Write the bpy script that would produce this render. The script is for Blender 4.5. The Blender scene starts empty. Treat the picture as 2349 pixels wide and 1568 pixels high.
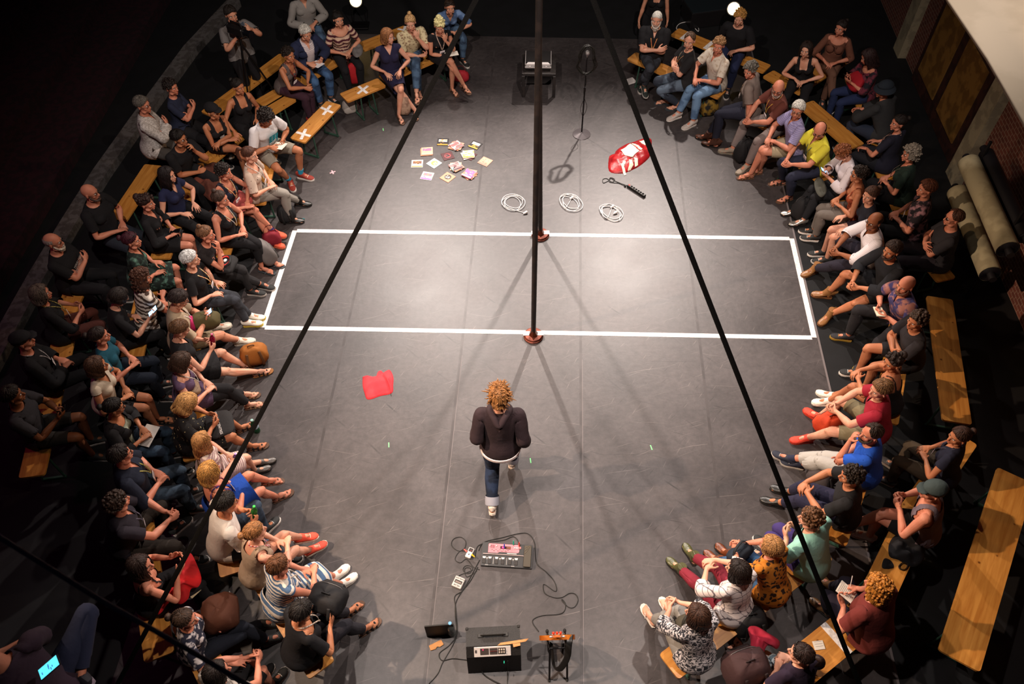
import bpy, math, random
import numpy as np
from mathutils import Vector, Matrix
random.seed(7)
RNG = np.random.default_rng(7)
SC = bpy.context.scene
COL = SC.collection
PI = math.pi

# ---------------------------------------------------------------- camera
FPX, W, H = 1850.0, 2349.0, 1568.0
PITCH = math.atan(2384.0 / FPX)          # below the horizon
ROLL = math.radians(0.95)
CAMZ = 8.07
_F = np.array([0, math.cos(PITCH), -math.sin(PITCH)])
_R0 = np.array([1.0, 0, 0]); _U0 = np.array([0, math.sin(PITCH), math.cos(PITCH)])
_R = _R0 * math.cos(ROLL) - _U0 * math.sin(ROLL)
_U = _U0 * math.cos(ROLL) + _R0 * math.sin(ROLL)
CAMP = np.array([0, 0, CAMZ])
cam = bpy.data.cameras.new('camera'); camo = bpy.data.objects.new('camera', cam); COL.objects.link(camo)
camo.matrix_world = Matrix(((_R[0], _U[0], -_F[0], 0), (_R[1], _U[1], -_F[1], 0), (_R[2], _U[2], -_F[2], CAMZ), (0, 0, 0, 1)))
cam.sensor_width = 36.0; cam.lens = FPX / W * 36.0
cam.clip_start = 0.05; cam.clip_end = 200
cam.dof.use_dof = True; cam.dof.focus_distance = 9.6; cam.dof.aperture_fstop = 3.2
SC.camera = camo

def at(px, py, z=0.0):
    """world point at height z on the ray through a pixel of the photograph"""
    d = _F + _R * ((px - W / 2) / FPX) - _U * ((py - H / 2) / FPX)
    t = (z - CAMZ) / d[2]
    return CAMP + d * t

def proj(p):
    v = np.asarray(p) - CAMP
    w = v @ _F
    return (W / 2 + FPX * (v @ _R) / w, H / 2 - FPX * (v @ _U) / w)

# ---------------------------------------------------------------- light
SC.view_settings.view_transform = 'Standard'; SC.view_settings.look = 'None'
SC.view_settings.gamma = 1.0; SC.view_settings.use_curve_mapping = False
SC.view_settings.exposure = 0.15
SC.cycles.max_bounces = 5; SC.cycles.diffuse_bounces = 3; SC.cycles.glossy_bounces = 2
SC.cycles.transmission_bounces = 4; SC.cycles.caustics_reflective = False; SC.cycles.caustics_refractive = False
world = bpy.data.worlds.new('world'); SC.world = world; world.use_nodes = True
world.node_tree.nodes['Background'].inputs[0].default_value = (0.25, 0.27, 0.55, 1)
world.node_tree.nodes['Background'].inputs[1].default_value = 0.006

def spot(name, loc, target, power, color, size, blend, radius=0.12):
    l = bpy.data.lights.new(name, 'SPOT'); l.energy = power; l.color = color
    l.spot_size = math.radians(size); l.spot_blend = blend; l.shadow_soft_size = radius
    o = bpy.data.objects.new(name, l); COL.objects.link(o)
    o.location = loc
    o.rotation_euler = (Vector(target) - Vector(loc)).to_track_quat('-Z', 'Y').to_euler()
    return o
WARM = (1.0, 0.87, 0.79)
AMB = (1.0, 0.62, 0.34)
spot('stage_spotlight', (3.0, 14.6, 7.6), (0.2, 6.4, 0), 4800, WARM, 56, 0.8, .10)
spot('stage_spotlight', (-1.9, 13.9, 7.6), (-0.2, 6.4, 0), 4500, WARM, 56, 0.8, .10)
spot('front_spotlight', (-1.8, 3.6, 9.2), (-0.9, 9.4, 0), 1700, WARM, 78, 0.9, .08)
spot('front_spotlight', (1.9, 3.6, 9.2), (0.9, 9.4, 0), 1700, WARM, 78, 0.9, .08)
spot('side_spotlight', (-6.4, 4.2, 7.2), (1.9, 3.7, 0.4), 4300, (1.0, .73, .53), 54, 0.8, .08)
spot('side_spotlight', (6.4, 4.2, 7.2), (-2.1, 3.8, 0.4), 4300, (1.0, .73, .53), 54, 0.8, .08)
spot('added_top_fill', (-2.6, 3.4, 9.0), (1.2, 2.0, 0), 1500, WARM, 52, 0.9, .08)  # added pair of fill spots, no known fixture: brightens the near floor
spot('added_top_fill', (2.8, 3.4, 9.0), (-1.0, 2.0, 0), 1500, WARM, 52, 0.9, .08)
spot('house_spotlight', (3.5, 8.5, 6.5), (-5.2, 7.0, 0.6), 340, AMB, 62, 0.9, .2)
spot('house_spotlight', (-3.5, 8.5, 6.5), (5.0, 6.6, 0.6), 340, AMB, 62, 0.9, .2)
spot('added_sheet_fill', (2.6, 1.0, 6.6), (6.5, 6.2, 4.2), 140, (1.0, .88, .74), 60, 0.9, .2)  # made-up spot, added only to brighten the cream sheet overhead
spot('violet_lamp', (-9.5, 5.0, 5.0), (-9.0, 5.5, 0), 110, (.6, .04, .28), 150, 1.0, .3)

# ---------------------------------------------------------------- materials
def lin(c):
    if isinstance(c, str):
        c = [int(c[i:i + 2], 16) for i in (0, 2, 4)]
    c = [v / 255.0 for v in c]
    return tuple(v / 12.92 if v <= 0.04045 else ((v + 0.055) / 1.055) ** 2.4 for v in c) + (1.0,)

_M = {}
def nd(nt, typ, **kw):
    n = nt.nodes.new(typ)
    for k, v in kw.items(): setattr(n, k, v)
    return n

def mat(key, c1, rough=0.8, c2=None, pat=None, scale=10.0, bump=0.0, bscale=60.0, metal=0.0, emit=0.0,
        trans=0.0, coord='Object', sss=0.0, spec=0.5, stretch=(1, 1, 1), thr=(0.45, 0.55), sheen=0.0, ior=1.45):
    """procedural principled material; pat mixes c1 and c2"""
    if key in _M: return _M[key]
    m = bpy.data.materials.new(key); m.use_nodes = True; nt = m.node_tree
    b = nt.nodes['Principled BSDF']; L = nt.links.new
    b.inputs['Roughness'].default_value = rough; b.inputs['Metallic'].default_value = metal
    b.inputs['Base Color'].default_value = lin(c1)
    b.inputs['Specular IOR Level'].default_value = spec; b.inputs['IOR'].default_value = ior
    b.inputs['Transmission Weight'].default_value = trans
    if sheen: b.inputs['Sheen Weight'].default_value = sheen
    if emit:
        b.inputs['Emission Color'].default_value = lin(c1); b.inputs['Emission Strength'].default_value = emit
    if sss:
        b.inputs['Subsurface Weight'].default_value = sss; b.inputs['Subsurface Radius'].default_value = (.02, .008, .004)
    vec = None
    if pat or bump:
        if coord == 'rest':
            a = nd(nt, 'ShaderNodeAttribute', attribute_name='rest'); src = a.outputs['Vector']
        else:
            a = nd(nt, 'ShaderNodeTexCoord'); src = a.outputs[coord]
        mp = nd(nt, 'ShaderNodeMapping'); mp.inputs['Scale'].default_value = stretch
        L(src, mp.inputs['Vector']); vec = mp.outputs['Vector']
    if pat:
        ramp = nd(nt, 'ShaderNodeValToRGB')
        ramp.color_ramp.elements[0].position, ramp.color_ramp.elements[1].position = thr
        ramp.color_ramp.elements[0].color = lin(c1); ramp.color_ramp.elements[1].color = lin(c2 or c1)
        if pat == 'noise':
            t = nd(nt, 'ShaderNodeTexNoise'); t.inputs['Scale'].default_value = scale; t.inputs['Detail'].default_value = 4
            L(vec, t.inputs['Vector']); L(t.outputs['Fac'], ramp.inputs['Fac'])
        elif pat == 'voronoi':
            t = nd(nt, 'ShaderNodeTexVoronoi'); t.inputs['Scale'].default_value = scale
            L(vec, t.inputs['Vector']); L(t.outputs['Distance'], ramp.inputs['Fac'])
            ramp.color_ramp.elements[0].color, ramp.color_ramp.elements[1].color = lin(c2 or c1), lin(c1)
        elif pat == 'wave':
            t = nd(nt, 'ShaderNodeTexWave'); t.inputs['Scale'].default_value = scale; t.inputs['Distortion'].default_value = .6
            t.bands_direction = 'Z'
            L(vec, t.inputs['Vector']); L(t.outputs['Fac'], ramp.inputs['Fac'])
        elif pat == 'check':
            t = nd(nt, 'ShaderNodeTexBrick'); t.inputs['Scale'].default_value = scale; t.inputs['Mortar Size'].default_value = .03
            t.offset = 0; t.inputs['Brick Width'].default_value = .5; t.inputs['Row Height'].default_value = .5
            sp = nd(nt, 'ShaderNodeSeparateXYZ'); cb = nd(nt, 'ShaderNodeCombineXYZ'); ad = nd(nt, 'ShaderNodeMath', operation='ADD')
            L(vec, sp.inputs[0]); L(sp.outputs[0], ad.inputs[0]); L(sp.outputs[1], ad.inputs[1])
            L(ad.outputs[0], cb.inputs[0]); L(sp.outputs[2], cb.inputs[1])
            L(cb.outputs[0], t.inputs['Vector']); L(t.outputs['Fac'], ramp.inputs['Fac'])
        elif pat == 'strand':
            t = nd(nt, 'ShaderNodeTexNoise'); t.inputs['Scale'].default_value = scale; t.inputs['Detail'].default_value = 3
            L(vec, t.inputs['Vector']); L(t.outputs['Fac'], ramp.inputs['Fac'])
        L(ramp.outputs['Color'], b.inputs['Base Color'])
    if bump:
        t = nd(nt, 'ShaderNodeTexNoise'); t.inputs['Scale'].default_value = bscale; t.inputs['Detail'].default_value = 3
        bp = nd(nt, 'ShaderNodeBump'); bp.inputs['Strength'].default_value = bump; bp.inputs['Distance'].default_value = .01
        L(vec, t.inputs['Vector']); L(t.outputs['Fac'], bp.inputs['Height']); L(bp.outputs['Normal'], b.inputs['Normal'])
    _M[key] = m
    return m

def cloth(c, pat=None, c2=None, scale=10, thr=(.45, .55), stretch=(1, 1, 1), rough=.9):
    if pat in ('stripe', 'stripev'):
        return mat(f'cloth_{c}_{c2}_{pat}_{scale}', c, rough, c2, 'wave', scale, .35, 26, coord='rest', thr=(.42, .5))
    if pat:
        return mat(f'cloth_{c}_{c2}_{pat}_{scale}', c, rough, c2, pat, scale, .3, 26, coord='rest', thr=thr, stretch=stretch)
    return mat(f'cloth_{c}', c, rough, None, None, 1, .45, 22, coord='rest')

# ---------------------------------------------------------------- mesh tools
def frame_to(d, up=(0, 0, 1)):
    d = np.asarray(d, float); d = d / (np.linalg.norm(d) + 1e-9)
    u = np.asarray(up, float)
    x = np.cross(d, u)
    if np.linalg.norm(x) < 1e-4: x = np.cross(d, (0, 1, 0.01))
    x /= np.linalg.norm(x); y = np.cross(x, d)
    return np.stack([x, d, y], 1)          # columns: side, along, up

class MB:
    def __init__(s): s.v = []; s.f = []; s.m = []; s.n = 0; s.mi = 0
    def add(s, V, F, T=None):
        V = np.asarray(V, float)
        if T is not None: V = V @ np.asarray(T[0]).T + np.asarray(T[1])
        s.v.append(V); s.f += [tuple(i + s.n for i in f) for f in F]; s.m += [s.mi] * len(F); s.n += len(V)
        return s
    def mat(s, i): s.mi = i; return s
    def ell(s, c, r, R=None, nu=12, nv=8, T=None):
        r = (r, r, r) if np.isscalar(r) else r
        V = [(0, 0, 1)]
        for j in range(1, nv):
            a = PI * j / nv
            V += [(math.sin(a) * math.cos(2 * PI * i / nu), math.sin(a) * math.sin(2 * PI * i / nu), math.cos(a)) for i in range(nu)]
        V += [(0, 0, -1)]; V = np.array(V) * r
        if R is not None: V = V @ np.asarray(R).T
        V = V + np.asarray(c)
        F = [(0, 1 + i, 1 + (i + 1) % nu) for i in range(nu)]
        for j in range(nv - 2):
            a = 1 + j * nu; b = a + nu
            F += [(a + i, b + i, b + (i + 1) % nu, a + (i + 1) % nu) for i in range(nu)]
        a = 1 + (nv - 2) * nu; e = len(V) - 1
        F += [(a + i, e, a + (i + 1) % nu) for i in range(nu)]
        return s.add(V, F, T)
    def tube(s, P, r, n=8, up=(0, 0, 1), ry=None, cap=True, T=None, closed=False):
        P = np.asarray(P, float); k = len(P)
        r = np.broadcast_to(np.asarray(r, float), (k,)); ry = r if ry is None else np.broadcast_to(np.asarray(ry, float), (k,))
        V = []; x = None
        for i in range(k):
            d = P[min(i + 1, k - 1)] - P[max(i - 1, 0)]
            if closed: d = P[(i + 1) % k] - P[i - 1]
            d = d / (np.linalg.norm(d) + 1e-9)
            if x is None: x = frame_to(d, up)[:, 0]
            x = x - d * (x @ d); x /= (np.linalg.norm(x) + 1e-9); y = np.cross(x, d)
            for j in range(n):
                a = 2 * PI * j / n
                V.append(P[i] + x * math.cos(a) * r[i] + y * math.sin(a) * ry[i])
        F = []
        for i in range(k if closed else k - 1):
            a = i * n; b = ((i + 1) % k) * n
            F += [(a + j, a + (j + 1) % n, b + (j + 1) % n, b + j) for j in range(n)]
        if cap and not closed:
            F.append(tuple(range(n))[::-1]); F.append(tuple((k - 1) * n + j for j in range(n)))
        return s.add(V, F, T)
    def box(s, c, h, b=0.004, R=None, T=None):
        hx, hy, hz = h; b = min(b, hx * .9, hy * .9, hz * .9)
        V = []; idx = {}
        for sx in (-1, 1):
            for sy in (-1, 1):
                for sz in (-1, 1):
                    for a in range(3):
                        p = [sx * (hx - b), sy * (hy - b), sz * (hz - b)]
                        p[a] = (sx, sy, sz)[a] * (hx, hy, hz)[a]
                        idx[(sx, sy, sz, a)] = len(V); V.append(p)
        F = []
        for a in range(3):
            o = [i for i in range(3) if i != a]
            for q in (-1, 1):
                f = []
                for (u, w) in ((-1, -1), (1, -1), (1, 1), (-1, 1)):
                    k = [0, 0, 0]; k[a] = q; k[o[0]] = u; k[o[1]] = w; f.append(idx[(k[0], k[1], k[2], a)])
                F.append(tuple(f))
        for a in range(3):
            o = [i for i in range(3) if i != a]
            for u in (-1, 1):
                for w in (-1, 1):
                    k1 = [0, 0, 0]; k2 = [0, 0, 0]
                    k1[a] = -1; k2[a] = 1
                    for k in (k1, k2): k[o[0]] = u; k[o[1]] = w
                    F.append((idx[(*k1, o[0])], idx[(*k2, o[0])], idx[(*k2, o[1])], idx[(*k1, o[1])]))
        for sx in (-1, 1):
            for sy in (-1, 1):
                for sz in (-1, 1):
                    F.append((idx[(sx, sy, sz, 0)], idx[(sx, sy, sz, 1)], idx[(sx, sy, sz, 2)]))
        V = np.array(V)
        if R is not None: V = V @ np.asarray(R).T
        return s.add(V + np.asarray(c), F, T)
    def prism(s, poly, z0, z1, T=None):
        n = len(poly)
        V = [(x, y, z0) for x, y in poly] + [(x, y, z1) for x, y in poly]
        F = [tuple(range(n))[::-1], tuple(range(n, 2 * n))] + [(i, (i + 1) % n, n + (i + 1) % n, n + i) for i in range(n)]
        return s.add(V, F, T)
    def lathe(s, prof, n=20, c=(0, 0, 0), T=None, R=None):
        V = []; k = len(prof)
        for r, z in prof:
            V += [(r * math.cos(2 * PI * j / n), r * math.sin(2 * PI * j / n), z) for j in range(n)]
        F = []
        for i in range(k - 1):
            a = i * n; b = a + n
            F += [(a + j, a + (j + 1) % n, b + (j + 1) % n, b + j) for j in range(n)]
        F.append(tuple(range(n))[::-1]); F.append(tuple((k - 1) * n + j for j in range(n)))
        V = np.array(V)
        if R is not None: V = V @ np.asarray(R).T
        return s.add(V + np.asarray(c), F, T)
    def build(s, name, mats, parent=None, smooth=True, rest=None):
        V = np.concatenate(s.v) if s.v else np.zeros((0, 3))
        me = bpy.data.meshes.new(name); me.from_pydata(V.tolist(), [], s.f)
        if not isinstance(mats, (list, tuple)): mats = [mats]
        for m in mats: me.materials.append(m)
        me.polygons.foreach_set('material_index', s.m)
        if rest is not None:
            a = me.attributes.new('rest', 'FLOAT_VECTOR', 'POINT'); a.data.foreach_set('vector', np.asarray(rest, np.float32).ravel())
        finish(me, smooth)
        return link(name, me, parent)

def finish(me, smooth=True, angle=0.6):
    import bmesh
    if smooth == 'fix' or smooth is True:
        bm = bmesh.new(); bm.from_mesh(me); bmesh.ops.recalc_face_normals(bm, faces=bm.faces)
        for e in bm.edges:
            if len(e.link_faces) == 2 and e.calc_face_angle(0) > angle: e.smooth = False
        for f in bm.faces: f.smooth = True
        bm.to_mesh(me); bm.free()
    elif smooth == 'all':
        me.polygons.foreach_set('use_smooth', [True] * len(me.polygons))
    me.update()

def link(name, data, parent=None):
    o = bpy.data.objects.new(name, data); COL.objects.link(o)
    if parent is not None: o.parent = parent
    return o

def tag(o, label=None, cat=None, group=None, kind=None):
    if label: o['label'] = label
    if cat: o['category'] = cat
    if group: o['group'] = group
    if kind: o['kind'] = kind
    return o

def thing(name, label, cat, loc=(0, 0, 0), rz=0.0, group=None):
    o = bpy.data.objects.new(name, None); COL.objects.link(o); o.empty_display_size = .1
    o.location = tuple(map(float, loc)); o.rotation_euler = (0, 0, rz)
    return tag(o, label, cat, group)

def rotz(a): c, s = math.cos(a), math.sin(a); return np.array([[c, -s, 0], [s, c, 0], [0, 0, 1.0]])
def rotx(a): c, s = math.cos(a), math.sin(a); return np.array([[1.0, 0, 0], [0, c, -s], [0, s, c]])
def roty(a): c, s = math.cos(a), math.sin(a); return np.array([[c, 0, s], [0, 1.0, 0], [-s, 0, c]])
def smoothline(P, k=6, closed=False):
    P = np.asarray(P, float); n = len(P); out = []
    for i in range(n if closed else n - 1):
        p0 = P[(i - 1) % n] if closed or i > 0 else P[0]; p1 = P[i]; p2 = P[(i + 1) % n]
        p3 = P[(i + 2) % n] if closed or i + 2 < n else P[-1]
        for j in range(k):
            t = j / k
            out.append(.5 * ((2 * p1) + (p2 - p0) * t + (2 * p0 - 5 * p1 + 4 * p2 - p3) * t * t + (3 * p1 - p0 - 3 * p2 + p3) * t ** 3))
    if not closed: out.append(P[-1])
    return np.array(out)

# ================================================================ the human figure
UA, FA, TH, SH = 0.285, 0.250, 0.435, 0.425
def unit(v): v = np.asarray(v, float); return v / (np.linalg.norm(v) + 1e-9)
def basis(d, h): d = unit(d); h = np.asarray(h, float); h = unit(h - d * (h @ d)); return np.stack([d, h, np.cross(d, h)], 1)
def rot_axis(ax, a):
    ax = unit(ax); K = np.array([[0, -ax[2], ax[1]], [ax[2], 0, -ax[0]], [-ax[1], ax[0], 0]])
    return np.eye(3) + math.sin(a) * K + (1 - math.cos(a)) * K @ K
PEL, SPI, CHE, NEC, HEA = range(5)
def bi(s, k): return 5 + (0 if s > 0 else 16) + k     # k: 0 uarm 1 farm 2 hand 3-6 prox 7-10 dist 11 thumbp 12 thumbd 13 thigh 14 shin 15 foot
NB = 37
SEX = {
    'm': dict(sh=.178, hip=.098, tor=[(-.10, .135, .105, -.015), (-.03, .165, .125, -.02), (.06, .158, .118, .0), (.16, .15, .108, .008), (.28, .168, .118, .006), (.37, .178, .112, .0), (.43, .165, .092, -.008), (.475, .11, .07, -.015), (.51, .062, .056, -.012)],
              arm=(.050, .042, .041, .026), leg=(.086, .058, .056, .036), neck=.057),
    'f': dict(sh=.158, hip=.098, tor=[(-.10, .14, .11, -.02), (-.03, .175, .13, -.022), (.06, .152, .112, .0), (.16, .126, .092, .006), (.28, .142, .102, .004), (.37, .150, .098, .0), (.43, .142, .082, -.008), (.475, .095, .062, -.013), (.51, .052, .05, -.010)],
              arm=(.042, .036, .035, .022), leg=(.088, .055, .052, .033), neck=.048)}
_ud = {}; REST = {}
def rest_skel(sex):
    if sex in REST: return REST[sex]
    p = SEX[sex]; J = {}
    for s in (1, -1):
        sh = np.array([s * p['sh'], -.01, .435]); ud = unit((.42 * s, .12, -.9)); el = sh + ud * UA
        fd = unit((.18 * s, .78, -.6)); wr = el + fd * FA; hd = unit((.0, .92, -.38)); pn = unit((-.35 * s, -.36, -.88)); pn = unit(pn - hd * (pn @ hd))
        tl = s * np.cross(hd, pn)
        hip = np.array([s * p['hip'], 0, -.005]); td = unit((.16 * s, .72, -.68)); kn = hip + td * TH
        sd = unit((.02 * s, .0, -1)); an = kn + sd * SH
        J[s] = dict(sh=sh, el=el, wr=wr, hd=hd, pn=pn, tl=tl, hip=hip, kn=kn, an=an)
        J[s]['fb'] = []; J[s]['fm'] = []; J[s]['ft'] = []
        for i, (o, k, fan, l) in enumerate(((.031, .088, .14, .078), (.010, .093, .03, .086), (-.011, .089, -.06, .080), (-.030, .080, -.16, .063))):
            b = wr + hd * k + tl * o; d = unit(hd + tl * fan + pn * .28); d2 = unit(hd + tl * fan + pn * .75)
            J[s]['fb'].append(b); J[s]['fm'].append(b + d * l * .52); J[s]['ft'].append(b + d * l * .52 + d2 * l * .48)
        b = wr + hd * .028 + tl * .027; d = unit(hd * .62 + tl * .7 + pn * .35); d2 = unit(hd * .85 + tl * .35 + pn * .35)
        J[s]['tb'] = b; J[s]['tm'] = b + d * .048; J[s]['tt'] = b + d * .048 + d2 * .036
    REST[sex] = J
    return J

TPL = {}
def nearest_caps(V, caps):
    best = np.full(len(V), 9.0); lab = np.zeros(len(V), int); tt = np.zeros(len(V))
    for b, a, c, ra, rb in caps:
        a = np.asarray(a, float); c = np.asarray(c, float); d = c - a; L = d @ d
        t = (V - a) @ d / L; tc = np.clip(t, 0, 1)
        q = np.linalg.norm(V - a - tc[:, None] * d, axis=1) - (ra + (rb - ra) * tc)
        k = q < best; best[k] = q[k]; lab[k] = b; tt[k] = t[k]
    return lab, tt

def make_template(sex):
    p = SEX[sex]; J = rest_skel(sex); m = MB()
    tor = p['tor']; P = [(0, y, z) for z, rx, ry, y in tor]
    P = smoothline(P, 3); rx = smoothline([(a[1], a[2], 0) for a in tor], 3)
    m.tube(P, rx[:, 0], 20, up=(0, 1, 0), ry=rx[:, 1])
    m.ell((0, -.02, -.09), (.135, .105, .06))
    for s in (1, -1): m.ell((s * .07, -.045, -.045), (.082, .070, .062))
    if sex == 'f':
        for s in (1, -1): m.ell((s * .064, .070, .320), (.066, .066, .068))
    else:
        for s in (1, -1): m.ell((s * .075, .07, .35), (.08, .05, .06))
    m.tube([(0, -.022, .44), (0, -.01, .52), (0, 0, .585), (0, .005, .64)], [p['neck'] + .014, p['neck'], p['neck'] - .003, p['neck'] - .004], 14)
    m.ell((0, 0, .705), (.077, .097, .093), nu=24, nv=16); m.ell((0, .04, .64), (.056, .058, .073), nu=20, nv=14)
    m.ell((0, .084, .587), .017); m.tube([(0, .088, .70), (0, .104, .675), (0, .116, .652)], [.009, .011, .013], 10); m.ell((0, .107, .647), (.017, .013, .009))
    m.ell((0, .078, .715), (.052, .021, .012)); m.ell((0, .094, .617), (.023, .012, .012))
    for s in (1, -1):
        m.ell((s * .04, .066, .66), (.024, .022, .022)); m.ell((s * .079, -.002, .676), (.009, .019, .031), rotz(-s * .35)); m.ell((s * .05, .03, .60), (.022, .035, .02))
        j = J[s]; A = p['arm']; G = p['leg']
        m.ell(j['sh'] + (-.012 * s, 0, -.005), (A[0] + .012, A[0] + .012, A[0] + .010)); m.ell(j['sh'] + (-.06 * s, 0, .015), (.06, .05, .045))
        u = j['el'] - j['sh']; f = j['wr'] - j['el']
        m.tube([j['sh'], j['sh'] + u * .35, j['sh'] + u * .7, j['el']], [A[0], A[0] * 1.04, A[1] * 1.0, A[2]], 14); m.ell(j['el'], A[2] * 1.02)
        m.tube([j['el'], j['el'] + f * .25, j['el'] + f * .7, j['wr'], j['wr'] + j['hd'] * .02], [A[2], A[2] * 1.06, A[3] * 1.2, A[3], A[3]], 14)
        k = .92 if sex == 'f' else 1.0
        B = np.stack([j['tl'], j['hd'], j['pn']], 1)
        m.tube([j['wr'] - j['hd'] * .01, j['wr'] + j['hd'] * .03, j['wr'] + j['hd'] * .065, j['wr'] + j['hd'] * .095], [.026, .036 * k, .042 * k, .037 * k], 16, up=j['pn'], ry=[.020, .016, .015, .011])
        m.ell(j['wr'] + j['hd'] * .035 + j['tl'] * .022 + j['pn'] * .008, .017)
        for i in range(4):
            r = (.0088, .0092, .0088, .0078)[i] * k
            m.tube([j['fb'][i] - j['hd'] * .02, j['fb'][i], j['fm'][i], j['ft'][i]], [r, r * 1.06, r, r * .85], 9); m.ell(j['ft'][i], r * .87, nu=8, nv=6)
        m.tube([j['tb'] - j['tl'] * .012, j['tb'], j['tm'], j['tt']], [.014, .0135, .0115 * k, .0095 * k], 9); m.ell(j['tt'], .0098 * k, nu=8, nv=6)
        t = j['kn'] - j['hip']; h = j['an'] - j['kn']
        m.ell(j['hip'] + t * .04, G[0] * 1.02)
        m.tube([j['hip'], j['hip'] + t * .3, j['hip'] + t * .7, j['kn']], [G[0], G[0], G[1] * 1.14, G[1]], 16); m.ell(j['kn'], G[1] * .99)
        m.ell(j['kn'] + (0, .03, -.02), G[1] * .62)
        bk = np.array([0, -.014, 0])
        m.tube([j['kn'], j['kn'] + h * .12 + bk * .4, j['kn'] + h * .33 + bk, j['kn'] + h * .7 + bk * .3, j['an']], [G[1] * .96, G[2] * .97, G[2] * 1.04, G[3] * 1.15, G[3]], 14)
        a = j['an']
        m.ell(a + (0, -.022, -.045), (.032, .043, .034)); m.ell(a + (0, .045, -.032), (.032, .068, .035)); m.ell(a + (0, .105, -.056), (.043, .062, .022))
        for q in range(5): m.ell(a + (-s * (.030 - .0155 * q), .160 - .009 * q * q * .5, -.066), (.0115 if q == 0 else .0082, .022, .010), nu=8, nv=6)
    ob = m.build('figure_template', mat('tmp', 'ffffff'), smooth=False)
    md = ob.modifiers.new('r', 'REMESH'); md.mode = 'VOXEL'; md.voxel_size = .0046
    md = ob.modifiers.new('s', 'SMOOTH'); md.factor = .5; md.iterations = 4
    md = ob.modifiers.new('d', 'DECIMATE'); md.use_collapse_triangulate = True
    caps = [(PEL, (-.05, -.02, -.06), (.05, -.02, .04), .12, .12), (PEL, (0, -.02, -.06), (0, 0, .05), .13, .12), (SPI, (0, 0, .07), (0, 0, .23), .13, .12),
            (CHE, (0, 0, .24), (0, 0, .42), .13, .12), (CHE, (-.11, -.01, .40), (.11, -.01, .40), .07, .07), (CHE, (0, -.015, .42), (0, -.015, .48), .09, .07),
            (NEC, (0, -.012, .51), (0, 0, .575), .055, .05), (HEA, (0, .03, .62), (0, .0, .72), .06, .09), (HEA, (0, .09, .60), (0, .09, .70), .02, .03)]
    for s in (1, -1):
        j = J[s]; A = p['arm']; G = p['leg']
        caps += [(bi(s, 0), j['sh'], j['el'], A[0], A[2]), (bi(s, 1), j['el'], j['wr'], A[2], A[3]), (bi(s, 2), j['wr'], j['wr'] + j['hd'] * .085, .03, .04),
                 (bi(s, 11), j['tb'], j['tm'], .013, .011), (bi(s, 12), j['tm'], j['tt'], .011, .01), (bi(s, 13), j['hip'], j['kn'], G[0], G[1]),
                 (bi(s, 14), j['kn'], j['an'], G[1], G[3]), (bi(s, 15), j['an'] + (0, 0, -.03), j['an'] + (0, .15, -.06), .035, .03)]
        for i in range(4): caps += [(bi(s, 3 + i), j['fb'][i], j['fm'][i], .009, .009), (bi(s, 7 + i), j['fm'][i], j['ft'][i], .009, .008)]
    for lod, ratio in (('hi', .105), ('lo', .034)):
        md.ratio = ratio
        dg = bpy.context.evaluated_depsgraph_get(); dg.update()
        ev = ob.evaluated_get(dg); me = ev.to_mesh()
        V = np.zeros(len(me.vertices) * 3, np.float32); me.vertices.foreach_get('co', V); V = V.reshape(-1, 3).astype(float)
        F = np.zeros(len(me.polygons) * 3, np.int32); me.polygons.foreach_get('vertices', F); F = F.reshape(-1, 3)
        ev.to_mesh_clear()
        lab, tt = nearest_caps(V, caps)
        Wt = np.zeros((len(V), NB)); Wt[np.arange(len(V)), lab] = 1
        E = np.concatenate([F[:, [0, 1]], F[:, [1, 2]], F[:, [2, 0]]]); E = np.concatenate([E, E[:, ::-1]])
        deg = np.bincount(E[:, 0], minlength=len(V)).astype(float)
        fine = np.zeros(len(V), bool)
        for s in (1, -1):
            for k in range(2, 13): fine |= lab == bi(s, k)
        order = np.argsort(E[:, 0], kind='stable'); src = E[order, 1]; start = np.concatenate([[0], np.cumsum(deg.astype(int))[:-1]])
        for it in range(14 if lod == 'hi' else 7):
            Nb = np.add.reduceat(Wt[src], start, axis=0) / deg[:, None]
            a = np.where(fine, 0.0 if it > 2 else .4, .6)[:, None]
            Wt = Wt * (1 - a) + Nb * a
        Wt /= Wt.sum(1)[:, None]
        # eyes, brows and lips belong to the same mesh
        x = MB()
        for s in (1, -1): x.mat(1).ell((s * .031, .0835, .693), (.0115, .0115, .0085), nu=10, nv=8); x.mat(2).ell((s * .030, .0895, .6925), (.0064, .0064, .0064), nu=8, nv=6)
        for s in (1, -1): x.mat(2).tube([(s * .015, .101, .709), (s * .03, .098, .714), (s * .048, .083, .710)], [.0025, .0032, .0018], 6)
        x.mat(3).tube([(-.022, .093, .617), (-.008, .106, .620), (0, .1075, .6185), (.008, .106, .620), (.022, .093, .617)], [.001, .0035, .0032, .0035, .001], 6)
        x.mat(3).tube([(-.020, .093, .615), (0, .1065, .6115), (.020, .093, .615)], [.001, .0045, .001], 6)
        xv = np.concatenate(x.v); xw = np.zeros((len(xv), NB)); xw[:, HEA] = 1
        TPL[sex, lod] = dict(V=V, F=F, W=Wt, lab=lab, t=tt, xv=xv, xw=xw, xf=x.f, xm=x.m)
    bpy.data.objects.remove(ob)

def vnormals(V, F):
    n = np.cross(V[F[:, 1]] - V[F[:, 0]], V[F[:, 2]] - V[F[:, 0]]); N = np.zeros_like(V)
    for k in range(3):
        for c in range(3): N[:, c] += np.bincount(F[:, k], n[:, c], len(V))
    return N / (np.linalg.norm(N, axis=1)[:, None] + 1e-12)

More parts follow.
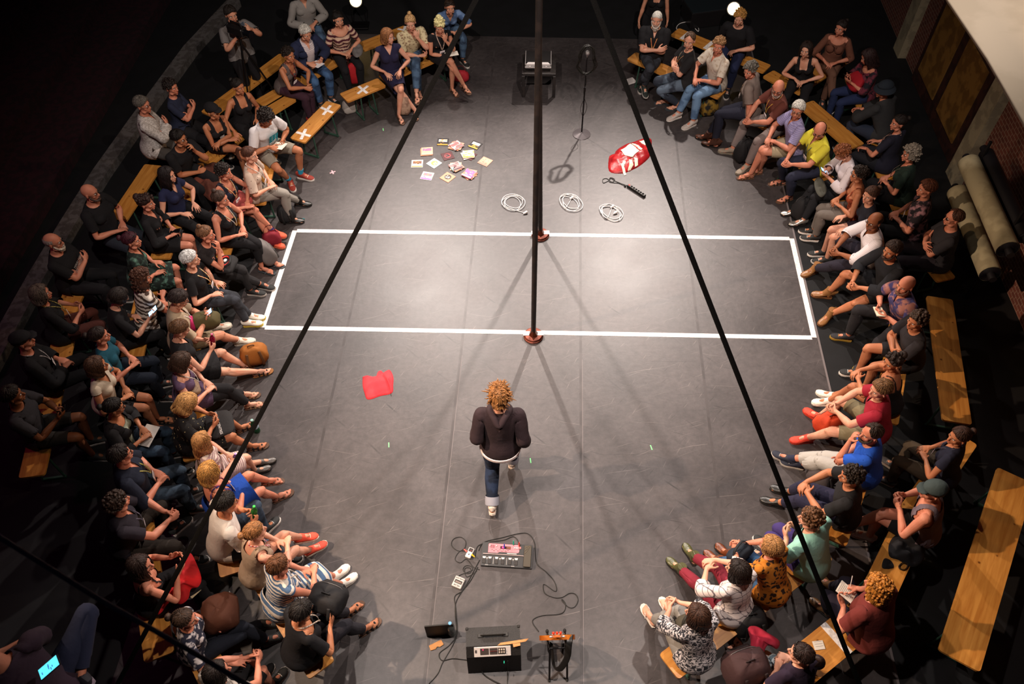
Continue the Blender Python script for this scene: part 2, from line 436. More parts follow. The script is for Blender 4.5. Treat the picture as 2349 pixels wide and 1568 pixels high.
_G = {}
def garment(sex, lod, key, fn):
    """clip the template mesh with a scalar field (kept where negative); cached"""
    k = (sex, lod, key)
    if k in _G: return _G[k]
    T = TPL[sex, lod]; s = fn(T['V'], T['lab'], T['t'], SEX[sex])
    V, F, Wt = T['V'], T['F'], T['W']; inside = s < 0
    cnt = inside[F].sum(1); keep = [F[cnt == 3]]; mix = F[(cnt == 1) | (cnt == 2)]
    nv, nw, cache, tri = [], [], {}, []
    def cut(a, b):
        e = (min(a, b), max(a, b))
        if e not in cache:
            t = s[a] / (s[a] - s[b]); t = min(max(t, .02), .98); cache[e] = len(V) + len(nv)
            nv.append(V[a] + (V[b] - V[a]) * t); nw.append(Wt[a] + (Wt[b] - Wt[a]) * t)
        return cache[e]
    for f in mix:
        ins = [inside[i] for i in f]
        if sum(ins) == 1:
            k0 = ins.index(True); a, b, c = f[k0], f[(k0 + 1) % 3], f[(k0 + 2) % 3]; tri.append((a, cut(a, b), cut(a, c)))
        else:
            k0 = ins.index(False); a, b, c = f[k0], f[(k0 + 1) % 3], f[(k0 + 2) % 3]; p, q = cut(a, b), cut(c, a)
            tri += [(p, b, c), (p, c, q)]
    F2 = np.concatenate(keep + ([np.array(tri)] if tri else [])); V2 = np.concatenate([V, np.array(nv)]) if nv else V; W2 = np.concatenate([Wt, np.array(nw)]) if nw else Wt
    u, inv = np.unique(F2, return_inverse=True)
    _G[k] = dict(V=V2[u], W=W2[u], F=inv.reshape(-1, 3))
    return _G[k]

_KD = RNG.normal(size=(9, 3)); _KD /= np.linalg.norm(_KD, axis=1)[:, None]; _KF = np.array([18, 24, 31, 40, 52, 66, 80, 95, 30.]); _KP = RNG.uniform(0, 6.28, 9)
def wrinkle(V, seed): return sum(math.sqrt(18 / f) * np.sin((V * (1, 1, .7)) @ _KD[i] * f + _KP[i] + seed * (i + 1.3)) for i, f in enumerate(_KF)) / 3.2

def arc(V, lab, t):
    a = np.full(len(V), -.04)
    for s in (1, -1):
        k = lab == bi(s, 0); a[k] = t[k] * UA
        k = lab == bi(s, 1); a[k] = UA + t[k] * FA
        for q in range(2, 13): k = lab == bi(s, q); a[k] = UA + FA + .03
    return a
def legarc(V, lab, t):
    a = np.full(len(V), -.05)
    for s in (1, -1):
        k = lab == bi(s, 13); a[k] = t[k] * TH
        k = lab == bi(s, 14); a[k] = TH + t[k] * SH
        k = lab == bi(s, 15); a[k] = TH + SH + .05
    return a
def top_fn(sleeve, neck, hem=.02, open_front=0):
    def fn(V, lab, t, p):
        x, y, z = np.abs(V[:, 0]), V[:, 1], V[:, 2]
        s = arc(V, lab, t) - sleeve
        lg = legarc(V, lab, t); torso = (lab <= 4)
        s = np.maximum(s, lg - hem); s = np.maximum(s, np.where(torso, -(z + .16), -1))
        if neck == 'crew': nk = z - (.497 - .33 * y)
        elif neck == 'polo': nk = np.maximum(z - (.53 - .35 * y), np.where(y > 0, .03 - x - (.50 - z) * .35, -1))
        elif neck == 'v': nk = np.maximum(z - (.515 - .2 * y), np.where(y > 0, (z - .40) * .55 - x, -1))
        elif neck == 'scoop': nk = z - (.475 - .75 * np.maximum(y, -.03)) + .0 * x
        elif neck == 'tank': nk = np.minimum(z - (.355 + 5.5 * np.maximum(0, x - .01) ** 2 + .05 * (y < 0)), np.abs(x - .082) - .024); nk = np.maximum(nk, z - .515); nk = np.maximum(nk, np.where(z > .30, x - .118 - (.44 - z) * .25, -1))
        elif neck == 'strap': nk = np.minimum(z - (.335 + 2.0 * np.maximum(0, x - .02) ** 2 - .06 * (y < 0)), np.abs(x - .085) - .008); nk = np.maximum(nk, z - .515); nk = np.maximum(nk, np.where(z > .30, x - .13, -1))
        else: nk = z - .53
        s = np.maximum(s, np.where(torso | (z > .38), nk, -1))
        if open_front: s = np.maximum(s, np.where(y > .02, open_front * (1 + (z > .3) * (z - .3) * 2) - x, -1))
        return s
    return fn
def bottom_fn(length, waist=.09):
    def fn(V, lab, t, p):
        s = legarc(V, lab, t) - length
        s = np.maximum(s, np.where((lab <= 4), V[:, 2] - waist, -1))
        for sd in (1, -1):
            for q in range(0, 13): s = np.where(lab == bi(sd, q), .1, s)
        return s
    return fn

def ik(a, t, l1, l2, pole):
    d = t - a; D = np.linalg.norm(d); D = min(max(D, abs(l1 - l2) + .02), (l1 + l2) * .9985); d = unit(d); t = a + d * D
    c = (l1 * l1 + D * D - l2 * l2) / (2 * l1 * D); c = min(1, max(-1, c)); s = math.sqrt(1 - c * c)
    p = np.asarray(pole, float); p = unit(p - d * (p @ d))
    return a + d * c * l1 + p * s * l1, t

def solve(sex, P):
    """bone transforms for a pose, in the person's own frame (hip centre at the origin, facing +Y)"""
    J = rest_skel(sex); T = [None] * NB
    ln = P['lean']; tw = P.get('twist', 0); sd = P.get('side', 0)
    Rp = rotx(-ln * .45 + P.get('tuck', 0)); Rs = rotz(tw * .4) @ roty(sd * .5) @ rotx(-ln * .85); Rc = rotz(tw) @ roty(sd) @ rotx(-ln * 1.15)
    hy, hp = P.get('hyaw', 0), P.get('hpitch', .1)
    Rh = rotz(tw + hy) @ roty(sd * .5 + P.get('hroll', 0)) @ rotx(-hp); Rn = rotz(tw + hy * .5) @ roty(sd) @ rotx(-(ln + hp) * .5)
    o = np.zeros(3); T[PEL] = (Rp, o, o)
    def chain(b, R, j0, par): T[b] = (R, j0, T[par][0] @ (j0 - T[par][1]) + T[par][2])
    chain(SPI, Rs, np.array([0, 0, .07]), PEL); chain(CHE, Rc, np.array([0, 0, .235]), SPI); chain(NEC, Rn, np.array([0, -.01, .50]), CHE); chain(HEA, Rh, np.array([0, .0, .59]), NEC)
    ap = lambda b, v: T[b][0] @ (np.asarray(v, float) - T[b][1]) + T[b][2]
    for s in (1, -1):
        j = J[s]; A = P['arm'][s]
        sh = ap(CHE, j['sh']); tg = np.array(A['w'], float)
        if A.get('sp') == 'chest': tg = ap(CHE, tg)
        if A.get('sp') == 'head': tg = ap(HEA, tg)
        el, wr = ik(sh, tg, UA, FA, A.get('pole', (.5 * s, -.5, -.6)))
        def hinge(a, b, c, pole):
            h = np.cross(b - a, c - b)
            return unit(h) if np.linalg.norm(h) > .004 else unit(np.cross(pole, c - a))
        h0 = hinge(j['sh'], j['el'], j['wr'], (0, 0, 0)); h1 = hinge(sh, el, wr, np.asarray(A.get('pole', (.5 * s, -.5, -.6)), float))
        T[bi(s, 0)] = (basis(el - sh, h1) @ basis(j['el'] - j['sh'], h0).T, j['sh'], sh)
        hd = unit(A['d']); pn = np.asarray(A['n'], float)
        if A.get('sp') == 'chest': hd = Rc @ hd; pn = Rc @ pn
        if A.get('sp') == 'head': hd = Rh @ hd; pn = Rh @ pn
        B1 = basis(hd, pn); B0 = basis(j['hd'], j['pn']); Rhd = B1 @ B0.T
        Rf_h = basis(wr - el, h1) @ basis(j['wr'] - j['el'], h0).T
        Rf_p = basis(wr - el, B1[:, 1]) @ basis(j['wr'] - j['el'], B0[:, 1]).T
        T[bi(s, 1)] = (basis(wr - el, unit(Rf_h @ B0[:, 1] + Rf_p @ B0[:, 1] + .001)) @ basis(j['wr'] - j['el'], B0[:, 1]).T, j['el'], el)
        T[bi(s, 2)] = (Rhd, j['wr'], wr)
        ax = np.cross(j['hd'], j['pn']); c = A.get('curl', .35)
        for i in range(4):
            ci = c * (1 + .12 * (i - 1)) + P['jit'][i] * .12
            R1 = Rhd @ rot_axis(ax, ci); R2 = Rhd @ rot_axis(ax, ci * 2.1)
            chain(bi(s, 3 + i), R1, j['fb'][i], bi(s, 2)); chain(bi(s, 7 + i), R2, j['fm'][i], bi(s, 3 + i))
        th = A.get('thumb', 0)
        chain(bi(s, 11), Rhd @ rot_axis(j['pn'] * -s, th), j['tb'], bi(s, 2)); chain(bi(s, 12), Rhd @ rot_axis(j['pn'] * -s, th * 1.5), j['tm'], bi(s, 11))
        G = P['leg'][s]; hip = ap(PEL, j['hip']) if P.get('stand') else j['hip'] * 1.0
        pole = np.asarray(G.get('pole', (0.12 * s, 1, .6)), float)
        kn, an = ik(hip, np.asarray(G['a'], float), TH, SH, pole)
        h0 = hinge(j['hip'], j['kn'], j['an'], (0, 0, 0)); h1 = hinge(hip, kn, an, pole)
        T[bi(s, 13)] = (basis(kn - hip, h1) @ basis(j['kn'] - j['hip'], h0).T, j['hip'], hip)
        T[bi(s, 14)] = (basis(an - kn, h1) @ basis(j['an'] - j['kn'], h0).T, j['kn'], kn)
        fy = G.get('fy', -.15 * s); fp = G.get('fp', 0)
        T[bi(s, 15)] = (rotz(fy) @ rotx(fp), j['an'], an)
    return T

def skin_pose(V, Wt, T):
    out = np.zeros_like(V)
    for b in range(NB):
        w = Wt[:, b]; k = w > 1e-4
        if k.any():
            R, j0, j1 = T[b]
            out[k] += w[k, None] * ((V[k] - j0) @ R.T + j1)
    return out / np.maximum(Wt.sum(1), 1e-6)[:, None]

def raw_mesh(name, V, F, mats, parent, rest=None, mi=None):
    me = bpy.data.meshes.new(name)
    if isinstance(F, np.ndarray):
        n = len(F); me.vertices.add(len(V)); me.vertices.foreach_set('co', V.astype(np.float32).ravel())
        me.loops.add(n * 3); me.loops.foreach_set('vertex_index', F.astype(np.int32).ravel())
        me.polygons.add(n); me.polygons.foreach_set('loop_start', np.arange(0, n * 3, 3, dtype=np.int32))
    else: me.from_pydata(V.tolist(), [], F)
    for m in mats: me.materials.append(m)
    if mi is not None: me.polygons.foreach_set('material_index', np.asarray(mi, np.int32))
    if rest is not None:
        a = me.attributes.new('rest', 'FLOAT_VECTOR', 'POINT'); a.data.foreach_set('vector', np.asarray(rest, np.float32).ravel())
    me.polygons.foreach_set('use_smooth', np.ones(len(me.polygons), bool)); me.update(calc_edges=True); me.validate()
    return link(name, me, parent)

# ---------------------------------------------------------------- hair, in the template's head space
HC = np.array([0, 0, .705]); HR = np.array([.077, .097, .093])
def hair_mats(c, curly=False):
    rgb = [int(c[i:i + 2], 16) for i in (0, 2, 4)]
    lo = tuple(max(0, int(v * .55)) for v in rgb); hi = tuple(min(255, int(v * 1.25) + 8) for v in rgb)
    return mat('hair_' + c, lo, .5, hi, 'strand', 3.2, .6, 4.5, coord='rest', thr=(.3, .7), stretch=(1, .22, 1), spec=.35)
def shell(lim, thick, L=0, nu=56, nt=20, amp=.003, freq=22, seed=0, drop=None, flare=0.0):
    """closed-over-the-skull hair shell; lim(az)->polar limit, az 0 = front; L(az) = extra length hanging down"""
    V = []; Rr = []; rs = np.random.default_rng(seed)
    ph = rs.uniform(0, 6.28, 4)
    for i in range(nt):
        t = i / (nt - 1)
        for j in range(nu):
            az = 2 * PI * j / nu; a = az if az <= PI else az - 2 * PI
            Lz = L(a) if callable(L) else L
            pl = lim(a); tot = pl * .095 + Lz; d = t * tot
            gro = amp * (math.sin(freq * az + 2.5 * math.sin(3 * az + ph[0]) + t * 2) + .5 * math.sin(freq * 1.9 * az + ph[1] - t * 3))
            env = min(1, t * 4)
            if d <= pl * .095 + 1e-9 or Lz <= 0:
                th = (d / (tot if Lz <= 0 else pl * .095)) * pl if tot > 0 else 0
                th = min(th, pl)
                edge = 1.0
                if Lz <= 0 and t > .9: edge = max(0.15, (1 - t) * 10)
                k = 1 + (thick * edge + gro * env) / .088
                n = np.array([math.sin(th) * math.sin(az), math.sin(th) * math.cos(az), math.cos(th)])
                p = HC + n * HR * k
            else:
                th = pl; dd = d - pl * .095
                n = np.array([math.sin(th) * math.sin(az), math.sin(th) * math.cos(az), math.cos(th)])
                k = 1 + (thick + gro) / .088
                b = HC + n * HR * k
                out = flare * dd + .012 * math.sin(dd * 30 + a * 3 + ph[2])
                shr = 1 - .35 * max(0, (dd - .10)) / .2
                p = b + np.array([math.sin(az) * out, math.cos(az) * out - .03 * max(0, -math.cos(az)) * 0, -dd])
                p[0] *= shr
                if t > .97: p[:2] *= .9
            V.append(p); Rr.append((math.sin(az) * 4.5, t * 4, math.cos(az) * 4.5))
    F = [(i * nu + j, i * nu + (j + 1) % nu, (i + 1) * nu + (j + 1) % nu, (i + 1) * nu + j) for i in range(1, nt - 1) for j in range(nu)]
    F += [(0, nu + (j + 1) % nu, nu + j) for j in range(nu)]
    return np.array(V), F, np.array(Rr)
def lim_short(a, f=.95, s=1.65, b=2.1):
    x = abs(a) / PI
    return f + (s - f) * min(1, x / .38) ** 1.6 if x < .38 else s + (b - s) * min(1, (x - .38) / .4)
def bump_blobs(m, n, r0, r1, lim, seed, thick=.012, zoff=0, spread=1.0, long=0):
    rs = np.random.default_rng(seed)
    for _ in range(n):
        az = rs.uniform(-PI, PI); th = math.acos(1 - rs.uniform(0, 1) * (1 - math.cos(lim(az) * .97)))
        d = np.array([math.sin(th) * math.sin(az), math.sin(th) * math.cos(az), math.cos(th)])
        p = HC + d * HR * (1 + thick / .088 * spread * rs.uniform(.6, 1.15)); r = rs.uniform(r0, r1)
        if long: p = p + np.array([0, 0, -rs.uniform(0, long) * (abs(az) > .9) * (th > 1.1)])
        m.ell(p, (r, r * .7, r), rotz(rs.uniform(0, 3)) @ rotx(rs.uniform(0, 3)), nu=7, nv=5)
def locks(m, lim, thick, L, n, seed, r0=.007, flare=.08, lift=.004, wav=.0):
    """many flat strand clumps lying along the fall of the hair"""
    rs = np.random.default_rng(seed + 100)
    def pt(az, d, off):
        a = az if abs(az) <= PI else az - math.copysign(2 * PI, az); pl = lim(a); Lz = L(a) if callable(L) else L; cap = pl * .095
        th = min(d / .095, pl); nn = np.array([math.sin(th) * math.sin(a), math.sin(th) * math.cos(a), math.cos(th)]); p = HC + nn * HR * (1 + (thick + off) / .088)
        if d > cap and Lz > 0:
            dd = d - cap; o = flare * dd; shr = 1 - .35 * max(0, (dd - .10)) / .2; p = p + np.array([math.sin(a) * o, math.cos(a) * o, -dd]); p[0] *= shr
        return p
    for _ in range(n):
        az = rs.uniform(-PI, PI); pl = lim(az); Lz = L(az) if callable(L) else L; tot = pl * .095 + Lz
        d0 = tot * rs.uniform(0, .55) if Lz <= .02 else tot * rs.uniform(0, .35); d1 = min(tot * 1.03, d0 + rs.uniform(.05, .10) + Lz * .8); k = 5; tw = rs.uniform(-.25, .25); ph = rs.uniform(0, 6)
        P = [pt(az + tw * q / k + wav * math.sin(ph + q * 1.7), d0 + (d1 - d0) * q / k, lift * rs.uniform(.4, 1.2) * math.sin(PI * (q + .6) / (k + 1.2))) for q in range(k + 1)]
        r = r0 * rs.uniform(.7, 1.3); m.tube(P, np.array([.35, .9, 1, .95, .7, .25]) * r, 5, up=(0, .3, 1), ry=np.array([.35, .9, 1, .95, .7, .25]) * r * .62)
def hair(kind, c, seed=0):
    """list of (name, verts, faces, rest, material)"""
    out = []; hm = hair_mats(c); m = MB()
    def fin(name, Vs, Fs, Rs, mt=None): out.append((name, Vs, Fs, Rs, mt or hm))
    if kind in ('short', 'cap', 'buzz', 'pony', 'bun', 'topbun', 'updo', 'spiky'):
        th = {'buzz': .004, 'short': .016, 'spiky': .014}.get(kind, .011)
        back = {'short': 2.05, 'bun': 1.95, 'pony': 1.95, 'topbun': 1.95}.get(kind, 2.0)
        lf = lambda a: lim_short(a, .93, 1.5, back)
        V, F, R = shell(lf, th, amp=.0012 if kind != 'buzz' else .0006, seed=seed)
        m.v.append(V); m.n = len(V); m.f = list(F); m.m = [0] * len(F)
        if kind not in ('buzz', 'spiky'): locks(m, lf, th, 0, 190, seed, .0055, lift=.005 if kind == 'short' else .002)
        if kind == 'bun': m.ell((0, -.125, .735), (.038, .032, .036), nu=14, nv=10)
        if kind == 'topbun': m.ell((0, -.05, .815), (.034, .034, .03), nu=14, nv=10)
        if kind == 'updo': bump_blobs(m, 30, .015, .028, lambda a: 1.2, seed, .02); m.ell((0, -.09, .775), (.05, .045, .045))
        if kind == 'pony': m.tube(smoothline([(0, -.10, .75), (0, -.15, .74), (.01, -.17, .68), (.015, -.155, .60), (.01, -.13, .53)], 4), np.interp(range(17), (0, 3, 12, 16), (.016, .027, .024, .006)), 9)
        if kind == 'spiky': bump_blobs(m, 90, .010, .02, lambda a: lim_short(a, .95, 1.35, 1.9), seed, .018)
        Vs = np.concatenate(m.v); R = np.concatenate([R, (Vs[len(R):] - HC) * 40]); fin('hair', Vs, m.f, R)
    elif kind in ('curly', 'bigcurly', 'afro', 'longcurly'):
        th = {'curly': .016, 'bigcurly': .032, 'afro': .045, 'longcurly': .026}[kind]
        L = (lambda a: 0.16 * max(0, min(1, (abs(a) - .75) * 3))) if kind == 'longcurly' else ((lambda a: .05 * max(0, min(1, (abs(a) - .9) * 3))) if kind == 'bigcurly' else 0)
        V, F, R = shell(lambda a: lim_short(a, .88, 1.5, 2.05), th * .7, L=L, amp=.004, freq=13, seed=seed, flare=.12)
        m.v.append(V); m.n = len(V); m.f = list(F); m.m = [0] * len(F)
        n = {'curly': 150, 'bigcurly': 200, 'afro': 240, 'longcurly': 260}[kind]
        bump_blobs(m, n, .011, .021, lambda a: lim_short(a, .9, 1.65, 2.2), seed, th, long=.16 if kind == 'longcurly' else (.06 if kind == 'bigcurly' else 0))
        Vs = np.concatenate(m.v); R = np.concatenate([R, (Vs[len(R):] - HC) * 30]); fin('hair', Vs, m.f, R)
    elif kind in ('long', 'bob', 'shoulder', 'messy'):
        Ln = {'long': .26, 'bob': .07, 'shoulder': .14, 'messy': .055}[kind]
        V, F, R = shell(lambda a: lim_short(a, .85, 1.5, 1.75), .016 if kind != 'messy' else .022, L=lambda a: Ln * max(0, min(1, (abs(a) - .62) * 2.6)), nt=26, amp=.0015 if kind != 'messy' else .007, seed=seed, flare=.08)
        m.v.append(V); m.n = len(V); m.f = list(F); m.m = [0] * len(F)
        if kind != 'messy': locks(m, lambda a: lim_short(a, .85, 1.5, 1.75), .016, lambda a: Ln * max(0, min(1, (abs(a) - .62) * 2.6)), 210, seed, .0058, wav=.05)
        if kind == 'messy':
            rs = np.random.default_rng(seed)
            for _ in range(190):
                az = rs.uniform(-PI, PI); tht = rs.uniform(.05, lim_short(az, .95, 1.6, 2.1)); d = np.array([math.sin(tht) * math.sin(az), math.sin(tht) * math.cos(az), math.cos(tht)])
                p = HC + d * HR * 1.18; q = p + (d * .03 + np.array([rs.uniform(-.03, .03), rs.uniform(-.02, .02), -.012])) * rs.uniform(.6, 1.5)
                m.tube([p - d * .015, (p + q) / 2 + d * .006, q], [.007, .006, .0012], 5)
        Vs = np.concatenate(m.v); R = np.concatenate([R, (Vs[len(R):] - HC) * 40]); fin('hair', Vs, m.f, R)
    elif kind in ('fringe', 'receding'):
        f = .0
        def lim(a): return lim_short(a, .95 if kind == 'fringe' else .38, 1.5, 2.0)
        V, F, R = shell(lim, .006 if kind == 'fringe' else .009, amp=.0012, seed=seed)
        nu = 56; F2 = []
        for f4 in F:
            c0 = V[list(f4)].mean(0) - HC
            th0 = math.acos(max(-1, min(1, c0[2] / (np.linalg.norm(c0 / HR) * HR[2] + 1e-9)))); az = math.atan2(c0[0], c0[1])
            if kind == 'fringe' and (th0 < 1.05 or abs(az) < 1.1): continue
            F2.append(f4)
        if kind == 'receding': m.add(V, F2); locks(m, lim, .009, 0, 80, seed, .006, lift=.003); V = np.concatenate(m.v); F2 = m.f; R = np.concatenate([R, (V[len(R):] - HC) * 40])
        fin('hair', V, F2, R)
    if kind in ('hat', 'capblack', 'bucket'):
        V, F, R = shell(lambda a: lim_short(a, 1.1, 1.5, 1.9), .010, seed=seed); fin('hair', V, F, R, hair_mats('2a2018'))
    return out
def beard(c, long=0):
    m = MB(); rs = np.random.default_rng(3)
    for s in (1, -1):
        m.tube(smoothline([(s * .068, .02, .665), (s * .066, .035, .635), (s * .052, .062, .600), (s * .028, .090, .588), (0, .100, .584 - long * .3)], 3), [.004, .009, .012, .013, .013, .013, .014, .015, .015, .016, .016, .017, .017], 8)
        m.tube([(0, .116, .634), (s * .016, .111, .631), (s * .028, .098, .618)], [.005, .006, .003], 7)
    m.ell((0, .088, .582 - long * .5), (.034, .024, .024 + long * .5), nu=12, nv=8)
    for _ in range(26):
        a = rs.uniform(-1.3, 1.3); m.ell((math.sin(a) * .05, .045 + math.cos(a) * .05, .595 - rs.uniform(0, .012 + long)), rs.uniform(.007, .013), nu=6, nv=5)
    V = np.concatenate(m.v); return V, m.f, (V - HC) * 40

# ================================================================ dressing and posing
SKIN = {'p': 'd9a288', 'f': 'd2977a', 't': 'b97b58', 'd': '8f5a3c', 'r': 'cf8a70'}
EYEW = None
def skin_mats(tone, browc='3a2a1e'):
    c = SKIN[tone]; rgb = [int(c[i:i + 2], 16) for i in (0, 2, 4)]
    c2 = tuple(int(v * k) for v, k in zip(rgb, (.95, .86, .82)))
    return [mat('skin_' + tone, c, .55, c2, 'noise', 9, .12, 120, sss=.0, thr=(.35, .75), spec=.4), mat('eye_white', 'e6ddd6', .3), mat('brow_' + browc, browc, .7),
            mat('lips_' + tone, tuple(int(v * k) for v, k in zip(rgb, (.88, .62, .60))), .45)]

def foot_outline(k=1.0, s=1):
    pts = [(-.030, -.055), (-.034, -.02), (-.034, .04), (-.040, .09), (-.046, .125), (-.040, .165), (-.020, .190), (.008, .190), (.030, .172), (.042, .135), (.043, .10), (.033, .04), (.032, -.02), (.026, -.055), (0, -.068)]
    return [(x * k * s, y * (1 + (k - 1) * .5)) for x, y in pts][::(1 if s > 0 else -1)]
def shoe(kind, c, s, T, parent, lod='hi', sole=None):
    R, a = T; m = MB(); M = (R, a)
    up = mat('shoe_' + c, c, .35 if kind in ('boot', 'loafer', 'silver') else .7, None, None, 1, .2, 90)
    if kind == 'silver': up = mat('shoe_silver', 'b9b4ac', .3, metal=.8)
    so = mat('sole_' + (sole or {'sneaker': 'e8e0d8', 'sandal': '5a4030', 'flip': '3a3f44'}.get(kind, '1c1816')), sole or {'sneaker': 'e8e0d8', 'sandal': '5a4030', 'flip': '3a3f44'}.get(kind, '1c1816'), .7)
    big = 1.14
    if kind in ('sandal', 'flip'):
        m.mat(1).prism(foot_outline(1.12, s), -.084, -.074, M)
        m.mat(0)
        if kind == 'sandal':
            for y0, z0, w in ((.12, -.040, .046), (.075, -.020, .041), (.02, -.012, .035)):
                m.tube([(-w, y0 - .005, -.075), (-w * .8, y0, z0 - .012), (0, y0 + .004, z0 + .006), (w * .8, y0, z0 - .012), (w, y0 - .005, -.075)], .005, 6, up=(0, 1, 0), ry=.011, T=M)
            m.tube(smoothline([(.033 * math.sin(q), -.018 - .038 * math.cos(q), -.022 + .01 * math.cos(q)) for q in np.linspace(0, 2 * PI, 9)[:-1]], 2, True), .0045, 6, T=M, closed=True)
        else:
            m.tube([(-.045, .055, -.076), (-.03, .09, -.043), (-.004, .145, -.048), (-.006, .15, -.078)], .005, 6, T=M); m.tube([(.045, .055, -.076), (.03, .09, -.043), (-.004, .145, -.048)], .005, 6, T=M)
    else:
        m.mat(1).prism(foot_outline(big, s), -.085, -.062 if kind == 'sneaker' else -.068, M)
        hi = .055 if kind == 'boot' else .0
        st = [(-.064, .018, -.05, -.01), (-.060, .034, -.062, .022 + hi), (-.03, .043, -.064, .034 + hi), (.005, .045, -.064, .036 + hi), (.038, .043, -.064, .012 + hi * .25), (.07, .044, -.064, -.010), (.105, .047, -.064, -.028), (.145, .048, -.064, -.036), (.18, .036, -.064, -.044), (.200, .012, -.062, -.052)]
        P = [(0.003 * s * 0, y, (lo + h) / 2) for y, w, lo, h in st]
        m.mat(0).tube(P, [w for y, w, lo, h in st], 12, up=(0, 0, 1), ry=[(h - lo) / 2 + .002 for y, w, lo, h in st], T=M)
        if kind == 'boot': m.tube([(0, -.008, -.03), (0, -.006, .03), (0, -.004, .085)], [.044, .046, .048], 12, T=M)
        if kind == 'sneaker' and lod == 'hi':
            m.mat(1)
            for q in range(4): y = .045 + q * .021; m.tube([(-.026, y, -.012 - q * .006), (0, y + .006, -.002 - q * .0065), (.026, y, -.012 - q * .006)], .0032, 5, T=M)
    return m.build('sandal' if kind == 'sandal' else ('flip_flop' if kind == 'flip' else ('boot' if kind == 'boot' else 'shoe')), [up, so], parent)

